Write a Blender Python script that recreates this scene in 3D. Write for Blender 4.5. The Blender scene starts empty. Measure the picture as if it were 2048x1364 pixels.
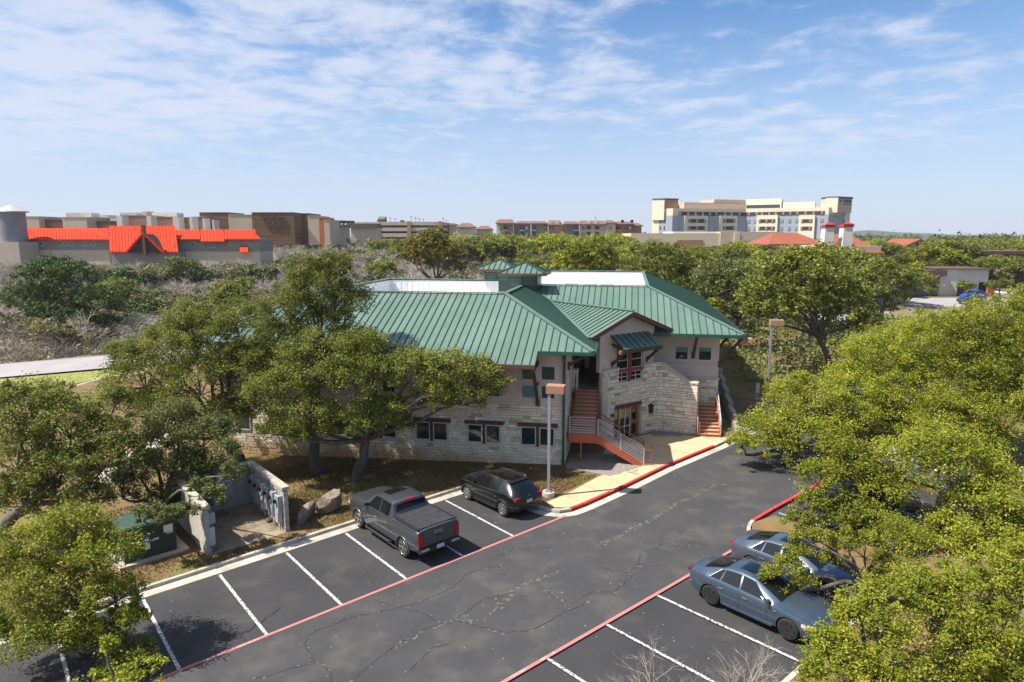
import bpy, bmesh, math, random
import numpy as np
from mathutils import Vector, Matrix, noise

R = math.radians
scene = bpy.context.scene
CLOUD_X, CLOUD_Y = 75, 2
HAZE = 0.00015
col = scene.collection

# ------------------------------------------------------------------ camera
CAM_H = 12.51
PITCH = 0.1554
FPX = 1335.0                      # focal length in photo pixels (2048 wide)
cam_d = bpy.data.cameras.new('camera')
cam = bpy.data.objects.new('camera', cam_d)
col.objects.link(cam)
cam.location = (0, 0, CAM_H)
cam.rotation_euler = (math.pi / 2 - PITCH, 0, 0)
cam_d.sensor_width = 36.0
cam_d.lens = FPX / 2048 * 36.0
cam_d.clip_start = 0.5
cam_d.clip_end = 9000
scene.camera = cam

# ------------------------------------------------------------------ light
SUN_EL = R(54)
SUN_TO = Vector((-0.975, -0.20, 0)).normalized()      # horizontal direction towards the sun
sun_d = bpy.data.lights.new('sun', 'SUN')
sun_d.energy = 4.6
sun_d.angle = R(0.53)
sun_d.color = (1.0, 0.955, 0.88)
sun = bpy.data.objects.new('sun', sun_d)
col.objects.link(sun)
to_sun = Vector((SUN_TO.x * math.cos(SUN_EL), SUN_TO.y * math.cos(SUN_EL), math.sin(SUN_EL)))
sun.rotation_euler = to_sun.to_track_quat('Z', 'Y').to_euler()
sun.location = (-40, -10, 60)

world = bpy.data.worlds.new('World')
scene.world = world
world.use_nodes = True
wn = world.node_tree.nodes
wl = world.node_tree.links
wn.clear()
w_out = wn.new('ShaderNodeOutputWorld')
w_bg = wn.new('ShaderNodeBackground')
w_sky = wn.new('ShaderNodeTexSky')
w_sky.sky_type = 'NISHITA'
w_sky.sun_disc = False
w_sky.sun_elevation = SUN_EL
w_sky.sun_rotation = math.atan2(to_sun.x, to_sun.y)
w_sky.altitude = 250
w_sky.air_density = 1.0
w_sky.dust_density = 0.0
w_sky.ozone_density = 4.5
w_bg.inputs['Strength'].default_value = 0.122
# broken cloud sheet: noise on a flat layer above, seen along the view direction
w_tc = wn.new('ShaderNodeTexCoord')
w_sep = wn.new('ShaderNodeSeparateXYZ')
wl.new(w_tc.outputs['Generated'], w_sep.inputs[0])
def wmath(op, a, b=None, clamp=False):
    n = wn.new('ShaderNodeMath'); n.operation = op; n.use_clamp = clamp
    for i, x in enumerate((a, b)):
        if x is None: continue
        if isinstance(x, (int, float)): n.inputs[i].default_value = x
        else: wl.new(x, n.inputs[i])
    return n.outputs[0]
w_z = wmath('ADD', wmath('MAXIMUM', w_sep.outputs['Z'], 0.0), 0.10)
w_comb = wn.new('ShaderNodeCombineXYZ')
wl.new(wmath('DIVIDE', w_sep.outputs['X'], w_z), w_comb.inputs[0])
wl.new(wmath('DIVIDE', w_sep.outputs['Y'], w_z), w_comb.inputs[1])
def wnoise(scale, detail, rough, off, dist=0.0):
    mp = wn.new('ShaderNodeMapping'); mp.inputs['Location'].default_value = off
    wl.new(w_comb.outputs[0], mp.inputs[0])
    n = wn.new('ShaderNodeTexNoise'); n.inputs['Scale'].default_value = scale
    n.inputs['Detail'].default_value = detail; n.inputs['Roughness'].default_value = rough
    n.inputs['Distortion'].default_value = dist
    wl.new(mp.outputs[0], n.inputs['Vector'])
    return n.outputs['Fac']
c_fine = wnoise(4.2, 10, 0.60, (3.1, 1.7, 0), 0.3)
c_big = wnoise(0.36, 3, 0.5, (CLOUD_X, CLOUD_Y, 0))
c_drift = wmath('MULTIPLY', w_sep.outputs['X'], -0.15)          # the sheet thins out from left to right
c_sum = wmath('ADD', wmath('ADD', wmath('MULTIPLY', c_fine, 0.62), wmath('MULTIPLY', c_big, 0.62)), c_drift)
w_ramp = wn.new('ShaderNodeMapRange')
w_ramp.interpolation_type = 'SMOOTHSTEP'
w_ramp.inputs['From Min'].default_value = 0.535
w_ramp.inputs['From Max'].default_value = 0.76
w_ramp.inputs['To Max'].default_value = 0.84
wl.new(c_sum, w_ramp.inputs['Value'])
c_low = wn.new('ShaderNodeMapRange'); c_low.interpolation_type = 'SMOOTHSTEP'
c_low.inputs['From Min'].default_value = 0.02; c_low.inputs['From Max'].default_value = 0.16
wl.new(w_sep.outputs['Z'], c_low.inputs['Value'])
c_fac = wmath('MULTIPLY', w_ramp.outputs[0], c_low.outputs[0])
# thin haze veil that thickens towards the horizon
w_veil = wn.new('ShaderNodeMapRange')
w_veil.interpolation_type = 'SMOOTHSTEP'
w_veil.inputs['From Min'].default_value = 0.36
w_veil.inputs['From Max'].default_value = -0.02
w_veil.inputs['To Max'].default_value = 0.88
wl.new(w_sep.outputs['Z'], w_veil.inputs['Value'])
w_mix0 = wn.new('ShaderNodeMix'); w_mix0.data_type = 'RGBA'
wl.new(w_veil.outputs[0], w_mix0.inputs['Factor'])
w_hs = wn.new('ShaderNodeHueSaturation'); w_hs.inputs['Saturation'].default_value = 1.16; w_hs.inputs['Value'].default_value = 0.72
wl.new(w_sky.outputs[0], w_hs.inputs['Color']); wl.new(w_hs.outputs[0], w_mix0.inputs['A'])
w_mix0.inputs['B'].default_value = (2.75, 3.15, 4.05, 1)
w_mix = wn.new('ShaderNodeMix'); w_mix.data_type = 'RGBA'
wl.new(c_fac, w_mix.inputs['Factor'])
wl.new(w_mix0.outputs['Result'], w_mix.inputs['A'])
w_mix.inputs['B'].default_value = (3.45, 3.7, 4.45, 1)
wl.new(w_mix.outputs['Result'], w_bg.inputs['Color'])
wl.new(w_bg.outputs[0], w_out.inputs[0])

scene.view_settings.view_transform = 'Standard'
scene.view_settings.look = 'None'
scene.view_settings.exposure = 0.82
scene.view_settings.gamma = 1.0
scene.view_settings.use_curve_mapping = False
scene.render.engine = 'CYCLES'
scene.cycles.use_denoising = True
scene.cycles.denoising_prefilter = 'ACCURATE'
scene.cycles.max_bounces = 6
scene.cycles.diffuse_bounces = 3
scene.cycles.glossy_bounces = 3
scene.cycles.transmission_bounces = 3
scene.cycles.transparent_max_bounces = 6
scene.cycles.caustics_reflective = False
scene.cycles.caustics_refractive = False

# ------------------------------------------------------------------ helpers
def tag(o, label=None, cat=None, group=None, kind=None):
    if label: o['label'] = label
    if cat: o['category'] = cat
    if group: o['group'] = group
    if kind: o['kind'] = kind
    return o

def empty(name, loc=(0, 0, 0), rz=0.0, parent=None):
    o = bpy.data.objects.new(name, None)
    col.objects.link(o)
    o.location = loc
    o.rotation_euler = (0, 0, rz)
    o.empty_display_size = 0.3
    if parent: o.parent = parent
    return o

class MB:
    """collects shapes; build() links them as one mesh object"""
    def __init__(self):
        self.v = []; self.f = []; self.m = []
    def add(self, vs, fs, mi=0):
        b = len(self.v)
        self.v += [tuple(p) for p in vs]
        self.f += [tuple(i + b for i in f) for f in fs]
        self.m += [mi] * len(fs)
        return self
    def box(self, x0, x1, y0, y1, z0, z1, mi=0):
        vs = [(x, y, z) for z in (z0, z1) for y in (y0, y1) for x in (x0, x1)]
        return self.add(vs, [(0, 2, 3, 1), (4, 5, 7, 6), (0, 1, 5, 4), (2, 6, 7, 3), (0, 4, 6, 2), (1, 3, 7, 5)], mi)
    def bar(self, a, b, w, h, up=(0, 0, 1), mi=0):
        a = Vector(a); b = Vector(b); d = (b - a).normalized()
        up = Vector(up)
        if abs(d.dot(up)) > 0.98: up = Vector((1, 0, 0))
        s = d.cross(up).normalized() * (w / 2); u = s.cross(d).normalized() * (h / 2)
        vs = [p + i * s + j * u for p in (a, b) for j in (-1, 1) for i in (-1, 1)]
        return self.add(vs, [(0, 2, 3, 1), (4, 5, 7, 6), (0, 1, 5, 4), (2, 6, 7, 3), (0, 4, 6, 2), (1, 3, 7, 5)], mi)
    def poly(self, pts, mi=0):
        return self.add(pts, [tuple(range(len(pts)))], mi)
    def slab(self, pts, d, mi=0, mi_side=None):
        """polygon (3d, CCW from outside) extruded by vector -d"""
        n = len(pts); d = Vector(d)
        vs = [Vector(p) for p in pts] + [Vector(p) - d for p in pts]
        self.add(vs, [tuple(range(n))], mi)
        b = len(self.v) - 2 * n
        sm = mi if mi_side is None else mi_side
        self.f.append(tuple(b + n + i for i in reversed(range(n)))); self.m.append(sm)
        for i in range(n):
            j = (i + 1) % n
            self.f.append((b + i, b + n + i, b + n + j, b + j)); self.m.append(sm)
        return self
    def prism(self, pts, z0, z1, mi=0):
        return self.slab([(p[0], p[1], z1) for p in pts], (0, 0, z1 - z0), mi)
    def tube(self, path, rad, n=8, mi=0, cap=True):
        path = [Vector(p) for p in path]
        if isinstance(rad, (int, float)): rad = [rad] * len(path)
        rings = []; vs = []; prev = None
        for i, p in enumerate(path):
            d = (path[min(i + 1, len(path) - 1)] - path[max(i - 1, 0)])
            d = d.normalized() if d.length > 1e-9 else Vector((0, 0, 1))
            ref = Vector((0, 0, 1)) if abs(d.z) < 0.9 else Vector((1, 0, 0))
            if prev is not None: ref = prev
            s = (ref - d * ref.dot(d)).normalized(); prev = s
            t = d.cross(s)
            for k in range(n):
                a = 2 * math.pi * k / n
                vs.append(p + (s * math.cos(a) + t * math.sin(a)) * rad[i])
        fs = []
        for i in range(len(path) - 1):
            for k in range(n):
                a = i * n + k; b = i * n + (k + 1) % n
                fs.append((a, b, b + n, a + n))
        if cap:
            fs.append(tuple(reversed(range(n)))); fs.append(tuple(range((len(path) - 1) * n, len(path) * n)))
        return self.add(vs, fs, mi)
    def lathe(self, prof, n=24, c=(0, 0, 0), axis='z', mi=0):
        """prof: list of (radius, height)"""
        vs = []
        for r, h in prof:
            for k in range(n):
                a = 2 * math.pi * k / n
                if axis == 'z': vs.append((c[0] + r * math.cos(a), c[1] + r * math.sin(a), c[2] + h))
                else: vs.append((c[0] + h, c[1] + r * math.cos(a), c[2] + r * math.sin(a)))
        fs = []
        for i in range(len(prof) - 1):
            for k in range(n):
                a = i * n + k; b = i * n + (k + 1) % n
                fs.append((a, b, b + n, a + n))
        fs.append(tuple(reversed(range(n)))); fs.append(tuple(range((len(prof) - 1) * n, len(prof) * n)))
        return self.add(vs, fs, mi)
    def mesh(self, name, mats, smooth=False):
        me = bpy.data.meshes.new(name)
        me.from_pydata(self.v, [], self.f)
        if not isinstance(mats, (list, tuple)): mats = [mats]
        for m in mats: me.materials.append(m)
        if any(self.m): me.polygons.foreach_set('material_index', self.m)
        if smooth: me.polygons.foreach_set('use_smooth', [True] * len(me.polygons))
        me.update()
        return me
    def build(self, name, mats, parent=None, smooth=False, loc=None, rz=None):
        o = bpy.data.objects.new(name, self.mesh(name, mats, smooth))
        col.objects.link(o)
        if parent: o.parent = parent
        if loc is not None: o.location = loc
        if rz is not None: o.rotation_euler = (0, 0, rz)
        return o

def np_mesh(name, verts, faces, mats, attr=None, smooth=False):
    """verts (n,3), faces (m,k) arrays"""
    me = bpy.data.meshes.new(name)
    verts = np.ascontiguousarray(verts, dtype=np.float32); faces = np.ascontiguousarray(faces, dtype=np.int32)
    m, k = faces.shape
    me.vertices.add(len(verts)); me.vertices.foreach_set('co', verts.ravel())
    me.loops.add(m * k); me.loops.foreach_set('vertex_index', faces.ravel())
    me.polygons.add(m)
    me.polygons.foreach_set('loop_start', np.arange(0, m * k, k, dtype=np.int32))
    me.polygons.foreach_set('loop_total', np.full(m, k, dtype=np.int32))
    if smooth: me.polygons.foreach_set('use_smooth', np.ones(m, dtype=bool))
    if not isinstance(mats, (list, tuple)): mats = [mats]
    for mt in mats: me.materials.append(mt)
    me.update(calc_edges=True)
    if attr is not None:
        a = me.attributes.new('tint', 'FLOAT', 'POINT')
        a.data.foreach_set('value', np.ascontiguousarray(attr, dtype=np.float32))
    return me

def link(name, me, parent=None, loc=None, rz=None):
    o = bpy.data.objects.new(name, me)
    col.objects.link(o)
    if parent: o.parent = parent
    if loc is not None: o.location = loc
    if rz is not None: o.rotation_euler = (0, 0, rz)
    return o

def copy_tree(o, parent=None):
    c = o.copy(); col.objects.link(c); c.parent = parent
    for ch in list(o.children): copy_tree(ch, c)
    return c

def text_mesh(body, size, depth=0.01):
    cu = bpy.data.curves.new('lettering', 'FONT')
    cu.body = body; cu.size = size; cu.extrude = depth; cu.align_x = 'CENTER'; cu.align_y = 'CENTER'
    ob = bpy.data.objects.new('lettering', cu)
    col.objects.link(ob)
    dg = bpy.context.evaluated_depsgraph_get()
    me = bpy.data.meshes.new_from_object(ob.evaluated_get(dg))
    bpy.data.objects.remove(ob)
    return me

# ------------------------------------------------------------------ materials
def M(name, c1, c2=None, scale=4.0, rough=0.8, metal=0.0, bump=0.0, bscale=60.0, rnd=0.0, spec=0.4,
      lo=0.35, hi=0.65, stretch=(1, 1, 1), coord='Object', coat=0.0, c3=None, scale3=1.0, lo3=0.55, hi3=0.7, detail=6):
    m = bpy.data.materials.new(name); m.use_nodes = True
    N = m.node_tree.nodes; L = m.node_tree.links
    p = N['Principled BSDF']
    p.inputs['Roughness'].default_value = rough
    p.inputs['Metallic'].default_value = metal
    p.inputs['Specular IOR Level'].default_value = spec
    p.inputs['Coat Weight'].default_value = coat
    if coat: p.inputs['Coat Roughness'].default_value = 0.04
    tc = N.new('ShaderNodeTexCoord')
    if coord == 'World':
        g = N.new('ShaderNodeNewGeometry'); src = g.outputs['Position']
    else: src = tc.outputs[coord]
    mp = N.new('ShaderNodeMapping'); mp.inputs['Scale'].default_value = stretch
    L.new(src, mp.inputs[0])
    def noise(sc, det=detail):
        n = N.new('ShaderNodeTexNoise'); n.inputs['Scale'].default_value = sc
        n.inputs['Detail'].default_value = det; n.inputs['Roughness'].default_value = 0.6
        L.new(mp.outputs[0], n.inputs['Vector']); return n.outputs['Fac']
    def ramp(fac, a, b):
        r = N.new('ShaderNodeMapRange'); r.inputs['From Min'].default_value = a; r.inputs['From Max'].default_value = b
        L.new(fac, r.inputs['Value']); return r.outputs[0]
    def mix(f, a, b):
        x = N.new('ShaderNodeMix'); x.data_type = 'RGBA'
        if isinstance(f, float): x.inputs['Factor'].default_value = f
        else: L.new(f, x.inputs['Factor'])
        for s, q in (('A', a), ('B', b)):
            if isinstance(q, tuple): x.inputs[s].default_value = (*q, 1)
            else: L.new(q, x.inputs[s])
        return x.outputs['Result']
    cur = c1
    if c2: cur = mix(ramp(noise(scale), lo, hi), c1, c2)
    if c3: cur = mix(ramp(noise(scale3), lo3, hi3), cur, c3)
    if rnd:
        oi = N.new('ShaderNodeObjectInfo'); gi = N.new('ShaderNodeNewGeometry')
        ad = N.new('ShaderNodeMath'); ad.operation = 'ADD'
        L.new(oi.outputs['Random'], ad.inputs[0]); L.new(gi.outputs['Random Per Island'], ad.inputs[1])
        fr = N.new('ShaderNodeMath'); fr.operation = 'FRACT'; L.new(ad.outputs[0], fr.inputs[0])
        r = N.new('ShaderNodeMapRange'); r.inputs['To Min'].default_value = 1 - rnd; r.inputs['To Max'].default_value = 1 + rnd
        L.new(fr.outputs[0], r.inputs['Value'])
        hs = N.new('ShaderNodeHueSaturation'); L.new(r.outputs[0], hs.inputs['Value'])
        if isinstance(cur, tuple): hs.inputs['Color'].default_value = (*cur, 1)
        else: L.new(cur, hs.inputs['Color'])
        cur = hs.outputs[0]
    if isinstance(cur, tuple): p.inputs['Base Color'].default_value = (*cur, 1)
    else: L.new(cur, p.inputs['Base Color'])
    if bump:
        b = N.new('ShaderNodeBump'); b.inputs['Strength'].default_value = bump; b.inputs['Distance'].default_value = 0.03
        L.new(noise(bscale, 5), b.inputs['Height']); L.new(b.outputs[0], p.inputs['Normal'])
    return m

def leaf_mat(name, dark, light, tip, trans=0.38, rough=0.5):
    m = bpy.data.materials.new(name); m.use_nodes = True
    N = m.node_tree.nodes; L = m.node_tree.links
    p = N['Principled BSDF']; out = N['Material Output']
    at = N.new('ShaderNodeAttribute'); at.attribute_name = 'tint'
    cr = N.new('ShaderNodeValToRGB')
    e = cr.color_ramp.elements
    e[0].position = 0.0; e[0].color = (*dark, 1)
    e[1].position = 0.55; e[1].color = (*light, 1)
    e2 = cr.color_ramp.elements.new(1.0); e2.color = (*tip, 1)
    L.new(at.outputs['Fac'], cr.inputs[0])
    oi = N.new('ShaderNodeObjectInfo')
    mr = N.new('ShaderNodeMapRange'); mr.inputs['To Min'].default_value = 0.80; mr.inputs['To Max'].default_value = 1.18
    L.new(oi.outputs['Random'], mr.inputs['Value'])
    hs = N.new('ShaderNodeHueSaturation'); L.new(mr.outputs[0], hs.inputs['Value']); L.new(cr.outputs[0], hs.inputs['Color'])
    L.new(hs.outputs[0], p.inputs['Base Color'])
    p.inputs['Roughness'].default_value = rough
    p.inputs['Specular IOR Level'].default_value = 0.22
    tr = N.new('ShaderNodeBsdfTranslucent'); L.new(hs.outputs[0], tr.inputs['Color'])
    ms = N.new('ShaderNodeMixShader'); ms.inputs[0].default_value = trans
    L.new(p.outputs[0], ms.inputs[1]); L.new(tr.outputs[0], ms.inputs[2])
    L.new(ms.outputs[0], out.inputs['Surface'])
    return m

def glass_mat(name, c, rough=0.04, spec=0.8):
    m = bpy.data.materials.new(name); m.use_nodes = True
    p = m.node_tree.nodes['Principled BSDF']
    p.inputs['Base Color'].default_value = (*c, 1); p.inputs['Roughness'].default_value = rough
    p.inputs['Specular IOR Level'].default_value = spec; p.inputs['IOR'].default_value = 1.52
    return m

K = {}
K['roof'] = M('green standing seam metal', (0.118, 0.184, 0.145), (0.130, 0.202, 0.160), scale=1.5, rough=0.42, spec=0.45, rnd=0.07, c3=(0.098, 0.158, 0.123), scale3=0.45, lo3=0.45, hi3=0.75, detail=9)
K['roof_edge'] = M('dark green metal trim', (0.018, 0.085, 0.055), rough=0.4)
K['roof_rib'] = M('green seam metal', (0.035, 0.085, 0.062), rough=0.45)
K['white_metal'] = M('white ribbed metal', (0.78, 0.78, 0.77), (0.70, 0.70, 0.69), scale=1.0, rough=0.5, stretch=(1, 1, 0.2))
K['stucco'] = M('pinkish cream stucco', (0.62, 0.505, 0.425), (0.66, 0.545, 0.46), scale=1.3, rough=0.92, bump=0.06, bscale=30, c3=(0.55, 0.465, 0.41), scale3=0.7)
K['mortar'] = M('pale mortar', (0.72, 0.635, 0.50), (0.64, 0.555, 0.43), scale=9, rough=0.95, bump=0.3, bscale=50)
K['stone'] = M('cream limestone', (0.82, 0.735, 0.60), (0.75, 0.655, 0.51), scale=2.4, rough=0.93, bump=0.55, bscale=22, rnd=0.10, c3=(0.62, 0.50, 0.34), scale3=1.4, lo3=0.60, hi3=0.80)
K['stone_dark'] = M('weathered tan limestone', (0.62, 0.48, 0.29), (0.50, 0.40, 0.28), scale=4, rough=0.93, bump=0.5, bscale=22, rnd=0.2)
K['cap'] = M('cast stone cap', (0.60, 0.52, 0.40), (0.48, 0.40, 0.30), scale=5, rough=0.9, bump=0.3, bscale=30)
K['timber'] = M('dark brown timber', (0.070, 0.032, 0.022), (0.100, 0.048, 0.032), scale=8, rough=0.6, stretch=(1, 1, 6))
K['timber_end'] = M('bare timber end grain', (0.42, 0.24, 0.14), (0.36, 0.18, 0.10), scale=12, rough=0.7)
K['soffit'] = M('brown soffit boards', (0.13, 0.07, 0.05), rough=0.8)
K['fascia'] = M('brown red fascia', (0.115, 0.047, 0.032), rough=0.6)
K['wframe'] = M('pale window frame', (0.62, 0.60, 0.56), rough=0.5)
K['rframe'] = M('red window frame', (0.28, 0.045, 0.032), rough=0.5)
K['glass'] = glass_mat('dark green window glass', (0.010, 0.035, 0.032))
K['glass_dark'] = glass_mat('dark glass', (0.006, 0.008, 0.010))
K['blind'] = M('window blind behind glass', (0.10, 0.22, 0.22), rough=0.25, spec=0.6)
K['wood_door'] = M('oiled oak door', (0.33, 0.165, 0.055), (0.24, 0.11, 0.035), scale=6, rough=0.5, stretch=(6, 6, 1))
K['grey_door'] = M('grey steel door', (0.24, 0.22, 0.21), rough=0.6)
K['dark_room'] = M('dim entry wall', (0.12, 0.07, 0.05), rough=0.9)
K['rust'] = M('rust red painted steel', (0.45, 0.105, 0.045), (0.38, 0.085, 0.036), scale=3, rough=0.6)
K['rail'] = M('galvanised grey rail', (0.50, 0.49, 0.50), rough=0.45, metal=0.3)
K['tread'] = M('tan concrete tread', (0.52, 0.36, 0.22), (0.46, 0.32, 0.19), scale=8, rough=0.95)
K['concrete'] = M('pale concrete', (0.50, 0.45, 0.37), (0.38, 0.34, 0.28), scale=1.6, rough=0.95, bump=0.2, bscale=40, coord='World', c3=(0.30, 0.24, 0.17), scale3=0.8)
K['red_paint'] = M('red kerb paint', (0.52, 0.025, 0.028), (0.46, 0.05, 0.045), scale=5, rough=0.7, coord='World', c3=(0.50, 0.30, 0.24), scale3=9, lo3=0.58, hi3=0.68)
K['red_line'] = M('faded red line paint', (0.50, 0.165, 0.150), (0.43, 0.18, 0.165), scale=6, rough=0.8, coord='World', c3=(0.14, 0.10, 0.10), scale3=22, lo3=0.63, hi3=0.70)
K['white_line'] = M('worn white line paint', (0.74, 0.72, 0.69), (0.60, 0.58, 0.56), scale=7, rough=0.8, coord='World', c3=(0.12, 0.115, 0.11), scale3=15, lo3=0.47, hi3=0.58)
K['asphalt'] = M('worn asphalt', (0.037, 0.036, 0.037), (0.049, 0.047, 0.048), scale=0.35, rough=0.9, bump=0.35, bscale=55, coord='World', c3=(0.088, 0.078, 0.066), scale3=0.55, lo3=0.56, hi3=0.80, detail=10)
K['aisle'] = M('dusty aisle asphalt', (0.061, 0.059, 0.059), (0.047, 0.046, 0.047), scale=0.5, rough=0.92, bump=0.35, bscale=55, coord='World', c3=(0.108, 0.098, 0.085), scale3=0.7, lo3=0.50, hi3=0.82, detail=10)
K['tar'] = M('crack sealing tar', (0.026, 0.025, 0.026), rough=0.8)
K['silt'] = M('pale silt in the cracks', (0.175, 0.145, 0.11), (0.125, 0.108, 0.09), scale=9, rough=1.0, coord='World')
K['walk'] = M('tan aggregate paving', (0.62, 0.45, 0.265), (0.54, 0.385, 0.22), scale=1.2, rough=0.95, bump=0.3, bscale=80, coord='World', c3=(0.68, 0.52, 0.34), scale3=60)
K['far_road'] = M('pale asphalt road', (0.36, 0.33, 0.32), (0.31, 0.285, 0.275), scale=0.4, rough=0.9, coord='World')
K['soil'] = M('dry grassy soil', (0.215, 0.140, 0.060), (0.145, 0.090, 0.040), scale=0.9, rough=1.0, bump=0.8, bscale=18, coord='World', c3=(0.165, 0.150, 0.045), scale3=0.35, lo3=0.50, hi3=0.62, detail=10)
K['lawn'] = M('green verge grass', (0.225, 0.260, 0.050), (0.300, 0.290, 0.080), scale=0.7, rough=1.0, bump=0.6, bscale=22, coord='World', detail=9)
K['gravel'] = M('grey river gravel', (0.36, 0.32, 0.27), (0.17, 0.14, 0.115), scale=16, rough=0.95, bump=1.0, bscale=22, coord='World')
K['bark'] = M('grey oak bark', (0.085, 0.072, 0.060), (0.150, 0.130, 0.110), scale=5, rough=0.95, bump=0.7, bscale=14, stretch=(1, 1, 0.35))
K['twig'] = M('pale bare twigs', (0.40, 0.34, 0.28), (0.30, 0.25, 0.20), scale=2, rough=0.9)
K['twig_far'] = M('grey leafless twigs', (0.47, 0.405, 0.35), (0.38, 0.325, 0.275), scale=0.3, rough=0.95, rnd=0.12)
K['leaf_bright'] = leaf_mat('bright live oak leaves', (0.140, 0.178, 0.016), (0.295, 0.318, 0.030), (0.490, 0.455, 0.062))
K['leaf_mid'] = leaf_mat('live oak leaves', (0.088, 0.118, 0.018), (0.205, 0.228, 0.038), (0.400, 0.375, 0.080))
K['leaf_grey'] = leaf_mat('dull live oak leaves', (0.082, 0.108, 0.028), (0.180, 0.202, 0.058), (0.320, 0.310, 0.110))
K['leaf_olive'] = leaf_mat('olive shrub leaves', (0.125, 0.120, 0.048), (0.235, 0.212, 0.090), (0.330, 0.290, 0.140), trans=0.2)
K['leaf_cedar'] = leaf_mat('cedar foliage', (0.034, 0.068, 0.012), (0.088, 0.150, 0.024), (0.150, 0.220, 0.034), trans=0.15)
K['leaf_gold'] = leaf_mat('golden green oak leaves', (0.080, 0.082, 0.014), (0.180, 0.160, 0.026), (0.280, 0.220, 0.040))
K['blade'] = leaf_mat('dry grass blades', (0.130, 0.080, 0.028), (0.235, 0.160, 0.055), (0.300, 0.225, 0.085), trans=0.2, rough=0.7)
K['rubber'] = M('tyre rubber', (0.022, 0.021, 0.020), rough=0.85)
K['black_plastic'] = M('black plastic', (0.018, 0.018, 0.019), rough=0.6)
K['alloy'] = M('bright alloy', (0.62, 0.60, 0.57), rough=0.3, metal=0.8)
K['black_alloy'] = M('black alloy', (0.020, 0.020, 0.021), rough=0.25, spec=0.6)
K['chrome'] = M('chrome', (0.75, 0.75, 0.76), rough=0.12, metal=1.0)
K['car_glass'] = glass_mat('tinted car glass', (0.008, 0.010, 0.011))
K['tail'] = M('red tail lamp', (0.42, 0.006, 0.008), rough=0.15, spec=0.6)
K['tail_dark'] = M('smoked red tail lamp', (0.13, 0.004, 0.010), rough=0.15, spec=0.6)
K['amber'] = M('amber side marker', (0.75, 0.20, 0.02), rough=0.2)
K['lamp_lens'] = M('headlamp lens', (0.55, 0.57, 0.60), rough=0.1, spec=0.7)
K['plate'] = M('white number plate', (0.70, 0.71, 0.73), (0.45, 0.47, 0.55), scale=18, rough=0.4)
K['paint_truck'] = M('dark grey metallic paint', (0.085, 0.090, 0.100), rough=0.35, metal=0.55, coat=1.0)
K['paint_suv'] = M('black car paint', (0.008, 0.008, 0.009), rough=0.25, metal=0.2, coat=1.0)
K['paint_sedan'] = M('blue grey car paint', (0.078, 0.108, 0.150), rough=0.32, metal=0.5, coat=1.0)
K['paint_sedan2'] = M('silver blue car paint', (0.135, 0.155, 0.20), rough=0.30, metal=0.6, coat=1.0)
K['paint_blue'] = M('bright blue car paint', (0.015, 0.055, 0.30), rough=0.3, coat=1.0)
K['paint_navy'] = M('navy car paint', (0.018, 0.030, 0.075), rough=0.3, coat=1.0)
K['paint_silver'] = M('silver grey car paint', (0.22, 0.22, 0.23), rough=0.3, metal=0.5, coat=1.0)
K['paint_white'] = M('white car paint', (0.72, 0.72, 0.72), rough=0.3, coat=1.0)
K['tonneau'] = M('black tonneau vinyl', (0.030, 0.030, 0.033), (0.048, 0.047, 0.050), scale=3, rough=0.6)
K['post'] = M('grey painted steel post', (0.26, 0.27, 0.30), rough=0.5)
K['lamp_head'] = M('brown lamp housing', (0.34, 0.19, 0.11), (0.38, 0.215, 0.13), scale=2, rough=0.6)
K['boulder'] = M('tan limestone boulder', (0.29, 0.235, 0.18), (0.20, 0.145, 0.10), scale=2.6, rough=0.95, bump=0.8, bscale=7)
K['block'] = M('stained masonry', (0.46, 0.42, 0.36), (0.35, 0.31, 0.26), scale=2.2, rough=0.95, bump=0.4, bscale=20, rnd=0.07)
K['box_grey'] = M('grey utility steel', (0.34, 0.37, 0.40), (0.28, 0.31, 0.34), scale=2, rough=0.55)
K['box_teal'] = M('dark teal cabinet', (0.075, 0.115, 0.125), rough=0.55)
K['trafo'] = M('dark green transformer paint', (0.018, 0.040, 0.026), (0.024, 0.048, 0.032), scale=2, rough=0.5)
K['trafo_top'] = M('weathered green lid', (0.045, 0.085, 0.060), rough=0.6)
K['sticker_blue'] = M('blue sticker', (0.02, 0.09, 0.40), rough=0.5)
K['sticker_white'] = M('white sticker', (0.70, 0.72, 0.76), rough=0.5)
K['sticker_tan'] = M('yellowed sticker', (0.62, 0.48, 0.28), rough=0.5)

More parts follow.
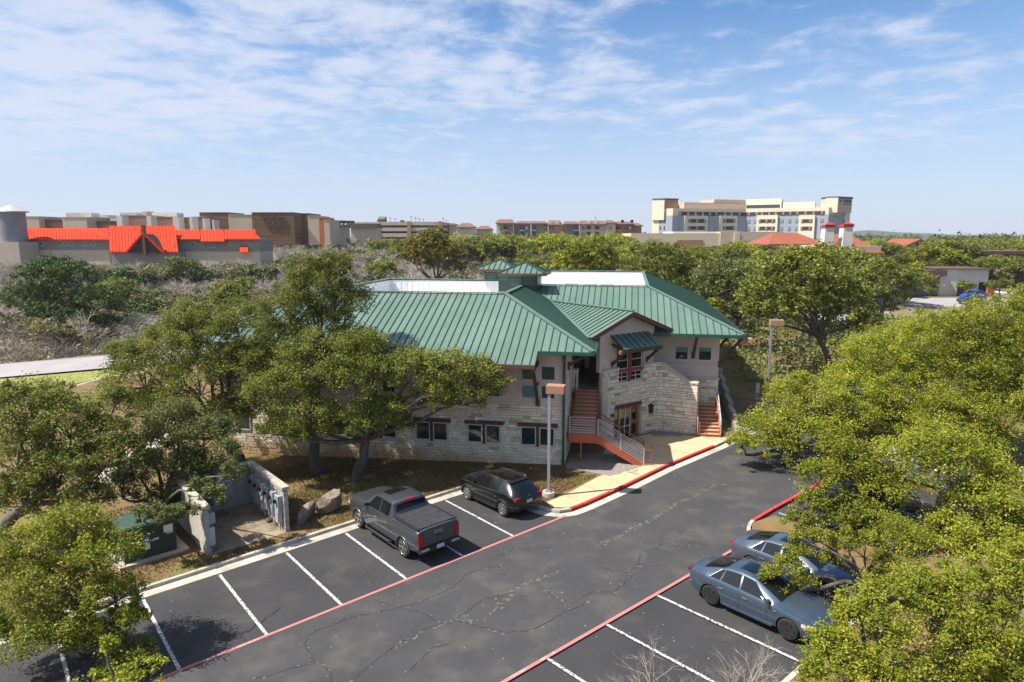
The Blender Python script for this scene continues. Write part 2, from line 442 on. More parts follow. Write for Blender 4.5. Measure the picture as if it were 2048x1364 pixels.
# ochre soil splashed up the foot of the left facade: a stain with its own ragged edge
def splash(m):
    N = m.node_tree.nodes; L = m.node_tree.links; p = N['Principled BSDF']
    old = p.inputs['Base Color'].links[0].from_socket
    tc = N.new('ShaderNodeTexCoord'); sx = N.new('ShaderNodeSeparateXYZ'); L.new(tc.outputs['Object'], sx.inputs[0])
    nz = N.new('ShaderNodeTexNoise'); nz.inputs['Scale'].default_value = 1.1; nz.inputs['Detail'].default_value = 6; L.new(tc.outputs['Object'], nz.inputs['Vector'])
    def rng_(src, a, b):
        r = N.new('ShaderNodeMapRange'); r.interpolation_type = 'SMOOTHSTEP'; r.inputs['From Min'].default_value = a; r.inputs['From Max'].default_value = b; L.new(src, r.inputs['Value']); return r.outputs[0]
    def mul(a, b, op='MULTIPLY'):
        q = N.new('ShaderNodeMath'); q.operation = op; L.new(a, q.inputs[0])
        if isinstance(b, float): q.inputs[1].default_value = b
        else: L.new(b, q.inputs[1])
        return q.outputs[0]
    z = mul(sx.outputs['Z'], mul(nz.outputs['Fac'], -1.6), 'ADD')
    f = mul(mul(rng_(z, .25, -.9), rng_(sx.outputs['X'], -1.5, -5.5)), .8)
    mx = N.new('ShaderNodeMix'); mx.data_type = 'RGBA'; L.new(f, mx.inputs['Factor']); L.new(old, mx.inputs['A']); mx.inputs['B'].default_value = (.52, .28, .085, 1)
    L.new(mx.outputs['Result'], p.inputs['Base Color'])
splash(K['stone']); splash(K['mortar'])
TREES = [
 ('front_oak', 'live oak with leaning trunk right before the stone wall windows', 'o1', (-8.3, 33.6), [(-11.62, 32.6, 4.67, 1.77), (-9.66, 33.0, 6.25, 2.18), (-10.11, 32.4, 3.56, 1.76), (-7.68, 33.0, 5.22, 2.31), (-6.64, 32.6, 3.64, 1.48), (-5.19, 33.3, 5.67, 1.7), (-3.16, 33.4, 5.58, 1.71), (-1.63, 33.3, 5.23, 1.37), (-0.61, 33.2, 4.92, 0.82), (-2.37, 32.8, 4.36, 1.14), (-3.9, 33.0, 4.44, 1.31), (-7.46, 33.4, 6.82, 1.38), (-11.71, 32.6, 2.86, 1.07), (-10.33, 32.2, 2.77, 1.06), (-8.57, 32.2, 3.23, 1.22), (-6.95, 32.2, 3.28, 1.17), (-5.74, 32.4, 3.18, 0.91)]),
 ('tall_oak', 'tallest live oak, rising above the green roof at its left', 'o2', (-10.5, 34.9), [(-10.1, 35.1, 9.6, 1.74), (-11.67, 34.9, 8.56, 1.78), (-8.76, 35.1, 8.94, 1.5), (-12.18, 34.6, 7.01, 1.71), (-10.08, 34.7, 7.53, 1.89), (-8.4, 34.7, 6.86, 1.43), (-10.82, 35.2, 10.64, 1.1), (-9.35, 35.2, 10.77, 1.16), (-12.7, 34.4, 5.85, 1.28)]),
 ('left_oak', 'broad live oak hiding the left end of the green roofed building', 'o1', (-14.6, 35.3), [(-16.17, 35.3, 6.9, 2.33), (-18.36, 35.3, 6.36, 2.04), (-14.68, 35.6, 7.81, 1.82), (-19.55, 34.8, 4.96, 1.89), (-16.49, 34.5, 4.75, 2.27), (-14.42, 34.7, 5.39, 2.0), (-20.47, 35.3, 6.09, 1.31), (-13.84, 34.3, 3.58, 1.55), (-17.29, 35.6, 8.21, 1.23), (-18.22, 34.1, 3.77, 1.4), (-15.1, 34.1, 3.23, 1.4), (-20.38, 34.7, 3.34, 1.32), (-17.92, 34.3, 2.08, 1.3)]),
 ('meter_oak', 'grey green oak leaning over the meter enclosure and the green transformer', 'o3', (-17.2, 29.5), [(-15.38, 29.5, 4.01, 1.46), (-16.57, 29.5, 3.42, 1.41), (-14.08, 29.3, 3.36, 1.35), (-15.45, 28.9, 2.2, 1.43), (-16.82, 28.9, 1.97, 1.19), (-13.55, 28.7, 2.16, 0.95), (-13.95, 27.9, 1.41, 0.78), (-13.34, 29.5, 3.82, 0.88), (-17.58, 28.7, 1.1, 1.09), (-15.29, 28.0, 1.26, 0.92), (-14.12, 24.5, 1.85, 0.61), (-13.34, 24.5, 1.85, 0.44), (-12.82, 24.9, 1.89, 0.41), (-12.54, 28.3, 3.11, 0.79), (-11.48, 26.1, 2.99, 0.52), (-12.06, 25.6, 2.22, 0.46), (-12.79, 26.1, 2.35, 0.52), (-13.99, 28.7, 2.39, 0.95)]),
 ('dark_oak', 'dark dense oak at the left edge below the road', 'o2', (-22.5, 27.5), [(-20.46, 27.5, 5.03, 1.72), (-18.83, 27.5, 4.37, 1.72), (-20.93, 27.0, 3.21, 1.91), (-18.89, 26.7, 2.66, 1.85), (-17.31, 26.9, 3.03, 1.24), (-20.12, 26.5, 1.64, 1.44), (-17.6, 26.3, 1.62, 1.21), (-17.45, 27.5, 4.26, 1.04), (-21.33, 27.5, 5.68, 0.91), (-19.54, 27.8, 5.6, 0.92), (-16.55, 27.1, 3.39, 1.12), (-16.97, 27.8, 5.6, 0.78)]),
 ('corner_oak', 'near yellow green oak filling the bottom left corner', 'n1', (-13.6, 19.2), [(-13.31, 19.2, 3.68, 0.98), (-14.3, 19.0, 3.13, 1.19), (-12.31, 18.8, 2.83, 1.08), (-14.28, 18.4, 2.16, 1.3), (-12.83, 18.4, 1.84, 1.21), (-11.75, 18.4, 2.0, 0.79), (-13.55, 18.0, 0.97, 1.13), (-12.4, 18.0, 0.65, 0.98), (-14.8, 18.2, 0.92, 0.9), (-11.82, 18.2, 1.03, 0.54), (-15.41, 19.2, 2.7, 0.79), (-11.24, 18.2, 1.4, 0.54), (-10.96, 18.0, 0.33, 0.53), (-11.47, 17.8, -0.1, 0.73), (-12.75, 19.2, 3.19, 0.63)]),
 ('near_sapling', 'leafy sapling tips poking up at the bottom beside the corner oak', 'n2', (-9.6, 14.5), [(-8.99, 14.5, 2.24, 0.31), (-9.44, 14.5, 1.85, 0.48), (-8.64, 14.7, 2.3, 0.21), (-9.68, 14.6, 2.89, 0.24), (-8.31, 14.5, 1.78, 0.31), (-10.13, 14.5, 1.58, 0.6)]),
 ('sedan_oak', 'near bright oak below the blue grey sedans, at the bottom', 'n1', (9.9, 16.2), [(8.47, 16.2, 1.91, 0.63), (9.36, 16.6, 2.52, 0.67), (9.7, 16.2, 2.19, 0.97), (8.51, 15.8, 1.46, 0.83), (10.05, 15.8, 1.6, 0.95), (9.16, 15.5, 1.11, 0.93), (7.91, 16.0, 1.18, 0.38), (10.13, 16.6, 2.89, 0.75)]),
 ('edge_oak', 'near bright oak filling the bottom right corner', 'n1', (13.2, 16.6), [(11.27, 16.6, 2.23, 0.99), (11.95, 16.2, 1.55, 1.04), (13.04, 16.4, 1.99, 1.06), (12.63, 16.9, 2.71, 0.94), (13.37, 16.0, 1.18, 1.03), (11.23, 15.9, 0.82, 1.02), (13.93, 16.9, 2.71, 0.89), (12.69, 15.9, 0.67, 0.83), (11.98, 17.4, 2.87, 0.78), (13.55, 17.4, 3.17, 0.91), (14.22, 17.4, 3.47, 0.78), (11.09, 17.3, 2.78, 0.65)]),
 ('branch_oak', 'oak whose leafy branch hangs over the two sedans', 'n2', (12.6, 20.6), [(8.92, 20.2, 1.84, 0.48), (8.28, 20.2, 1.67, 0.33), (9.43, 20.6, 2.25, 0.4), (9.39, 20.1, 1.38, 0.42), (8.6, 19.9, 1.15, 0.27), (11.83, 21.0, 2.05, 0.79), (12.92, 21.2, 2.4, 0.95), (12.95, 20.8, 1.35, 1.03), (11.93, 20.6, 1.28, 0.52), (10.47, 20.6, 1.99, 0.37), (10.19, 20.8, 2.62, 0.41), (11.08, 20.9, 2.45, 0.53), (9.52, 20.8, 2.68, 0.25)]),
 ('kerb_oak', 'oak spreading over the red kerb behind the sedans', 'o3', (14.6, 26.4), [(12.9, 26.7, 2.33, 1.16), (14.33, 26.9, 2.7, 1.41), (11.67, 25.6, 1.12, 0.58), (12.99, 25.8, 0.96, 1.04), (14.19, 25.8, 1.29, 1.16), (12.36, 26.1, 1.7, 0.74), (15.14, 26.8, 2.4, 1.12), (13.98, 27.4, 3.63, 0.9)]),
 ('bare_limb_oak', 'oak with a pale bare limb showing through, at right middle', 'o1', (17.2, 26.2), [(16.24, 26.8, 3.06, 1.53), (18.1, 27.0, 3.54, 1.62), (15.26, 26.2, 2.09, 1.1), (19.12, 26.7, 2.88, 1.52), (19.08, 25.8, 1.72, 1.47), (17.39, 24.8, 0.58, 1.41), (20.24, 25.8, 1.93, 1.55), (16.01, 24.6, 0.26, 1.22), (18.85, 24.6, 0.36, 1.58), (20.14, 24.8, 0.68, 1.3), (15.12, 25.2, 0.81, 0.87)]),
 ('drive_oak', 'round oak at the bend of the drive beside the building', 'o2', (15.2, 34.8), [(15.28, 35.6, 3.53, 1.53), (16.85, 35.6, 3.81, 1.58), (13.49, 34.4, 2.19, 1.53), (12.1, 34.0, 1.68, 0.84), (15.45, 34.6, 1.99, 1.82), (17.25, 34.6, 2.26, 1.6), (14.15, 33.8, 1.41, 1.0), (18.31, 35.1, 2.96, 1.33), (15.51, 35.8, 4.6, 0.77)]),
 ('bend_oak', 'tall bright oak at right beyond the drive oak', 'o3', (23.0, 38.0), [(21.48, 38.3, 5.24, 2.27), (23.86, 38.5, 6.1, 2.41), (19.91, 37.2, 3.27, 2.21), (22.35, 37.5, 3.49, 2.6), (24.71, 37.7, 4.18, 2.61), (19.26, 37.8, 4.31, 1.25), (21.19, 36.2, 1.79, 2.09), (23.41, 36.2, 2.08, 2.09), (18.89, 36.0, 1.27, 1.48)]),
 ('right_oak', 'tall bright oak at the right edge of the photo, upper one', 'o1', (26.4, 35.5), [(24.59, 36.0, 6.93, 2.2), (26.63, 36.1, 7.6, 2.26), (25.38, 35.5, 5.22, 2.52), (27.47, 35.5, 5.91, 2.52), (23.21, 34.1, 2.96, 2.14), (25.57, 34.3, 3.17, 2.43), (26.96, 34.3, 3.72, 2.15), (24.37, 33.5, 1.78, 1.66)]),
 ('trunk_oak', 'spreading oak with a bare leaning trunk behind the lamp post', 'o2', (27.8, 57.0), [(24.54, 57.0, 8.84, 2.72), (22.05, 57.0, 7.78, 2.16), (27.13, 57.0, 8.42, 2.63), (22.62, 56.0, 5.96, 1.85), (25.32, 56.5, 6.76, 2.14), (28.6, 56.5, 5.47, 2.14), (21.96, 57.6, 9.45, 1.8), (26.49, 57.6, 10.52, 1.8), (28.94, 57.0, 7.14, 1.88), (30.3, 56.0, 4.9, 1.66), (24.14, 57.8, 10.3, 1.62), (20.71, 56.0, 6.17, 1.38), (20.57, 57.0, 7.56, 1.5)]),
 ('slope_oak', 'low oak on the shaded slope right of the bare trunk', 'o3', (28.5, 52.0), [(27.32, 52.0, 3.45, 1.71), (26.28, 52.0, 4.05, 1.29), (29.07, 52.4, 3.98, 1.64), (27.87, 51.4, 2.56, 1.27)]),
 ('wing_oak', 'oak crowding the far right slope of the green roof', 'o3', (23.5, 68.0), [(21.22, 68.0, 6.61, 2.47), (23.1, 67.0, 5.08, 1.99), (24.32, 68.0, 7.63, 2.47), (22.33, 68.6, 8.61, 2.26), (20.37, 68.8, 8.09, 2.04), (24.99, 67.0, 5.69, 1.99)]),
 ('roofline_oak', 'oak above the green roof at its far right corner', 'o1', (18.5, 80.0), [(18.22, 80.0, 9.44, 3.03), (15.28, 80.0, 8.26, 2.37), (21.85, 80.0, 8.26, 3.03), (24.58, 79.0, 7.13, 2.6), (19.86, 79.0, 6.84, 2.47), (17.12, 80.6, 10.61, 1.73)]),
 ('twisted_oak', 'open oak with dark twisting limbs before the white walled building', 'o2', (47, 84.0), [(47.78, 84.0, 7.11, 2.63), (45.24, 84.0, 5.22, 2.35), (50.82, 84.0, 6.17, 2.35), (46.7, 84.5, 8.33, 1.95), (43.96, 84.5, 7.07, 1.95), (48.66, 83.5, 4.64, 1.65)]),
 ('cedar', 'dark green cedar with rounded crown beside the left road', 'c', (-54, 85.0), [(-60.05, 85.0, 6.41, 3.5), (-56.18, 85.0, 6.92, 3.36), (-52.98, 84.5, 3.9, 3.06), (-58.2, 84.5, 2.63, 4.04), (-54.38, 84.0, 0.77, 3.05), (-61.66, 85.0, 4.49, 2.8), (-51.53, 84.0, 1.28, 1.94), (-58.95, 85.5, 7.97, 2.4)]),
 ('golden_oak', 'twin trunked golden green oak above the left white parapet', 'm', (-11.0, 101.0), [(-12.3, 101.0, 10.5, 3.5), (-14.58, 101.0, 9.01, 2.5), (-9.69, 101.0, 9.39, 3.0), (-11.72, 101.5, 12.13, 2.17), (-14.16, 101.0, 10.87, 2.16), (-8.54, 100.5, 7.91, 1.82)]),
 ('round_oak', 'rounded yellow green oak right above the front cupola', 'm', (9.5, 92.0), [(9.3, 92.0, 10.0, 2.58), (11.34, 92.0, 10.68, 2.58), (7.6, 92.0, 8.98, 2.12), (11.99, 91.5, 9.0, 2.11), (9.62, 91.5, 8.33, 1.96), (13.07, 92.0, 9.66, 1.67)]),
]
# ------------------------------------------------------------------ terrain frame
TILT = 0.0255                                   # the lot climbs gently to the right
def smooth01(t):
    t = max(0.0, min(1.0, t)); return t * t * (3 - 2 * t)
def g(x, y):
    return TILT * max(-60.0, min(60.0, x)) + 5.0 * smooth01((y - 88) / 110.0)
LOT_O = (-9.873, 18.093); LOT_TH = 0.7016
ld = (math.cos(LOT_TH), math.sin(LOT_TH)); ln = (-math.sin(LOT_TH), math.cos(LOT_TH))
def AB(a, b, dz=0.0):
    """parking-lot frame: a along the stall row, b towards the building"""
    x = LOT_O[0] + a * ld[0] + b * ln[0]; y = LOT_O[1] + a * ld[1] + b * ln[1]
    return (x, y, g(x, y) + dz)
BL_A = (2.894, 34.946); BL_TH = R(-10)
def BL(s, t, z=0.0):
    """building frame: s along the front wall, t towards the back"""
    c, sn = math.cos(BL_TH), math.sin(BL_TH)
    return (BL_A[0] + s * c - t * sn, BL_A[1] + s * sn + t * c, z)
def BG(s, t, dz=0.0):
    x, y, _ = BL(s, t); return (x, y, g(x, y) + dz)
def struct(o): o['kind'] = 'structure'; return o
def sheet(name, pts, mat, parent=None):
    m = MB(); m.poly(pts); o = m.build(name, mat, parent)
    if not parent: struct(o)
    return o
def ribbon(path, w, mi=0, mb=None, jit=None):
    """flat strip along a 3d path"""
    mb = mb or MB(); L = []; Rr = []
    for i, p in enumerate(path):
        a = path[max(i - 1, 0)]; b = path[min(i + 1, len(path) - 1)]
        dx, dy = b[0] - a[0], b[1] - a[1]; l = math.hypot(dx, dy) or 1
        ww = w if jit is None else w * jit()
        nx, ny = -dy / l * ww / 2, dx / l * ww / 2
        L.append((p[0] + nx, p[1] + ny, p[2] + nx * TILT)); Rr.append((p[0] - nx, p[1] - ny, p[2] - nx * TILT))
    for i in range(len(path) - 1): mb.poly([L[i], Rr[i], Rr[i + 1], L[i + 1]][::-1], mi)
    return mb
def kerb_mesh(path, w, h, mi=0):
    mb = MB(); L = []; Rr = []
    for i, p in enumerate(path):
        a = path[max(i - 1, 0)]; b = path[min(i + 1, len(path) - 1)]
        dx, dy = b[0] - a[0], b[1] - a[1]; l = math.hypot(dx, dy) or 1
        nx, ny = -dy / l * w / 2, dx / l * w / 2
        L.append((p[0] + nx, p[1] + ny)); Rr.append((p[0] - nx, p[1] - ny))
    for i in range(len(path) - 1):
        z0, z1 = path[i][2], path[i + 1][2]
        vs = [(*L[i], z0 - .2), (*Rr[i], z0 - .2), (*Rr[i], z0 + h), (*L[i], z0 + h), (*L[i + 1], z1 - .2), (*Rr[i + 1], z1 - .2), (*Rr[i + 1], z1 + h), (*L[i + 1], z1 + h)]
        mb.add(vs, [(3, 2, 6, 7), (0, 4, 5, 1), (1, 5, 6, 2), (0, 3, 7, 4)] + ([(0, 1, 2, 3)] if i == 0 else []) + ([(4, 7, 6, 5)] if i == len(path) - 2 else []), mi)
    return mb

# terrain sheet to the horizon
xs = np.unique(np.concatenate([np.linspace(-80, 80, 81), np.linspace(-300, 300, 61), np.linspace(-5000, 5000, 41)]))
ys = np.unique(np.concatenate([np.linspace(-20, 220, 97), np.linspace(-300, 600, 46), np.linspace(600, 8000, 30)]))
gv = np.array([[x, y, g(x, y) - 0.06] for y in ys for x in xs])
nx_ = len(xs)
gf = np.array([[j * nx_ + i, j * nx_ + i + 1, (j + 1) * nx_ + i + 1, (j + 1) * nx_ + i] for j in range(len(ys) - 1) for i in range(nx_ - 1)])
K['terrain'] = M('dry scrubland ground', (0.235, 0.180, 0.110), (0.180, 0.150, 0.085), scale=0.05, rough=1.0, coord='World', c3=(0.105, 0.115, 0.040), scale3=0.02, lo3=0.45, hi3=0.6, detail=9)
struct(link('ground', np_mesh('ground', gv, gf, K['terrain'])))

lot = sheet('parking_lot', [AB(-40, -26), AB(75, -26), AB(75, 5), AB(47, 4.0), AB(30, 3.0), AB(16.5, 2.0), AB(16.2, 6.1), AB(-40, 6.1)], K['asphalt'])
sheet('drive_aisle', [AB(-40, -6.86, .004), AB(75, -6.86, .004), AB(75, 4, .004), AB(47, 1.9, .004), AB(35.3, 1.1, .004), AB(29.2, .5, .004), AB(24.4, .37, .004), AB(20.6, .02, .004), AB(16.2, -.02, .004), AB(-40, 0, .004)], K['aisle'])

# planting plot round the building, one kerb step above the asphalt
kerb_path = [(-40, 5.98), (-10, 5.98), (0, 5.98), (8, 5.98), (14.5, 5.98), (15.15, 5.8), (15.55, 5.35), (15.7, 4.6), (15.75, 3.2), (15.78, 1.7), (15.92, .95), (16.2, .48), (16.7, .27), (17.6, .26), (20.66, .46), (24.4, .82), (29.2, .95), (35.3, 1.5), (46, 2.25), (59, 3.5), (66, 4.4), (75, 5.6)]
plot = MB(); plot.slab([AB(a, b + .04, .115) for a, b in kerb_path] + [AB(75, 60, .115), AB(30, 60, .115), AB(-20, 45, .115), AB(-40, 40, .115)], (0, 0, .3))
struct(plot.build('planting_bed', K['soil']))
kerb = kerb_mesh([AB(a, b) for a, b in kerb_path[:13]], .15, .135).build('kerb', K['concrete']); struct(kerb)
rk = kerb_mesh([AB(a, b) for a, b in [(16.62, .30)] + kerb_path[13:17]], .15, .137).build('red_kerb', K['red_paint']); struct(rk)
struct(kerb_mesh([AB(a, b) for a, b in kerb_path[16:19]], .15, .135).build('kerb', K['concrete']))
struct(kerb_mesh([AB(a, b) for a, b in kerb_path[18:]], .15, .136).build('red_kerb', K['red_paint']))
gut = ribbon([AB(a, b - .33, .007) for a, b in kerb_path[:5]], .55); struct(gut.build('gutter', K['concrete']))
gut = ribbon([AB(a, b, .009) for a, b in [(15.2, 5.45), (15.45, 4.4), (15.45, 1.6), (15.6, .85), (15.95, .2), (16.6, -.08), (17.6, -.1), (20.7, .1), (24.5, .46), (29.3, .6), (35.4, 1.15), (46, 1.9)]], .42); struct(gut.build('gutter', K['concrete']))

walkpts = [AB(16.75, .33), AB(20.66, .535), AB(24.4, .895), AB(29.2, 1.025), AB(33.5, 1.4), BG(9.9, 5.7), BG(9.2, 6.0), BG(7.3, 6.0), BG(7.1, 6.35), BG(4.7, 6.3), BG(2.4, 4.2), BG(1.9, 2.0), BG(4.0, 1.9), BG(4.1, .1), AB(22.6, 2.45), AB(20.35, 2.1), AB(17.6, 1.6), AB(16.4, 1.55), AB(16.1, 1.0)]
for k in range(9):
    a0 = 17.6 + 1.55 * k; a1 = a0 - .35; b0 = .45 + .045 * (a0 - 17); b1 = 1.75 + .13 * (a0 - 17) if a0 < 23 else 2.6 + (.9 if a0 > 25 else 0)
    ribbon([AB(a0, b0, .1285), AB(a0 + .05, b1, .1285)], .018).build('paving_joint', K['tar'], rk)
walk = MB(); walk.poly([(p[0], p[1], p[2] + .125) for p in walkpts]); struct(walk.build('walkway', K['walk']))
grav = MB(); grav.poly([BG(0.05, -.4, .13), BG(2.5, -1.5, .13), BG(4.0, .05, .13), BG(3.9, 1.8, .13), BG(1.7, 2.2, .13), BG(.1, 2.0, .13)]); struct(grav.build('gravel_bed', K['gravel']))
rng = random.Random(5)
gs = MB()
def pebble(mb, x, y, z, r):
    a = rng.random() * 6.28; e = .7 + rng.random() * .6
    vs = [(x + r * e * math.cos(a + k * 1.257), y + r / e * math.sin(a + k * 1.257), z) for k in range(5)] + [(x, y, z + r * .7)]
    mb.add(vs, [(k, (k + 1) % 5, 5) for k in range(5)])
for i in range(1500):
    s, t = (rng.uniform(0.1, 3.9), rng.uniform(-1.2, 1.9)) if i < 1000 else (rng.uniform(4.8, 6.6), rng.uniform(5.7, 6.7))
    if i < 1000 and t < -.4 - .45 * s and s < 2.5: continue
    pebble(gs, *BG(s, t, .128), rng.uniform(.02, .06))
tag(gs.build('river_gravel', K['gravel']), 'grey river gravel beside the stairs and the stone entrance wall', 'gravel', kind='stuff')

# painted lines and lettering belong to the lot
STALL = 2.62
def line(a0, b0, a1, b1, w, mat, name, dz):
    n = 8
    ribbon([AB(a0 + (a1 - a0) * i / n, b0 + (b1 - b0) * i / n, dz) for i in range(n + 1)], w).build(name, mat, lot)
for i in range(-2, 6): line(STALL * i - .01 * i, .06, STALL * i + .09, 5.25, .105, K['white_line'], 'stall_line', .011)
for i in range(-5, 1): line(13.705 + STALL * i, -6.95, 13.705 + STALL * i + .12, -12.1, .105, K['white_line'], 'stall_line', .011)
for i in range(3): line(23.2 + STALL * i, -6.3, 23.2 + STALL * i, -11.5, .105, K['white_line'], 'stall_line', .011)
line(-14, 0.0, 16.15, 0.03, .13, K['red_line'], 'red_line', .013)
line(-8, -6.90, 19.9, -6.84, .13, K['red_line'], 'red_line', .013)
def paint_text(body, a, b, size, ang, dz=.016, mat='white_line'):
    me = text_mesh(body, size, 0.0); me.materials.clear(); me.materials.append(K[mat])
    o = link('lettering', me, lot); p = AB(a, b, dz); o.location = p
    o.rotation_euler = (0, -math.atan(TILT * 1.0), LOT_TH + ang)
for a in (.95, 8.55): paint_text('FIRE LANE', a, 0.0 if a < 2 else -6.86, .125, 0)
paint_text('TOW AWAY', 2.0, 0.005, .125, 0); paint_text('TOW AWAY', 7.4, -6.865, .125, 0); paint_text('FIRE LANE', 10.75, 0.02, .125, 0)
me = text_mesh('FIRE LANE', .11, .0); me.materials.clear(); me.materials.append(K['white_line'])
o = link('lettering', me, rk); p = AB(19.75, .39); o.location = (p[0], p[1], p[2] + .14); o.rotation_euler = (0, 0, LOT_TH + .06)

# tar-sealed cracks with pale silt along them
CR = [[(-0.8, 0.05), (-0.27, 0.61), (1.06, 0.75), (2.3, 0.72), (3.56, 1.38)], [(1.47, -1.9), (2.2, -2.1), (3.06, -2.25), (3.26, -2.34), (3.23, -1.57), (3.28, -1.27), (3.77, -0.82), (5.08, -0.85), (5.98, -1.27), (7.33, -1.66), (8.75, -1.61), (9.87, -1.16), (11.07, -1.48)], [(3.26, -2.34), (3.3, -2.95), (3.2, -3.58)], [(3.55, -3.9), (4.35, -3.59), (5.17, -3.35), (5.53, -3.33)], [(5.12, -4.6), (6.09, -4.18), (6.77, -4.28)], [(8.36, -5.06), (9.02, -5.51), (9.86, -5.56), (10.14, -5.5), (11.6, -5.6)], [(11.59, -5.25), (12.29, -5.31), (12.74, -5.72), (13.31, -5.69), (13.89, -5.56), (14.19, -5.43), (14.19, -5.18), (13.73, -4.23)], [(14.19, -5.18), (14.72, -5.15), (14.91, -5.07), (15.82, -4.53), (16.56, -4.74), (17.13, -4.55)], [(16.56, -4.74), (16.49, -5.33)], [(16.88, -4.62), (17.42, -5.44), (18.01, -5.26), (18.22, -6.06)], [(11.59, -0.85), (12.36, -0.86), (13.48, -1.73)], [(10.97, -1.39), (10.7, -2.08), (10.74, -2.33)], [(11.14, -3.68), (11.0, -4.61), (10.85, -5.25)], [(6.24, -.44), (6.5, -1.3), (7.0, -2.2), (7.1, -3.1)], [(5.5, -3.33), (6.5, -3.1), (7.6, -3.4), (8.36, -5.06)], [(7.6, -3.4), (9.1, -3.0), (10.2, -3.5)]]
def wiggle(path, step=.12, amp=.035):
    out = []
    for (a0, b0), (a1, b1) in zip(path, path[1:]):
        n = max(1, int(math.hypot(a1 - a0, b1 - b0) / step))
        for i in range(n):
            t = i / n; out.append((a0 + (a1 - a0) * t + rng.gauss(0, amp), b0 + (b1 - b0) * t + rng.gauss(0, amp)))
    out.append(path[-1]); return out
for c in CR:
    w = wiggle(c); ribbon([AB(a, b, .010) for a, b in w], .027, jit=lambda: rng.uniform(.3, 1.4)).build('crack', K['tar'], lot)
sb = MB()
def silt(a, b, r):
    n = 9; ang = rng.random() * 6.28; e = rng.uniform(.35, .8)
    pts = []
    for k in range(n):
        q = 2 * math.pi * k / n; rr = r * rng.uniform(.45, 1.1)
        u, v = rr * math.cos(q), rr * e * math.sin(q)
        pts.append(AB(a + u * math.cos(ang) - v * math.sin(ang), b + u * math.sin(ang) + v * math.cos(ang), .0075))
    sb.poly(pts)
for c in CR[1:]:
    for a, b in wiggle(c, .3, .07):
        if rng.random() < .8: silt(a, b, rng.uniform(.02, .10))
for c in [[(15.11, -2.97), (16.4, -2.92), (18.5, -2.84), (21.05, -2.57), (24.01, -2.52), (24.47, -2.78)], [(5.3, -3.3), (7.2, -3.2), (8.4, -4.0), (10.6, -3.2), (12.6, -3.4)]]:
    for a, b in wiggle(c, .1, .06):
        if rng.random() < .95: silt(a, b, rng.uniform(.03, .13))
tag(sb.build('silt', K['silt'], lot), kind='stuff')
lit = MB()
for i in range(170):
    a = rng.uniform(-2, 24); b = rng.uniform(-11, 5.2)
    pebble(lit, *AB(a, b, .006), rng.uniform(.006, .018))
tag(lit.build('scattered_grit', K['sticker_white'], lot), kind='stuff')

# right-hand planting, island and its kerbs
isl = MB(); isl.slab([AB(a, b, .115) for a, b in [(19.75, -12.2), (22.6, -12.2), (22.6, -6.4), (21.2, -6.15), (20.3, -6.7), (19.8, -7.6)]], (0, 0, .3)); struct(isl.build('planting_island', K['soil']))
struct(kerb_mesh([AB(a, b) for a, b in [(19.7, -12.2), (19.72, -7.9), (19.82, -7.4), (20.0, -6.98), (20.28, -6.6), (20.65, -6.32), (21.1, -6.13), (21.5, -6.05)]], .15, .135).build('kerb', K['concrete']))
struct(kerb_mesh([AB(a, b) for a, b in [(21.45, -6.055), (23.2, -6.0), (26, -6.0), (32, -5.9), (42, -5.2)]], .15, .138).build('red_kerb', K['red_paint']))
rb = MB(); rb.slab([AB(a, b, .115) for a, b in [(-40, -12.4), (19.7, -12.25), (22.6, -12.25), (30.6, -12.2), (30.8, -6.1), (42, -5.35), (60, -4.5), (60, -60), (-40, -60)]], (0, 0, .3)); struct(rb.build('planting_bed', K['soil']))
struct(kerb_mesh([AB(a, b) for a, b in [(-40, -12.38), (0, -12.3), (19.6, -12.2)]], .15, .135).build('kerb', K['concrete']))

# road, verge and inner drive at far left
rd = [(-150, 20.5), (-100, 41.5), (-80, 52.5), (-60, 64.2), (-49.7 + -3.4, 63.4 + 4.6), (-43.5, 72.3), (-25, 79.5), (0, 86.5), (20, 91)]
sheet_r = ribbon([(x, y, g(x, y) + .12) for x, y in rd], 9.2); struct(sheet_r.build('road', K['far_road']))
vg = [(x + 3.3, y - 8.5) for x, y in rd]
vp = [(-110, 20), (-110, 35), (-80, 48.5), (-60, 59.3), (-49.7, 63.9), (-40.5, 67.5), (-30, 71.2), (-31, 66.5), (-37.5, 64), (-39.6, 60), (-39.2, 54.4), (-36.5, 46), (-60, 40)]
vm = MB(); vm.poly([(x, y, g(x, y) + .05) for x, y in vp][::-1]); struct(vm.build('verge', K['lawn']))
idr = [(-33.5, 44), (-36.0, 51), (-37.2, 57.5), (-36.2, 61.5), (-32, 64.5), (-20, 68)]
struct(ribbon([(x, y, g(x, y) + .09) for x, y in idr], 4.4).build('inner_drive', K['far_road']))
struct(kerb_mesh([(x, y, g(x, y) + .05) for x, y in [(-36.0, 43.5), (-38.5, 50.5), (-39.7, 57.5), (-38.8, 62.5), (-33.5, 66.6), (-20, 70.3)]], .3, .16).build('kerb', K['concrete']))
struct(kerb_mesh([(x, y, g(x, y)) for x, y in [(-22.5, 33.5), (-23.6, 36.5), (-23.8, 39.8), (-23.2, 43.5), (-22, 47)]], .16, .27).build('red_kerb', K['red_line']))
struct(ribbon([(x, y, g(x, y) + .14) for x, y in [(-21.6, 33.5), (-22.6, 36.5), (-22.8, 39.8), (-22.2, 43.5), (-21, 47)]], 1.8).build('walkway', K['concrete']))
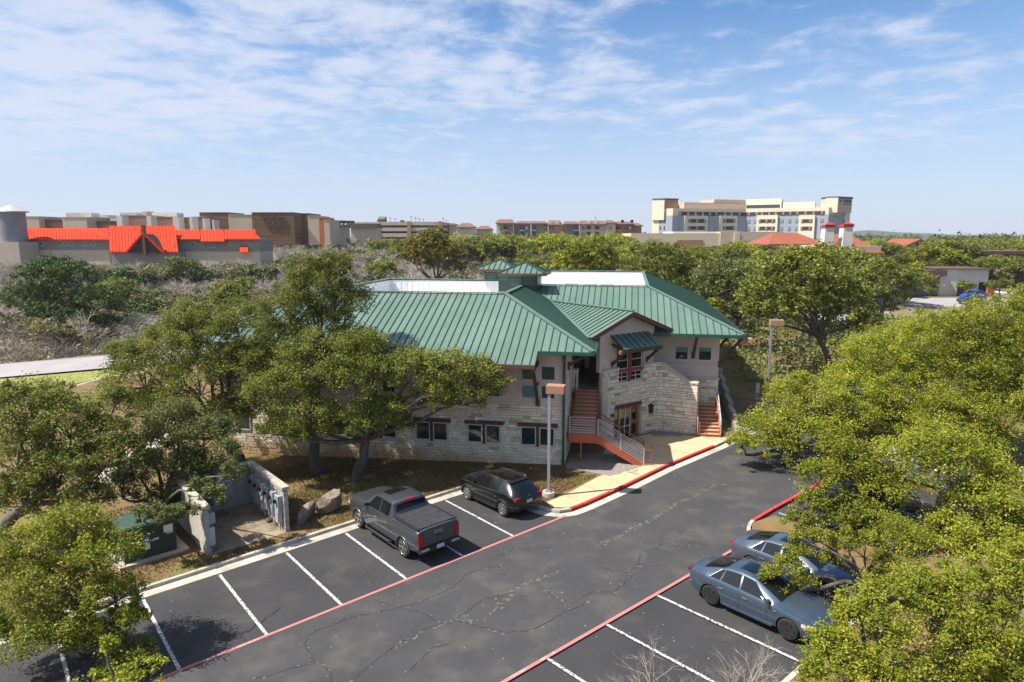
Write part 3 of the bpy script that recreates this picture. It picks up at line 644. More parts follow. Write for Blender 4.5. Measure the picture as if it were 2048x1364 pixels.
# pale lot at far right in front of the white-walled building
sheet('far_parking_lot', [(30, 84, g(30, 84) + .03), (95, 92, g(95, 92) + .03), (110, 113, g(110, 113) + .03), (60, 113, g(60, 113) + .03)], K['far_road'])
struct(ribbon([(x, y, g(x, y) + .02) for x, y in [(30, 75), (48, 80), (70, 85)]], 5).build('verge', K['lawn']))
# ------------------------------------------------------------------ the green-roofed office building
bld = empty('office_building', (BL_A[0], BL_A[1], 0.0), BL_TH)
tag(bld, 'two storey stone and stucco office building with green standing seam metal roof', 'building')
ZE, PT = 6.60, 0.432
SF = Vector((0, 0, 1))

def clip(poly, a, b, c):
    """keep the part of a 2d polygon with a*x+b*y<=c"""
    out = []
    for i in range(len(poly)):
        p, q = poly[i], poly[(i + 1) % len(poly)]
        dp, dq = a * p[0] + b * p[1] - c, a * q[0] + b * q[1] - c
        if dp <= 1e-9: out.append(p)
        if (dp < -1e-9 and dq > 1e-9) or (dp > 1e-9 and dq < -1e-9):
            t = dp / (dp - dq); out.append((p[0] + t * (q[0] - p[0]), p[1] + t * (q[1] - p[1])))
    return out
def area2(p): return sum(p[i][0] * p[(i + 1) % len(p)][1] - p[(i + 1) % len(p)][0] * p[i][1] for i in range(len(p))) / 2

def roof_face(poly, zf, along, parent, single=False, pitch_w=0.42, off=0.0, lift=0.0):
    """poly: 2d outline (s,t); zf(s,t): height; along: 2d unit vector of the eave.
       every pan between two seams becomes a panel of its own with its raised seam"""
    if area2(poly) < 0: poly = poly[::-1]
    ax, ay = along; px = -ay; py = ax
    lo = min(p[0] * ax + p[1] * ay for p in poly); hi = max(p[0] * ax + p[1] * ay for p in poly)
    k = lo - (lo % pitch_w) + off
    allmb = MB(); cnt = 0
    while k < hi:
        strip = clip(clip(poly, ax, ay, k + pitch_w), -ax, -ay, -k)
        if len(strip) >= 3 and abs(area2(strip)) > 0.004:
            mb = allmb if single else MB()
            mb.slab([(s, t, zf(s, t) + .02 + lift) for s, t in strip], (0, 0, .03), 0)
            # seam along the low-k edge
            e = [p for p in strip if abs(p[0] * ax + p[1] * ay - k) < 1e-4]
            if len(e) >= 2:
                e.sort(key=lambda p: p[0] * px + p[1] * py)
                a, b = e[0], e[-1]
                A = (a[0], a[1], zf(*a) + .045 + lift); B = (b[0], b[1], zf(*b) + .045 + lift)
                if (Vector(A) - Vector(B)).length > .05: mb.bar(A, B, .034, .055, mi=1)
            if not single: mb.build('roof_panel', [K['roof'], K['roof_rib']], parent)
            cnt += 1
        k += pitch_w
    if single: tag(allmb.build('roof_panels', [K['roof'], K['roof_rib']], parent), kind='stuff')
    return cnt

EV = dict(lf=-.9, le=1.48, rf=6.8, re=10.12, bb=38.0, rl=-12.7, lb=22.7, ll=-21.7)
KR = 5.68
ZR = ZE + PT * KR
RD = dict(lf=-.9 + KR, le=1.48 - KR, rf=6.8 + KR, re=10.12 - KR, bb=38 - KR, rl=-12.7 + KR, lb=22.7 - KR, ll=-21.7 + KR)
f_front = lambda s, t: ZE + PT * (t - EV['lf'])
f_end = lambda s, t: ZE + PT * (EV['le'] - s)
f_rfront = lambda s, t: ZE + PT * (t - EV['rf'])
f_right = lambda s, t: ZE + PT * (EV['re'] - s)
f_back = lambda s, t: ZE + PT * (EV['bb'] - t)
f_rleft = lambda s, t: ZE + PT * (s - EV['rl'])
f_lback = lambda s, t: ZE + PT * (EV['lb'] - t)
f_left = lambda s, t: ZE + PT * (s - EV['ll'])
BAY0, BAY1, BAYT = -7.45, -1.42, -2.12
P_front = [(EV['ll'], EV['lf']), (BAY0, EV['lf']), (BAY0, BAYT), (BAY1, BAYT), (BAY1, EV['lf']), (EV['le'], EV['lf']), (RD['le'], RD['lf']), (RD['ll'], RD['lf'])]
P_front_main = [P_front[0], P_front[5], P_front[6], P_front[7]]
P_bay = [(BAY0, BAYT), (BAY1, BAYT), (BAY1, EV['lf']), (BAY0, EV['lf'])]
P_end = [(EV['le'], EV['lf']), (EV['le'], EV['rf']), (RD['le'], RD['rf']), (RD['le'], RD['lf'])]
P_rfront = [(EV['le'], EV['rf']), (EV['re'], EV['rf']), (RD['re'], RD['rf']), (RD['le'], RD['rf'])]
P_right = [(EV['re'], EV['rf']), (EV['re'], EV['bb']), (RD['re'], RD['bb']), (RD['re'], RD['rf'])]
P_back = [(EV['re'], EV['bb']), (EV['rl'], EV['bb']), (RD['rl'], RD['bb']), (RD['re'], RD['bb'])]
P_rleft = [(EV['rl'], EV['bb']), (EV['rl'], EV['lb']), (RD['rl'], RD['lb']), (RD['rl'], RD['bb'])]
P_lback = [(EV['rl'], EV['lb']), (EV['ll'], EV['lb']), (RD['ll'], RD['lb']), (RD['rl'], RD['lb'])]
P_left = [(EV['ll'], EV['lb']), (EV['ll'], EV['lf']), (RD['ll'], RD['lf']), (RD['ll'], RD['lb'])]

deck = MB()
for poly, zf in ((P_front_main, f_front), (P_bay, f_front), (P_end, f_end), (P_rfront, f_rfront), (P_right, f_right), (P_back, f_back), (P_rleft, f_rleft), (P_lback, f_lback), (P_left, f_left)):
    pts = poly if area2(poly) > 0 else poly[::-1]
    deck.slab([(s, t, zf(s, t) - .012) for s, t in pts], (0, 0, .16), 0)
roof = deck.build('roof', [K['soffit']], bld)
def front_strips(poly, zf, al, **kw): roof_face(poly, zf, al, roof, **kw)
# main front slope, with the deeper bay joined on pan by pan
roof_face([(EV['ll'], EV['lf']), (BAY0, EV['lf']), (BAY0, RD['lf']), (RD['ll'], RD['lf'])], f_front, (1, 0), roof)
roof_face([(BAY0, BAYT), (BAY1, BAYT), (BAY1, 2.0), (RD['le'], RD['lf']), (BAY0, RD['lf'])], f_front, (1, 0), roof)
roof_face([(BAY1, EV['lf']), (EV['le'], EV['lf']), (BAY1, EV['lf'] + EV['le'] - BAY1)], f_front, (1, 0), roof)
roof_face(P_end, f_end, (0, 1), roof)
roof_face(P_rfront, f_rfront, (1, 0), roof)
roof_face(P_right, f_right, (0, 1), roof)
roof_face(P_back, f_back, (1, 0), roof, single=True)
roof_face(P_rleft, f_rleft, (0, 1), roof, single=True)
roof_face(P_lback, f_lback, (1, 0), roof, single=True)
roof_face(P_left, f_left, (0, 1), roof, single=True)
# ridge, hip and valley caps
cap = MB()
def ridge(p, q, w=.26):
    cap.bar((p[0], p[1], p[2] + .075), (q[0], q[1], q[2] + .075), w, .05)
rr = lambda a, b: (RD[a], RD[b], ZR)
loop = [(RD['ll'], RD['lf']), (RD['le'], RD['lf']), (RD['le'], RD['rf']), (RD['re'], RD['rf']), (RD['re'], RD['bb']), (RD['rl'], RD['bb']), (RD['rl'], RD['lb']), (RD['ll'], RD['lb'])]
for i in range(8): ridge((*loop[i], ZR), (*loop[(i + 1) % 8], ZR))
for e, r_ in (((EV['le'], EV['lf']), loop[1]), ((EV['re'], EV['rf']), loop[3]), ((EV['re'], EV['bb']), loop[4]), ((EV['rl'], EV['bb']), loop[5]), ((EV['ll'], EV['lb']), loop[7]), ((EV['ll'], EV['lf']), loop[0])):
    ridge((*e, ZE), (*r_, ZR))
cap.build('ridge_cap', K['roof'], roof)
# gutters / fascias along the eaves that show
fas = MB()
def gutter(p, q, z, w=.13, h=.17):
    fas.bar((p[0], p[1], z - .075), (q[0], q[1], z - .075), w, h)
zb = f_front(0, BAYT)
gutter((EV['ll'], EV['lf'] - .05), (BAY0, EV['lf'] - .05), ZE); gutter((BAY1 + .04, EV['lf'] - .05), (EV['le'] + .05, EV['lf'] - .05), ZE)
gutter((EV['le'] + .05, EV['lf']), (EV['le'] + .05, 2.4), ZE); gutter((5.0, EV['rf'] - .05), (EV['re'] + .05, EV['rf'] - .05), ZE)
gutter((EV['re'] + .05, EV['rf']), (EV['re'] + .05, EV['bb']), ZE); gutter((EV['ll'] - .05, EV['lf']), (EV['ll'] - .05, EV['lb']), ZE)
fas.build('eave_gutter', K['roof_edge'], roof)
fb = MB(); fb.bar((BAY0 - .02, BAYT - .03, zb - .10), (BAY1 + .02, BAYT - .03, zb - .10), .05, .20)
for s in (BAY0, BAY1): fb.bar((s, BAYT, zb - .09), (s, EV['lf'], ZE - .09), .05, .19)
fb.build('bay_fascia', K['fascia'], roof)

# white-walled roof well behind the ridges: each ribbed wall panel strip
well = MB(); well.poly([(p[0], p[1], 7.3) for p in loop])
wellf = well.build('roof_well', K['white_metal'], bld)
for i in range(8):
    (s0, t0), (s1, t1) = loop[i], loop[(i + 1) % 8]
    L_ = math.hypot(s1 - s0, t1 - t0); ux, uy = (s1 - s0) / L_, (t1 - t0) / L_; nx, ny = -uy, ux
    n = max(1, int(L_ / .46)); w = L_ / n; shown = i in (4, 5, 6, 7)
    mball = MB()
    for k in range(n):
        mb = MB() if shown else mball
        a, b = k * w + .008, (k + 1) * w - .008
        pa = (s0 + ux * a + nx * .06, t0 + uy * a + ny * .06); pb = (s0 + ux * b + nx * .06, t0 + uy * b + ny * .06)
        mb.bar((*pa, 8.16), (*pb, 8.16), .025, 1.70)
        mb.bar((pa[0] + nx * .02, pa[1] + ny * .02, 7.31), (pa[0] + nx * .02, pa[1] + ny * .02, 9.0), .03, .03)
        if shown: mb.build('well_panel', K['white_metal'], wellf)
    if not shown: tag(mball.build('well_panels', K['white_metal'], wellf), kind='stuff')
vent = MB()
for s, t in ((-1.0, 14.5), (1.6, 14.2), (0.4, 14.0)):
    vent.box(s - .45, s + .45, t - .4, t + .4, 7.31, 9.14)
vent.build('roof_vent', K['white_metal'], wellf)

# entrance gable set across the inner corner
d45 = math.sqrt(.5)
def GD(w, c):                         # w across the gable, c out of the wall: point on the diagonal frame
    return ((w * math.sqrt(2) + c) / 2, (w * math.sqrt(2) - c) / 2)
W0 = 8.28 * d45                       # ridge line
ZG, PG, CG, HG = 8.10, 0.38, -1.28, 3.34
f_gl = lambda s, t: ZG - PG * (W0 - (s + t) * d45)
f_gr = lambda s, t: ZG - PG * ((s + t) * d45 - W0)
V0 = (-2.0, 10.28); PA = GD(W0, CG); PL = GD(W0 - HG, CG); PRR = GD(W0 + HG, CG)
VL = (1.10, 2.35); 
gable = MB()
gable.slab([(s, t, f_gl(s, t) + .012) for s, t in (PL, PA, V0)], (0, 0, .18)); gable.slab([(s, t, f_gr(s, t) + .012) for s, t in (PA, PRR, V0)], (0, 0, .18))
gb = gable.build('entrance_gable_roof', K['fascia'], bld)
roof_face([PL, PA, V0], f_gl, (d45, -d45), gb, pitch_w=.40, lift=.03)
roof_face([PA, PRR, V0], f_gr, (d45, -d45), gb, pitch_w=.40, lift=.03)
gc = MB(); gc.bar((*V0, ZG + .10), (*PA, ZG + .10), .24, .05); gc.bar((*V0, ZG + .06), (*PL, f_gl(*PL) + .06), .34, .04)
gc.build('ridge_cap', K['roof'], gb)
ff = MB()
for q, zf in ((PL, f_gl), (PRR, f_gr)):
    o_ = .035 * d45
    ff.bar((PA[0] + o_, PA[1] - o_, ZG - .08), (q[0] + o_, q[1] - o_, zf(*q) - .08), .07, .24)
ff.build('gable_fascia', K['fascia'], gb)

# ---- walls
def wall(name, mat, *boxes):
    mb = MB()
    for b in boxes: mb.box(*b)
    return mb.build(name, mat, bld)
WT = 6.42
# window openings on the front: (s0, s1, z0, z1)
GW = []
for k in range(7):
    c = -1.515 - 3.0 * k
    GW += [(c - .93, c - .09, 1.2, 2.25), (c + .09, c + .93, 1.2, 2.25)]
UW = []
for k in range(7):
    c = -1.5 - 3.0 * k
    for a in (c - .93, c + .14):
        UW += [(a, a + .80, 3.83, 4.61), (a, a + .80, 4.85, 5.67)]
st_boxes = [(-20.4, 0, 0, .3, 3.56, WT), (-.3, 0, .3, 5.2, 3.56, WT), (-20.4, -20.1, .3, 21.4, -1, WT)]
sw = wall('stucco_wall', K['stucco'], *st_boxes)
wall('rear_wall', K['stucco'], (-20.1, -11.5, 21.1, 21.4, -1, WT), (-11.5, -11.2, 21.1, 36.7, -1, WT), (-11.5, 8.97, 36.4, 36.7, -1, WT))
wall('ground_wall', K['mortar'], (-20.4, -.02, .06, .3, -1, 3.555), (-.36, -.06, .3, 5.2, -1, 3.555))
bandm = MB(); bandm.box(-20.4, .03, -.035, .05, 3.50, 3.60); bandm.box(-.05, .035, .05, 5.2, 3.50, 3.60); bandm.build('wall_band', K['stucco'], bld)
# right wing
TW = 8.8
wall('stucco_wall', K['stucco'], (4.4, 8.97, TW, TW + .3, 3.5, WT + .2))
wall('stucco_wall', K['stucco'], (8.67, 8.97, TW + .3, 36.4, 0, WT + .2))
wall('ground_wall', K['mortar'], (4.4, 9.0, TW - .02, TW + .28, -.5, 3.5))
lb = MB(); lb.box(4.4, 9.06, TW - .12, TW + .1, 3.42, 3.54); lb.build('stone_ledge', K['cap'], bld)
jt = MB(); jt.box(4.5, 8.975, TW - .006, TW + .05, 4.42, 4.44); jt.build('wall_joint', K['grey_door'], bld)

def window(s0, s1, z0, z1, t, frame='wframe', glass='glass', blind=0.0, facing='front', mull=(), fw=.055, cross=()):
    """frame and mullions as a part, the panes as its sub-parts"""
    mb = MB()
    X = (lambda a, b, z: (a, t - b, z)) if facing == 'front' else facing
    def bx(a0, a1, za, zb, d0, d1, mbx):
        vs = [X(a, d, z) for z in (za, zb) for d in (d1, d0) for a in (a0, a1)]
        mbx.add(vs, [(0, 2, 3, 1), (4, 5, 7, 6), (0, 1, 5, 4), (2, 6, 7, 3), (0, 4, 6, 2), (1, 3, 7, 5)])
    bx(s0, s0 + fw, z0, z1, -.05, .045, mb); bx(s1 - fw, s1, z0, z1, -.05, .045, mb)
    bx(s0 + fw, s1 - fw, z0, z0 + fw, -.05, .045, mb); bx(s0 + fw, s1 - fw, z1 - fw, z1, -.05, .045, mb)
    xs_ = [s0 + fw] + [x for x in mull] + [s1 - fw]; zs_ = [z0 + fw] + list(cross) + [z1 - fw]
    for x in mull: bx(x - .02, x + .02, z0 + fw, z1 - fw, -.05, .035, mb)
    for z in cross: bx(s0 + fw, s1 - fw, z - .02, z + .02, -.05, .036, mb)
    wo = mb.build('window', K[frame], bld)
    for i in range(len(xs_) - 1):
        for j in range(len(zs_) - 1):
            pm = MB(); bx(xs_[i], xs_[i + 1], zs_[j], zs_[j + 1], -.03, .012, pm); pm.build('pane', K[glass], wo)
    if blind:
        bm_ = MB(); bx(s0 + fw + .01, s1 - fw - .01, z1 - fw - blind * (z1 - z0), z1 - fw - .002, .012, .015, bm_); bm_.build('blind', K['blind'], wo)
    return wo
lint = MB()
for k in range(7):
    c = -1.515 - 3.0 * k
    (lambda m: (m.box(c - 1.08, c + 1.08, -.10, .1, 2.27, 2.455), m.box(c - .085, c + .085, -.07, .1, 1.16, 2.268), m.build('lintel', K['timber'], bld)))(MB())
for i, (a, b, c, d) in enumerate(GW):
    window(a, b, c, d, 0.0, cross=())
for i, (a, b, c, d) in enumerate(UW):
    window(a, b, c, d, 0.0, blind=(.95 if (c < 4.2 and i % 4 == 0) else 0.0))
window(6.20, 7.06, 4.62, 5.54, TW, blind=.38); window(7.66, 8.52, 4.62, 5.54, TW, blind=.30)
# end-wall slit windows of the left wing (face +s)
endX = lambda a, d, z: (d, a, z)
window(1.1, 1.75, 4.75, 5.6, 0, facing=endX); window(3.0, 3.6, 4.75, 5.6, 0, facing=endX)

# ---- stones: coursed limestone, the largest as parts, the rest joined
STONES = []                            # (area, verts, dark)
srng = random.Random(11)
def stone_field(X, w0, w1, z0f, z1f, holes, dist, zmin=-.6, zmax=3.5):
    """X(w, depth, z) -> local point; z0f/z1f(w): wall outline; dist: ranking weight"""
    z = zmin
    while z < zmax:
        h = srng.choice((.13, .16, .19, .19, .23, .27))
        w = w0
        while w < w1 - .02:
            L_ = srng.uniform(.22, .62) if h > .15 else srng.uniform(.25, .7)
            e = min(w + L_, w1)
            if w1 - e < .15: e = w1
            a, b, c, d = w + .008, e - .008, z + .008, min(z + h, zmax) - .008
            top = min(z1f((a + b) / 2), z1f(a), z1f(b))
            segs = [(a, b)]
            for (ha, hb, hc, hd) in holes:
                ns = []
                for (p, q) in segs:
                    if d > hc and c < hd and q > ha and p < hb:
                        if ha - p > .07: ns.append((p, ha - .008))
                        if q - hb > .07: ns.append((hb + .008, q))
                    else: ns.append((p, q))
                segs = ns
            d2 = min(d, top - .01)
            for (p, q) in segs:
                if d2 - c > .05 and d2 > z0f((p + q) / 2):
                    pr = srng.uniform(.0, .030); ch = .012
                    o = .035 + pr
                    j = lambda: srng.uniform(-.006, .006)
                    vs = [X(p, 0, c), X(q, 0, c), X(q, 0, d2), X(p, 0, d2),
                          X(p + ch + j(), o, c + ch + j()), X(q - ch + j(), o, c + ch + j()), X(q - ch + j(), o, d2 - ch + j()), X(p + ch + j(), o, d2 - ch + j())]
                    fs = [(4, 5, 6, 7), (0, 1, 5, 4), (1, 2, 6, 5), (2, 3, 7, 6), (3, 0, 4, 7)]
                    STONES.append(((q - p) * (d2 - c) * dist((p + q) / 2, c), vs, fs, srng.random() < .10))
            w = e
        z += h
holes_front = [(c - 1.10, c + 1.10, 2.25, 2.47) for c in (-1.515 - 3 * k for k in range(7))] + [(c - .95, c + .95, 1.15, 2.3) for c in (-1.515 - 3 * k for k in range(7))]
stone_field(lambda w, d, z: (w, .055 - d, z), -20.4, 0.0, lambda w: -.75, lambda w: 3.5, holes_front, lambda w, z: 1.0 if w > -9.2 else .03, zmin=-.72)
stone_field(lambda w, d, z: (d - .055, w, z), 0.0, 4.2, lambda w: -.6, lambda w: 3.5, [], lambda w, z: .5, zmin=-.45)
stone_field(lambda w, d, z: (w, TW - .02 - d, z), 7.0, 9.0, lambda w: 0, lambda w: 3.42, [], lambda w, z: .8, zmin=.3)
# curved entrance wall
EC = -2.02
curve = [GD(x, EC) for x in (4.0, 5.0, 6.0, 7.0, 7.5)]
curve += [(4.85, 6.82), (5.1, 6.94), (5.45, 6.95), (6.1, 6.80), (6.8, 6.61), (7.5, 6.40)]
cv = [Vector((*p, 0)) for p in curve]
acc = [0.0]
for i in range(1, len(cv)): acc.append(acc[-1] + (cv[i] - cv[i - 1]).length)
CW = acc[-1]
def ecurve(w, d):
    w = max(0, min(CW, w))
    for i in range(len(cv) - 1):
        if w <= acc[i + 1] + 1e-9: break
    t = (w - acc[i]) / (acc[i + 1] - acc[i])
    def nrm(j):
        j0, j1 = max(j - 1, 0), min(j + 1, len(cv) - 1); e = cv[j1] - cv[j0]; return Vector((e.y, -e.x, 0)).normalized()
    n = nrm(i).lerp(nrm(i + 1), t).normalized()
    p = cv[i].lerp(cv[i + 1], t) + n * d
    return p
Xe = lambda w, d, z: (ecurve(w, d).x, ecurve(w, d).y, z)
def etop(w):
    s_ = ecurve(w, 0).x
    return 4.70 if s_ < 5.45 else max(3.58, 4.70 - (s_ - 5.45) * .72)
DOOR = (.95, 3.25, .0, 2.42); EWIN = (1.25, 3.3, 3.82, 4.8)
em = MB(); n = 60
def estrip(w0, w1, z0, z1f):
    m_ = max(1, int((w1 - w0) / .15))
    for i in range(m_):
        a, b = w0 + (w1 - w0) * i / m_, w0 + (w1 - w0) * (i + 1) / m_
        za, zb = (z1f(a), z1f(b)) if callable(z1f) else (z1f, z1f)
        vs = [Xe(a, -.02, z0), Xe(b, -.02, z0), Xe(b, -.02, zb), Xe(a, -.02, za), Xe(a, -.32, z0), Xe(b, -.32, z0), Xe(b, -.32, zb), Xe(a, -.32, za)]
        em.add(vs, [(0, 1, 2, 3), (5, 4, 7, 6), (3, 2, 6, 7)] + ([(4, 0, 3, 7)] if i == 0 else []) + ([(1, 5, 6, 2)] if i == m_ - 1 else []))
estrip(0, DOOR[0], -.3, etop); estrip(DOOR[0], DOOR[1], DOOR[3], lambda w: min(etop(w), EWIN[2]))
estrip(DOOR[1], CW, -.3, etop)
ew = em.build('entrance_stone_wall', K['mortar'], bld)
stone_field(Xe, 0.0, CW, lambda w: 0, etop, [DOOR, EWIN], lambda w, z: 1.6, zmin=-.05, zmax=4.70)
# left return of the entrance wall beside the stairs
rx0, ry0 = ecurve(0, 0).x, ecurve(0, 0).y
rt = MB(); rt.box(rx0 - .02, rx0 + .3, ry0, ry0 + 3.2, 0, 4.66); rt.build('stair_side_wall', K['mortar'], bld)
stone_field(lambda w, d, z: (rx0 - .02 - d, ry0 + w, z), 0.0, 3.2, lambda w: 0, lambda w: 4.66, [], lambda w, z: .6, zmin=0, zmax=4.66)
STONES.sort(key=lambda s: -s[0])
NBIG = 296
joined = {0: MB(), 1: MB()}
for i, (ar, vs, fs, dk) in enumerate(STONES):
    if i < NBIG: (MB().add(vs, fs)).build('stone', K['stone_dark'] if dk else K['stone'], bld)
    else: joined[0].add(vs, fs, 1 if dk else 0)
tag(joined[0].build('stones', [K['stone'], K['stone_dark']], bld), kind='stuff')
# cap stones along the entrance wall top
cm = MB()
def capseg(a, b):
    m_ = max(1, int((b - a) / .2))
    for i in range(m_):
        p, q = a + (b - a) * i / m_, a + (b - a) * (i + 1) / m_
        vs = [Xe(p, .09, etop(p) - .01), Xe(q, .09, etop(q) - .01), Xe(q, .09, etop(q) + .09), Xe(p, .09, etop(p) + .09), Xe(p, -.34, etop(p) - .01), Xe(q, -.34, etop(q) - .01), Xe(q, -.34, etop(q) + .09), Xe(p, -.34, etop(p) + .09)]
        cm.add(vs, [(0, 1, 2, 3), (5, 4, 7, 6), (3, 2, 6, 7), (0, 4, 5, 1)] + ([(4, 0, 3, 7)] if i == 0 else []) + ([(1, 5, 6, 2)] if i == m_ - 1 else []))
capseg(0, EWIN[0]); capseg(EWIN[1], CW)
cm.build('wall_cap', K['cap'], bld)

# stucco gable wall over the entrance
CWALL = -2.12
gw = MB()
def gpt(w, z, c=CWALL): p = GD(w, c); return (p[0], p[1], z)
wl_, wr_ = W0 - 2.08, W0 + 2.42
zr = lambda w: ZG - PG * abs(w - W0) - .12
for seg in ([(wl_, 4.6), (5.05, 4.6), (5.05, 6.5), (wl_, 6.5)], [(5.05, 6.2), (7.35, 6.2), (7.35, 6.5), (5.05, 6.5)], [(7.35, 4.6), (wr_, 4.6), (wr_, 6.5), (7.35, 6.5)], [(wl_, 6.5), (wr_, 6.5), (wr_, zr(wr_)), (W0, zr(W0)), (wl_, zr(wl_))]):
    gw.slab([gpt(w, z) for w, z in seg], Vector((d45, -d45, 0)) * .3)
gw.build('gable_wall', K['stucco'], bld)
sr = MB(); q0 = GD(wr_, CWALL); sr.box(q0[0] - .25, q0[0], q0[1], TW + .1, 3.5, 6.75); sr.build('gable_side_wall', K['stucco'], bld)
# big red framed window in the gable
gX = lambda a, d, z: (GD(a, CWALL + .02 + d * math.sqrt(2) - .12)[0], GD(a, CWALL + .02 + d * math.sqrt(2) - .12)[1], z)
wmid = (5.1 + 7.3) / 2
for (a, b) in ((5.12, wmid - .09), (wmid + .09, 7.28)):
    window(a, b, 4.62, 6.18, 0, frame='wframe', glass='glass_dark', facing=gX, mull=((a + b) / 2,) if False else (), cross=(5.15,), fw=.05)
    window(a, b, 3.84, 4.42, 0, frame='wframe', glass='glass_dark', facing=gX, mull=((a + b) / 2,), cross=(4.13,), fw=.05)
rf = MB()
def gbox(mb, a0, a1, z0, z1, c0, c1):
    vs = [(*GD(a, c), z) for z in (z0, z1) for c in (c0, c1) for a in (a0, a1)]
    mb.add(vs, [(0, 2, 3, 1), (4, 5, 7, 6), (0, 1, 5, 4), (2, 6, 7, 3), (0, 4, 6, 2), (1, 3, 7, 5)])
gbox(rf, 5.05, 7.35, 4.43, 4.61, -2.25, -2.0); gbox(rf, wmid - .085, wmid + .085, 3.84, 4.43, -2.25, -2.0); gbox(rf, wmid - .085, wmid + .085, 4.61, 6.2, -2.25, -2.0)
rf.build('window_cross_frame', K['rframe'], bld)
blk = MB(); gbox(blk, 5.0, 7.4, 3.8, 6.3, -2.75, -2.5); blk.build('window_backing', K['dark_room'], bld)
# canopy over the window
cw0, cw1 = 4.62, 7.78
cz0, cz1 = 6.74, 6.05; cc0, cc1 = CWALL, CWALL + 1.55
can = MB()
for_top = [(*GD(cw0, cc1), cz1), (*GD(cw1, cc1), cz1), (*GD(cw1, cc0), cz0), (*GD(cw0, cc0), cz0)]
can.slab(for_top, (0, 0, .09))
cano = can.build('window_canopy', K['roof_edge'], bld)
n = 7
for i in range(n):
    a, b = cw0 + (cw1 - cw0) * i / n, cw0 + (cw1 - cw0) * (i + 1) / n
    mb = MB(); mb.slab([(*GD(a + .01, cc1), cz1 + .025), (*GD(b - .01, cc1), cz1 + .025), (*GD(b - .01, cc0), cz0 + .025), (*GD(a + .01, cc0), cz0 + .025)], (0, 0, .02))
    mb.bar((*GD(a, cc1), cz1 + .045), (*GD(a, cc0), cz0 + .045), .04, .06, mi=1)
    mb.build('canopy_panel', [K['roof'], K['roof_rib']], cano)
fbm = MB(); fbm.bar((*GD(cw0 - .12, cc1 - .1), cz1 - .15), (*GD(cw1 + .12, cc1 - .1), cz1 - .15), .14, .2); fbm.build('canopy_beam', K['timber'], cano)
for a in (cw0 - .20, cw1 + .20):
    e = MB(); e.bar((*GD(a - .1, cc1 - .1), cz1 - .15), (*GD(a + .1, cc1 - .1), cz1 - .15), .17, .22); e.build('beam_end', K['timber_end'], cano)
for a in (cw0 + .12, cw1 - .12):
    e = MB(); e.bar((*GD(a, CWALL + .02), 4.98), (*GD(a, cc1 - .15), cz1 - .2), .14, .14); e.bar((*GD(a, CWALL + .05), 4.86), (*GD(a, CWALL + .05), 5.2), .2, .1)
    e.bar((*GD(a, CWALL), 6.2), (*GD(a, cc1 - .1), 6.02), .13, .15); e.build('brace', K['timber'], cano)

# entrance doors in the stone wall
DX = lambda w, d, z: Xe(w, d - .22, z)
def dbox(mb, w0, w1, z0, z1, d0=-.05, d1=.03):
    vs = [DX(w, d, z) for z in (z0, z1) for d in (d1, d0) for w in (w0, w1)]
    mb.add(vs, [(0, 1, 3, 2), (4, 6, 7, 5), (0, 4, 5, 1), (2, 3, 7, 6), (0, 2, 6, 4), (1, 5, 7, 3)])
hd = MB(); dbox(hd, DOOR[0] - .05, DOOR[1] + .05, 2.24, 2.46, -.05, .24); hd.build('door_header', K['timber'], bld)
jam = MB(); dbox(jam, DOOR[0], DOOR[0] + .1, .12, 2.24); dbox(jam, DOOR[1] - .1, DOOR[1], .12, 2.24); jam.build('door_jamb', K['wood_door'], bld)
cxs = (DOOR[0] + .1, 1.62, 2.02, 2.5, DOOR[1] - .1)
for i, (a, b) in enumerate(((cxs[0], 1.60), (2.52, cxs[4]))):
    mb = MB(); dbox(mb, a, a + .12, .14, 2.22); dbox(mb, b - .12, b, .14, 2.22)
    for z0, z1 in ((.14, .4), (1.05, 1.3), (2.08, 2.22)): dbox(mb, a + .12, b - .12, z0, z1)
    do = mb.build('door', K['wood_door'], bld)
    for z0, z1 in ((.4, 1.05), (1.3, 2.08)):
        pm = MB(); dbox(pm, a + .12, b - .12, z0, z1, -.04, 0.0); pm.build('pane', K['glass_dark'], do)
    hm = MB(); dbox(hm, (b - .09) if i == 0 else (a + .05), (b - .05) if i == 0 else (a + .09), .95, 1.25, .03, .08); hm.build('handle', K['chrome'], do)
mb = MB()
for x in (1.62, 2.06, 2.5): dbox(mb, x - .03, x + .03, .14, 2.24)
for z in (.14, .95, 2.18): dbox(mb, 1.65, 2.47, z, z + .06, -.05, .028)
sd = mb.build('sidelight', K['wframe'], bld)
for a, b in ((1.65, 2.03), (2.09, 2.47)):
    for z0, z1 in ((.2, .95), (1.01, 2.18)):
        pm = MB(); dbox(pm, a, b, z0, z1, -.04, 0.0); pm.build('pane', K['glass_dark'], sd)
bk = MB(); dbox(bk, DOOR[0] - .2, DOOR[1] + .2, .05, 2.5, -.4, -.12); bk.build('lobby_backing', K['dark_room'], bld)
# wall lantern
lm = MB(); p = ecurve(3.95, .16)
lm.lathe([(.10, 1.62), (.14, 1.66), (.15, 2.02), (.20, 2.06), (.05, 2.2), (.02, 2.26)], 6, (p.x, p.y, 0)); q = ecurve(3.95, .02)
lm.bar((q.x, q.y, 1.95), (p.x, p.y, 2.15), .05, .05); lm.build('wall_lantern', K['black_plastic'], bld)
lp = MB()
for kx in range(9):
    a = kx * 2.4; lp.tube([(ecurve(.72, .12).x, ecurve(.72, .12).y, 1.95), (ecurve(.72, .12).x + .16 * math.cos(a), ecurve(.72, .12).y + .16 * math.sin(a), 2.05 - .03 * kx)], [.05, .012], 5)
lp.build('hanging_fern', K['leaf_cedar'], bld)

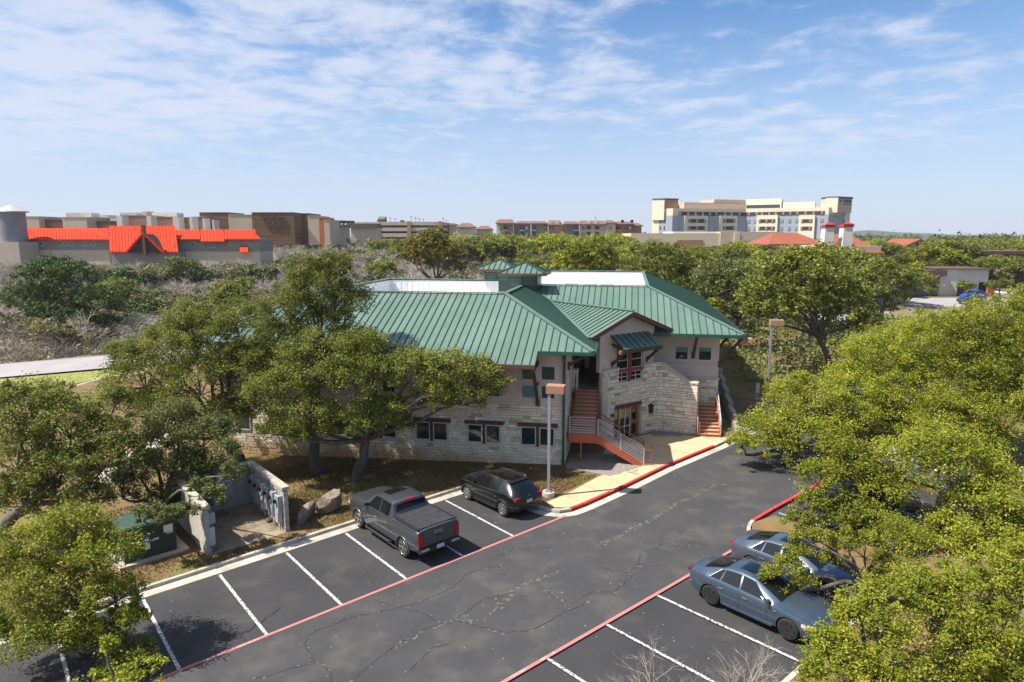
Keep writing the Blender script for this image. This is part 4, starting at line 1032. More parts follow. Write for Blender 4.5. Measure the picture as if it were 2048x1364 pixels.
# upper entry recess at the head of the stairs
er = MB(); er.box(0.0, rx0, 4.15, 7.4, 3.3, 3.5); er.build('upper_landing', K['tread'], bld)
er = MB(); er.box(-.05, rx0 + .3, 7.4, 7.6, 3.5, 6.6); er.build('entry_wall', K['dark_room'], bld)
er = MB(); er.box(.12, .92, 7.35, 7.4, 3.52, 5.65); eo = er.build('entry_door', K['timber'], bld)
er = MB(); er.box(.27, .77, 7.33, 7.35, 3.9, 5.5); er.build('pane', K['glass_dark'], eo)
er = MB(); er.box(rx0 - .06, rx0 - .02, 5.2, 7.3, 3.52, 6.3); er.build('service_door', K['grey_door'], bld)
er = MB(); er.box(.0, .32, 4.2, 4.52, 3.5, 4.62); er.build('stone_pier', K['stone'], bld)
er = MB(); er.box(-.02, .36, 4.16, 4.56, 4.62, 4.72); er.build('pier_cap', K['cap'], bld)

# downspout
ds = MB(); ds.box(-.17, -.02, -.24, -.10, .15, 6.35); ds.bar((-.095, -.17, 6.3), (-.095, EV['lf'] + .05, 6.55), .14, .12)
ds.box(-.185, -.005, -.255, -.085, 6.0, 6.22); ds.bar((-.095, -.17, .2), (-.095, -.5, .06), .14, .12)
ds.build('downspout', K['roof_edge'], bld)

# timber brackets under the eaves
def bracket(s, tw, te, ztop, zlow, side=0):
    mb = MB(); m2 = None
    if side == 0:
        mb.bar((s, tw - .02, zlow), (s, te + .12, ztop - .18), .15, .17); mb.box(s - .11, s + .11, tw - .14, tw + .05, zlow - .2, zlow + .22)
        mb.bar((s, tw + .1, ztop - .20), (s, te, ztop - .20), .14, .17)
    else:
        mb.bar((tw + .02, s, zlow), (te - .12, s, ztop - .18), .15, .17); mb.box(tw - .05, tw + .14, s - .11, s + .11, zlow - .2, zlow + .22)
        mb.bar((tw - .1, s, ztop - .20), (te, s, ztop - .20), .14, .17)
    return mb.build('eave_bracket', K['timber'], bld)
bracket(7.36, TW, EV['rf'], ZE, 4.95)
for s in (-1.42 - .1, -4.5, -7.35):
    mb = MB(); mb.bar((s, -.03, 3.62), (s, BAYT + .25, zb - .22), .15, .17); mb.box(s - .11, s + .11, -.16, .05, 3.45, 3.75); mb.bar((s, .1, 5.84), (s, BAYT + .02, 5.74), .14, .17)
    mb.bar((s, -.05, 4.7), (s, -.9, 4.7), .12, .13); mb.build('eave_bracket', K['timber'], bld)
for s in (-10.5, -13.5, -16.5, -19.5): bracket(s, 0, EV['lf'], ZE, 5.4)
bracket(.75, 0, EV['le'], ZE, 5.55, 1); bracket(3.6, 0, EV['le'], ZE, 5.55, 1)
for t in (8.9, 12.5, 16.1, 19.7, 23.3): bracket(t, 8.97, EV['re'] + .55, ZE - .05, 4.4, 1)
be = MB(); be.bar((EV['re'] + .35, EV['rf'] - .1, ZE - .32), (EV['re'] + .35, EV['rf'] + .6, ZE - .32), .24, .24); be.bar((EV['re'] - .15, EV['rf'] + .25, ZE - .5), (EV['re'] + .55, EV['rf'] + .25, ZE - .3), .2, .22)
be.build('beam_end', K['timber_end'], bld)

# ---- cupolas
def cupola(s, t, z0, ze, rz_, half=1.66, body=1.02):
    mb = MB(); mb.box(s - body, s + body, t - body, t + body, z0, ze - .05)
    c = mb.build('cupola', K['roof_rib'], bld)
    ap = (s, t, rz_)
    cs = [(s - half, t - half), (s + half, t - half), (s + half, t + half), (s - half, t + half)]
    rm = MB()
    for i in range(4):
        a, b = cs[i], cs[(i + 1) % 4]
        rm.slab([(*a, ze), (*b, ze), ap], (0, 0, .02))
    cr_ = rm.build('cupola_roof', K['roof'], c)
    sl = (rz_ - ze) / half
    seam = MB()
    for i in range(4):
        a, b = Vector((*cs[i], ze)), Vector((*cs[(i + 1) % 4], ze)); mid = (a + b) / 2; inn = (Vector((s, t, ze)) - mid).normalized()
        for k in range(8):
            f = (k + .5) / 8 * 2 - 1
            p = mid + (b - mid) * f; q = p + inn * half * (1 - abs(f)) + Vector((0, 0, sl * half * (1 - abs(f))))
            seam.bar(p + Vector((0, 0, .03)), q + Vector((0, 0, .03)), .04, .06)
        seam.bar(a + Vector((0, 0, .04)), Vector(ap) + Vector((0, 0, .04)), .14, .05)
    seam.build('cupola_seam', K['roof_rib'], c)
    fm = MB()
    for i in range(4):
        a, b = cs[i], cs[(i + 1) % 4]; fm.bar((*a, ze - .09), (*b, ze - .09), .06, .17)
    fm.box(s - half + .05, s + half - .05, t - half + .05, t + half - .05, ze - .07, ze - .04)
    fm.build('cupola_fascia', K['fascia'], c)
    for (ox, oy, dx, dy) in ((-.5, -1, 1, 0), (.5, -1, 1, 0), (1, -.5, 0, 1), (1, .5, 0, 1)):
        cx, cy = s + ox * body, t + oy * body
        for k in range(6):
            z = ze - .22 - k * .125
            lmb = MB(); lmb.bar((cx - dx * .40 + (.02 if oy > -1 and ox == 1 else 0), cy - dy * .40 - (.02 if oy == -1 else 0), z), (cx + dx * .40 + (.02 if ox == 1 else 0), cy + dy * .40 - (.02 if oy == -1 else 0), z), .06, .06)
            lmb.build('louvre', K['roof'], c)
    return c
cupola(RD['le'], RD['rf'], 8.2, 9.98, 10.66)
cupola(-7.1, 18.0, 8.2, 9.98, 10.66)

# ------------------------------------------------------------------ stairs
def stair_frame(name, label):
    o = empty(name, (BL_A[0], BL_A[1], 0.0), BL_TH); tag(o, label, 'staircase'); return o
st = stair_frame('exterior_staircase', 'turning rust red staircase with grey rails left of the stone entrance wall')
ZL = 1.86
for i in range(10):                                  # upper flight, climbs towards the back
    z = ZL + (3.5 - ZL) * (i + 1) / 10; t0 = 1.66 + .27 * i
    m_ = MB(); m_.box(.22, 1.56, t0 - .02, t0 + .02, z - .164, z - .045, 1); m_.box(.22, 1.56, t0 - .04, t0 + .27, z - .045, z, 0); m_.build('step', [K['tread'], K['rust']], st)
m_ = MB(); m_.box(.16, 1.68, .34, 1.66, ZL - .06, ZL, 0); m_.build('landing', K['tread'], st)
m_ = MB(); m_.box(.14, 1.72, .28, .34, ZL - .46, ZL + .02); m_.box(.10, .16, .34, 1.68, ZL - .4, ZL + .02); m_.build('landing_beam', K['rust'], st)
gzs = BG(4.2, 1)[2] + .12
nst = 10
for i in range(nst - 1):                             # lower flight, falls to the right
    z = ZL - (ZL - gzs) * (i + 1) / nst; s0 = 1.70 + .27 * i
    m_ = MB(); m_.box(s0 - .02, s0 + .28, .42, 1.62, z - .045, z, 0); m_.box(s0 - .01, s0 + .02, .42, 1.62, z, z + .12, 1); m_.build('step', [K['tread'], K['rust']], st)
s_end = 1.70 + .27 * (nst - 1)
for t in (.31, 1.68):
    m_ = MB(); m_.slab([(1.66, t, ZL + .02), (1.66, t, ZL - .42), (s_end - .35, t, gzs - .05), (s_end + .12, t, gzs - .05), (s_end + .12, t, gzs + .1)][::-1] if t < 1 else [(1.66, t, ZL + .02), (1.66, t, ZL - .42), (s_end - .35, t, gzs - .05), (s_end + .12, t, gzs - .05), (s_end + .12, t, gzs + .1)], (0, -.06 if t < 1 else .06, 0))
    m_.build('stringer', K['rust'], st)
for s in (.18, 1.60):
    m_ = MB(); m_.slab([(s, 1.6, ZL - .25), (s, 1.6, ZL + .12), (s, 4.2, 3.56), (s, 4.2, 3.22)], (.05, 0, 0)); m_.build('stringer', K['rust'], st)
m_ = MB(); m_.box(.78, .86, .42, .50, -.1, ZL - .06); m_.build('support_post', K['rust'], st)
def rail_panel(p, q, h=1.0, n=6, posts=(0, .5, 1), mat='rail', parent=st, post_mat='rail', bot=.12):
    p = Vector(p); q = Vector(q)
    for f in posts:
        b = p.lerp(q, f); m_ = MB(); m_.bar(b, b + Vector((0, 0, h)), .05, .05); m_.build('rail_post', K[post_mat], parent)
    for i in range(n):
        z = bot + (h - bot) * i / (n - 1); m_ = MB(); m_.tube([p + Vector((0, 0, z)), q + Vector((0, 0, z))], .019, 6); m_.build('rail_bar', K[mat], parent)
rail_panel((.2, .31, ZL), (1.66, .31, ZL), .95, 7, (0, 1))
rail_panel((1.72, .31, ZL - .05), (s_end + .08, .31, gzs + .04), .95, 7, (.0, .5, 1))
rail_panel((1.72, 1.65, ZL - .05), (s_end + .08, 1.65, gzs + .04), .95, 5, (.5, 1), mat='timber', post_mat='timber')
m_ = MB(); m_.box(1.60, 1.70, .26, .36, ZL - .02, ZL + 1.12); m_.box(.10, .18, .26, .34, ZL, ZL + 1.0); m_.build('corner_post', K['fascia'], st)
for s in (.2, 1.52): 
    m_ = MB(); m_.tube([(s, 1.7, ZL + .95), (s, 4.2, 4.42), (s, 4.6, 4.42)], .022, 6); m_.tube([(s, 4.2, 3.5), (s, 4.2, 4.42)], .02, 6); m_.build('handrail', K['fascia'], st)
for t in (.36, 1.6):
    e = s_end + .08; z = gzs + .9; m_ = MB()
    m_.tube([(1.75, t, ZL + .86), (e, t, z - .02), (e + .42, t, z - .04), (e + .42, t, z - .6), (e + .05, t, z - .62)], .02, 6); m_.build('handrail', K['rust'], st)

s2 = stair_frame('exterior_staircase', 'short straight rust red staircase at the right corner of the building')
zg2 = BG(8.2, 6.0)[2] + .12; ZT = zg2 + 9 * .165
for i in range(9):
    z = zg2 + .165 * (i + 1); t0 = 5.98 + .255 * i
    m_ = MB(); m_.box(7.58, 8.86, t0 - .01, t0 + .02, z - .165, z - .04, 1); m_.box(7.58, 8.86, t0 - .03, t0 + .27 if i < 8 else TW - .04, z - .04, z, 0); m_.build('step', [K['tread'], K['rust']], s2)
m_ = MB(); m_.box(7.56, 8.9, 8.1, TW - .05, -.2, ZT - .05); m_.build('landing_base', K['cap'], s2)
for s in (7.53, 8.90):
    m_ = MB(); m_.slab([(s, 5.86, zg2 - .1), (s, 5.86, zg2 + .2), (s, 8.05, ZT + .1), (s, TW - .06, ZT + .1), (s, TW - .06, zg2 - .1)], (.05, 0, 0)); m_.build('stringer', K['rust'], s2)
    rail_panel((s, 5.9, zg2 + .1), (s, 8.05, ZT + .05), .95, 6, (0, .33, .66, 1), parent=s2)
    m_ = MB(); e = s + (.1 if s < 8 else -.1); m_.tube([(e, 5.55, zg2 + .25), (e, 5.55, zg2 + .85), (e, 5.95, zg2 + .9), (e, 8.05, ZT + .85), (e, 8.7, ZT + .85)], .02, 6); m_.build('handrail', K['rust'], s2)
m_ = MB(); m_.tube([(7.6, 8.7, ZT + .95), (8.85, 8.7, ZT + .95)], .02, 6); m_.build('handrail', K['rust'], s2)
# low garden wall stepping down behind the right corner
gwall = MB()
for i in range(9): gwall.box(9.9 + .05 * i, 10.2 + .05 * i, 6.4 + 2.2 * i, 8.58 + 2.2 * i, -.2, .95 + .28 * i)
gwo = gwall.build('garden_wall', K['block'], None, loc=(BL_A[0], BL_A[1], 0), rz=BL_TH); tag(gwo, 'low stepped stone garden wall in shade beside the right side', 'wall')
# ------------------------------------------------------------------ vehicles
def wheel_meshes(r, w, spokes, rim_mat, key, split=False):
    if key in wheel_meshes.cache: return wheel_meshes.cache[key]
    t = MB(); rr = r * .70
    t.lathe([(rr, -w / 2 + .01), (r - .04, -w / 2), (r - .01, -w / 2 + .03), (r, -w / 4), (r, w / 4), (r - .01, w / 2 - .03), (r - .04, w / 2), (rr, w / 2 - .01)], 32, axis='x')
    tm = t.mesh('tyre', K['rubber'], True)
    m = MB(); m.lathe([(rr * 1.02, -w / 2 + .02), (rr * 1.02, w / 2 - .015), (rr * .93, w / 2 - .01), (rr * .90, w / 2 - .07), (.06, w / 2 - .08)], 28, axis='x', mi=1)
    for k in range(spokes):
        a = 2 * math.pi * k / spokes
        for da in ((-.10, .10) if split else (0,)):
            c0 = (w / 2 - .03, .05 * math.cos(a), .05 * math.sin(a)); c1 = (w / 2 - .015, rr * .96 * math.cos(a + da), rr * .96 * math.sin(a + da))
            m.bar(c0, c1, .045 if not split else .032, .03, up=(1, 0, 0))
    m.lathe([(.075, w / 2 - .05), (.07, w / 2 - .005), (.03, w / 2)], 12, axis='x')
    m.lathe([(rr * .93, w / 2 - .03), (rr * 1.0, w / 2 - .004), (rr * 1.03, w / 2 - .02)], 28, axis='x')
    rm = m.mesh('rim', [rim_mat, K['black_plastic']])
    wheel_meshes.cache[key] = (tm, rm); return tm, rm
wheel_meshes.cache = {}

class Car:
    """lofted body: stations (x, top, belt, half width at roof, half width at belt, bottom)"""
    def __init__(self, st, n=70, soft=.10):
        st = np.array(st, float); self.L = st[-1, 0]
        self.x = np.linspace(0, self.L, n); dx = self.x[1] - self.x[0]
        cols = []
        kk = max(1, int(round(soft / dx))); ker = np.ones(2 * kk + 1) / (2 * kk + 1)
        for c in range(1, 6):
            y = np.interp(self.x, st[:, 0], st[:, c]); yp = np.concatenate([2 * y[0] - y[kk:0:-1], y, 2 * y[-1] - y[-2:-kk - 2:-1]])
            cols.append(np.convolve(yp, ker, 'valid'))
        self.c = np.array(cols)
    def par(self, x): return [float(np.interp(x, self.x, c)) for c in self.c]
    def ring(self, x):
        top, belt, wt, wb, zb = self.par(x)
        hb = belt - zb
        return [(0, zb), (wb * .82, zb), (wb * .965, zb + .07), (wb * .992, zb + .32 * hb), (wb * 1.0, zb + .62 * hb), (wb * .992, belt - .10 * hb), (wb * .955, belt), (wt, top - .045), (wt * .86, top - .012), (wt * .5, top + .006), (0, top + .012)]
    def side(self, x, z, off=.0):
        r = self.ring(x)
        for (y0, z0), (y1, z1) in zip(r[1:8], r[2:8]):
            if z0 <= z <= z1 + 1e-6: return y0 + (y1 - y0) * (z - z0) / max(1e-6, z1 - z0) + off
        return r[7][0] + off
    def glassline(self, x, f, off=.006):
        r = self.ring(x); (y0, z0), (y1, z1) = r[6], r[7]
        return (y0 + (y1 - y0) * f + off, z0 + (z1 - z0) * f + off * .4)
    def topat(self, x, f, off=.006):
        r = self.ring(x)[7:]; y = abs(f) * r[0][0]
        for (ya, za), (yb, zb) in zip(r, r[1:]):
            if yb <= y <= ya + 1e-6: return (math.copysign(y, f), za + (zb - za) * (ya - y) / max(1e-6, ya - yb) + off)
        return (math.copysign(y, f), r[-1][1] + off)
    def body(self, paint, cuts, lower=None):
        vs = []; n = 0
        for x in self.x:
            h = self.ring(x); full = [(y, z) for y, z in h] + [(-y, z) for y, z in h[-2:0:-1]]
            n = len(full); vs += [(x, y, z) for y, z in full]
        fs = []; m = len(self.x)
        for i in range(m - 1):
            for k in range(n):
                a = i * n + k; b = i * n + (k + 1) % n; fs.append((a, a + n, b + n, b))
        fs.append(tuple(range(n))); fs.append(tuple(reversed(range((m - 1) * n, m * n))))
        me = bpy.data.meshes.new('body'); me.from_pydata(vs, [], fs)
        me.materials.append(paint); me.materials.append(K['black_plastic'])
        bm = bmesh.new(); bm.from_mesh(me); bmesh.ops.recalc_face_normals(bm, faces=bm.faces); bm.to_mesh(me); bm.free()
        ob = bpy.data.objects.new('body', me); col.objects.link(ob)
        cut = MB()
        for (cx, cz, cr, hw) in cuts:
            for sgn in (-1, 1):
                y0, y1 = sgn * (hw - .42), sgn * (hw + .3)
                k = 28; v = []
                for yy in (y0, y1):
                    for q in range(k):
                        a = 2 * math.pi * q / k; v.append((cx + cr * math.cos(a), yy, cz + cr * math.sin(a)))
                f = [(q, (q + 1) % k, (q + 1) % k + k, q + k) for q in range(k)] + [tuple(reversed(range(k))), tuple(range(k, 2 * k))]
                if sgn > 0: f = [t[::-1] for t in f]
                cut.add(v, f, 1)
        cm_ = cut.mesh('cutter', [paint, K['black_plastic']])
        bm = bmesh.new(); bm.from_mesh(cm_); bmesh.ops.recalc_face_normals(bm, faces=bm.faces); bm.to_mesh(cm_); bm.free()
        co = bpy.data.objects.new('cutter', cm_); col.objects.link(co)
        mod = ob.modifiers.new('arches', 'BOOLEAN'); mod.operation = 'DIFFERENCE'; mod.object = co; mod.solver = 'EXACT'
        dg = bpy.context.evaluated_depsgraph_get()
        me2 = bpy.data.meshes.new_from_object(ob.evaluated_get(dg))
        bpy.data.objects.remove(ob); bpy.data.objects.remove(co)
        me2.polygons.foreach_set('use_smooth', [True] * len(me2.polygons))
        me2.name = 'body'
        try: me2.set_sharp_from_angle(angle=R(38))
        except Exception: pass
        return me2

def grid_patch(fn, nu, nv):
    mb = MB(); vs = [fn(i / nu, j / nv) for j in range(nv + 1) for i in range(nu + 1)]
    fs = [(j * (nu + 1) + i, j * (nu + 1) + i + 1, (j + 1) * (nu + 1) + i + 1, (j + 1) * (nu + 1) + i) for j in range(nv) for i in range(nu)]
    mb.add(vs, fs); return mb

def make_car(name, label, cat, st, paint, wb, wr, spokes, rim, panes, wind, rearw, detail=True, doors=(), track=None, soft=.10, tail='tail', wkey='', split=False, sunroof=None, group=None, cut_r=1.13, trim=None):
    c = Car(st, soft=soft); L = c.L; hw = max(s[4] for s in st)
    root = empty(name); tag(root, label, cat, group)
    xr, xf = wb
    X0 = -L / 2
    def put(mb, nm, mat, parent=root, smooth=False):
        mb.v = [(x + X0, y, z) for x, y, z in mb.v]; return mb.build(nm, mat, parent, smooth)
    me = c.body(paint, [(xr, wr, wr * cut_r, hw), (xf, wr, wr * cut_r, hw)])
    body = link('body', me, root); body.location.x = X0
    tr = track or hw - .125
    tm, rm = wheel_meshes(wr, .235, spokes, rim, wkey or name, split)
    for x in (xr, xf):
        for sg in (-1, 1):
            w = link('wheel', tm, root); w.location = (x + X0, sg * tr, wr); w.rotation_euler = (0, 0, math.pi / 2 * sg)
            link('rim', rm, w)
    for sg in (-1, 1):
        for (xb0, xb1, xt0, xt1) in panes:
            fn = lambda u, v: ((lambda x, yz: (x, sg * yz[0], yz[1]))(*(lambda x: (x, c.glassline(x, .06 + v * .86)))((xb0 + (xb1 - xb0) * u) * (1 - v) + (xt0 + (xt1 - xt0) * u) * v)))
            mb = grid_patch(fn, 8, 4)
            if sg > 0: mb.f = [f[::-1] for f in mb.f]
            put(mb, 'side_window', K['car_glass'])
        if panes and trim:
            a0 = panes[0][0]; a1 = panes[-1][1]; b0 = panes[0][2]; b1 = panes[-1][3]
            pth = [(a0 + X0, *(lambda q: (sg * q[0], q[1]))(c.glassline(a0, .03, .01)))]
            for i in range(9):
                x = b0 + (b1 - b0) * i / 8; q = c.glassline(x, .95, .01); pth.append((x + X0, sg * q[0], q[1]))
            m_ = MB(); m_.tube(pth, .013, 5); m_.build('window_trim', K['chrome'], root)
        if detail:
            zh = .80 * c.par(L * .45)[1]
            for xd in doors:
                m_ = MB(); m_.tube([(xd + X0, sg * (c.side(xd, z) + .001), z) for z in np.linspace(c.par(xd)[4] + .12, c.par(xd)[1] - .01, 8)], .006, 4); m_.build('door_seam', K['black_plastic'], root)
                xh = xd + .22; y = c.side(xh, zh)
                m_ = MB(); m_.tube([(xh - .09 + X0, sg * (y + .012), zh), (xh + .09 + X0, sg * (y + .02), zh + .005)], .016, 6); m_.build('door_handle', K['chrome'], root)
            xm = wind[0] - .10 if wind[0] > wind[1] else wind[1] - .1
            xm = max(wind) - .30
            y = c.glassline(xm, .1)[0]; z = c.glassline(xm, .1)[1]
            m_ = MB(); m_.box(xm - .05 + X0, xm + .05 + X0, *sorted((sg * (y - .01), sg * (y + .17))), z + .0, z + .11); m_.build('wing_mirror', K['black_plastic'] if not trim else paint, root)
    for nm, (xa, xb) in (('windscreen', wind), ('rear_window', rearw)):
        if xa is None: continue
        fn = lambda u, v: ((lambda x, f: (x, *c.topat(x, f)))(xa + (xb - xa) * v, (u * 2 - 1) * .90))
        mb = grid_patch(fn, 10, 8)
        if xb > xa: mb.f = [f for f in mb.f]
        else: mb.f = [f[::-1] for f in mb.f]
        put(mb, nm, K['car_glass'])
    if sunroof:
        xa, xb = sunroof; fn = lambda u, v: ((lambda x, f: (x, *c.topat(x, f, .007)))(xa + (xb - xa) * v, (u * 2 - 1) * .62))
        put(grid_patch(fn, 8, 4), 'sunroof', K['car_glass'])
    return root, c, X0

def sidepatch(root, c, X0, x0, x1, z0, z1, mat, nm, sides=(-1, 1), off=.008, wrap=None):
    for sg in sides:
        fn = lambda u, v: ((lambda x, z: (x + X0, sg * (c.side(x, min(z, c.par(x)[1])) + off), z))(x0 + (x1 - x0) * u, z0 + (z1 - z0) * v))
        mb = grid_patch(fn, 6, 3)
        mb.build(nm, mat, root)
def endbox(root, X0, x0, x1, y0, y1, z0, z1, mat, nm, both=False):
    for sg in ((1, -1) if both else (1,)):
        mb = MB(); a, b = sorted((sg * y0, sg * y1)); mb.box(x0 + X0, x1 + X0, a, b, z0, z1); mb.build(nm, mat, root)

def place_car(root, a, b, ang):
    p = AB(a, b); root.rotation_mode = 'QUATERNION'
    tilt = Vector((0, 0, 1)).rotation_difference(Vector((-TILT, 0, 1)).normalized())
    root.rotation_quaternion = tilt @ Matrix.Rotation(ang, 4, 'Z').to_quaternion(); root.location = (p[0], p[1], p[2] + .012)
UP = LOT_TH + math.pi / 2; DOWN = LOT_TH - math.pi / 2

# --- pickup
st_truck = [(0, 1.40, 1.34, .90, .965, .62), (.06, 1.43, 1.36, .93, .985, .52), (.6, 1.43, 1.36, .94, 1.0, .42), (1.86, 1.43, 1.36, .94, 1.0, .38), (1.98, 1.46, 1.35, .86, 1.0, .36), (2.06, 1.84, 1.33, .74, 1.0, .36), (2.3, 1.91, 1.32, .73, 1.0, .35), (3.2, 1.93, 1.31, .73, 1.0, .35), (3.62, 1.88, 1.30, .72, 1.0, .35), (4.32, 1.40, 1.29, .80, 1.0, .36), (4.7, 1.36, 1.27, .84, 1.0, .38), (5.5, 1.30, 1.22, .84, .99, .42), (5.78, 1.24, 1.14, .80, .95, .42), (5.92, 1.08, .98, .74, .90, .45)]
root, c, X0 = make_car('pickup_truck', 'dark grey pickup truck with black bed cover parked by the boulders', 'truck', st_truck, K['paint_truck'], (1.12, 4.88), .405, 6, K['alloy'], [(2.22, 2.95, 2.26, 2.93), (3.03, 4.12, 3.02, 3.52)], (4.26, 3.66), (None, None), doors=(2.16, 3.0, 4.06), soft=.05, wkey='truck', split=True, sunroof=(2.95, 3.5))
m_ = MB(); m_.box(.10 + X0, 1.90 + X0, -.80, .80, 1.41, 1.462); m_.build('tonneau_cover', K['tonneau'], root)
for x in (.55, 1.0, 1.45):
    m_ = MB(); m_.box(x + X0, x + .012 + X0, -.795, .795, 1.462, 1.466); m_.build('cover_fold', K['black_plastic'], root)
for sg in (-1, 1):
    m_ = MB(); m_.box(.06 + X0, 1.95 + X0, *sorted((sg * .82, sg * .93)), 1.425, 1.455); m_.build('bed_rail', K['black_plastic'], root)
m_ = MB(); m_.add([(1.955 + X0, y, z) for y, z in ((-.74, 1.47), (.74, 1.47), (.66, 1.83), (-.66, 1.83))][::-1], [(0, 1, 2, 3)]); m_.v = [(x + (.05 if z > 1.6 else 0), y, z) for x, y, z in m_.v]; m_.build('rear_window', K['car_glass'], root)
endbox(root, X0, 2.02, 2.10, -.25, .25, 1.875, 1.92, K['tail'], 'brake_lamp')
endbox(root, X0, -.03, .08, .76, .955, .78, 1.26, K['tail'], 'tail_lamp', True)
endbox(root, X0, -.018, .02, -.70, .70, .80, 1.36, K['paint_truck'], 'tailgate')
endbox(root, X0, -.10, .22, -.92, .92, .50, .70, K['black_plastic'], 'rear_bumper')
endbox(root, X0, -.112, -.10, .52, .90, .58, .68, K['chrome'], 'bumper_trim', True)
endbox(root, X0, -.115, -.10, -.17, .17, .54, .69, K['plate'], 'number_plate')
endbox(root, X0, -.03, -.018, -.12, .12, 1.02, 1.06, K['black_plastic'], 'tailgate_handle')
me = text_mesh('GMC', .20, .012); me.materials.clear(); me.materials.append(K['chrome']); o = link('badge', me, root); o.location = (X0 - .022, 0, 1.20); o.rotation_euler = (math.pi / 2, 0, -math.pi / 2)
for sg in (-1, 1):
    m_ = MB(); m_.tube([(2.0 + X0, sg * .98, .36), (2.15 + X0, sg * 1.06, .36), (4.0 + X0, sg * 1.06, .36), (4.15 + X0, sg * .98, .36)], .055, 8); m_.build('side_step', K['black_plastic'], root, True)
    for x in (1.12, 4.88):
        m_ = MB(); m_.tube([(x + X0 + .475 * math.cos(a), sg * (c.side(x, .9) + .005), .405 + .475 * math.sin(a)) for a in np.linspace(-.15, math.pi + .15, 18)], .028, 6); m_.build('wheel_arch_trim', K['paint_truck'], root)
sidepatch(root, c, X0, 5.62, 5.86, .88, 1.05, K['lamp_lens'], 'headlamp')
for y in (-.45, -.15, .15, .45):
    m_ = MB(); m_.box(2.3 + X0, 2.9 + X0, y - .02, y + .02, 1.915, 1.935); m_.build('roof_rib', K['paint_truck'], root)
place_car(root, 9.62, 3.46, UP)

# --- black crossover
st_suv = [(0, 1.0, .92, .60, .76, .46), (.12, 1.10, 1.0, .66, .86, .36), (.35, 1.30, 1.08, .60, .895, .27), (.75, 1.53, 1.09, .56, .91, .23), (1.2, 1.60, 1.07, .57, .915, .21), (1.9, 1.62, 1.05, .585, .915, .21), (2.5, 1.57, 1.03, .58, .915, .21), (3.25, 1.16, 1.03, .68, .91, .22), (3.9, 1.06, .98, .70, .89, .24), (4.25, .94, .86, .62, .82, .27), (4.40, .76, .70, .50, .68, .30)]
root, c, X0 = make_car('crossover_car', 'glossy black crossover parked next to the lamp post', 'car', st_suv, K['paint_suv'], (.86, 3.52), .36, 10, K['alloy'], [(.98, 1.24, 1.06, 1.25), (1.29, 1.98, 1.30, 1.95), (2.03, 2.95, 2.01, 2.48)], (3.20, 2.54), (.36, .78), doors=(1.1, 2.0, 2.95), wkey='suv', trim=True)
endbox(root, X0, .0, .14, .50, .80, .92, 1.01, K['tail'], 'tail_lamp', True)
endbox(root, X0, -.02, .01, -.16, .16, .70, .84, K['plate'], 'number_plate')
endbox(root, X0, .0, .06, -.62, .62, .42, .62, K['black_plastic'], 'rear_bumper')
m_ = MB(); m_.lathe([(.05, 0), (.05, .02), (.03, .03)], 12, (X0 + .0, 0, 1.0), axis='x'); m_.build('badge', K['chrome'], root)
for sg in (-1, 1):
    m_ = MB(); m_.tube([(.85 + X0, sg * .57, 1.54), (1.0 + X0, sg * .585, 1.595), (2.3 + X0, sg * .60, 1.615), (2.5 + X0, sg * .59, 1.565)], .016, 6); m_.build('roof_rail', K['chrome'], root)
    for x in (.86, 3.52):
        m_ = MB(); m_.tube([(x + X0 + .41 * math.cos(a), sg * (c.side(x, .6) + .0), .36 + .41 * math.sin(a)) for a in np.linspace(-.2, math.pi + .2, 18)], .04, 6); m_.build('wheel_arch_trim', K['black_plastic'], root)
    m_ = MB(); m_.bar((1.35 + X0, sg * .885, .30), (3.05 + X0, sg * .885, .30), .05, .12); m_.build('sill_trim', K['black_plastic'], root)
m_ = MB(); m_.bar((.70 + X0, -.52, 1.525), (.70 + X0, .52, 1.525), .20, .03); m_.build('rear_spoiler', K['paint_suv'], root)
m_ = MB(); m_.bar((.36 + X0, -.1, 1.32), (.48 + X0, .25, 1.40), .015, .015); m_.build('rear_wiper', K['black_plastic'], root)
place_car(root, 14.88, 3.27, UP)

# --- two blue-grey sedans
st_sed = [(0, .92, .85, .56, .65, .46), (.08, 1.01, .92, .64, .77, .36), (.25, 1.055, .965, .65, .85, .27), (.50, 1.09, .99, .60, .885, .22), (1.42, 1.385, .985, .545, .90, .19), (1.95, 1.435, .97, .555, .90, .18), (2.45, 1.40, .945, .56, .90, .18), (3.42, .985, .92, .68, .89, .19), (4.1, .88, .82, .68, .865, .21), (4.48, .76, .70, .60, .78, .23), (4.66, .60, .55, .48, .62, .26)]
def sedan(label, paint, rim, split, spokes, tail, key):
    root, c, X0 = make_car('sedan_car', label, 'car', st_sed, paint, (.98, 3.71), .345, spokes, rim, [(.92, 1.30, 1.24, 1.36), (1.36, 2.02, 1.40, 1.98), (2.08, 3.12, 2.04, 2.50)], (3.36, 2.52), (.54, 1.38), doors=(1.18, 2.04, 3.02), wkey=key, split=split, trim=True, sunroof=(1.75, 2.3), group='sedans parked side by side')
    endbox(root, X0, .01, .16, .46, .735, .85, .93, tail, 'tail_lamp', True)
    endbox(root, X0, -.02, .01, -.16, .16, .66, .79, K['plate'], 'number_plate')
    endbox(root, X0, .0, .08, -.6, .6, .34, .50, K['black_plastic'], 'rear_diffuser')
    sidepatch(root, c, X0, 4.12, 4.5, .60, .72, K['lamp_lens'], 'headlamp'); sidepatch(root, c, X0, 4.22, 4.34, .60, .65, K['amber'], 'side_marker', off=.014)
    m_ = MB(); m_.box(4.2 + X0, 4.62 + X0, -.72, .72, .17, .22); m_.build('front_splitter', K['black_plastic'], root)
    for sg in (-1, 1):
        m_ = MB(); m_.bar((1.4 + X0, sg * .86, .25), (3.2 + X0, sg * .86, .25), .06, .07); m_.build('side_skirt', paint, root)
    return root
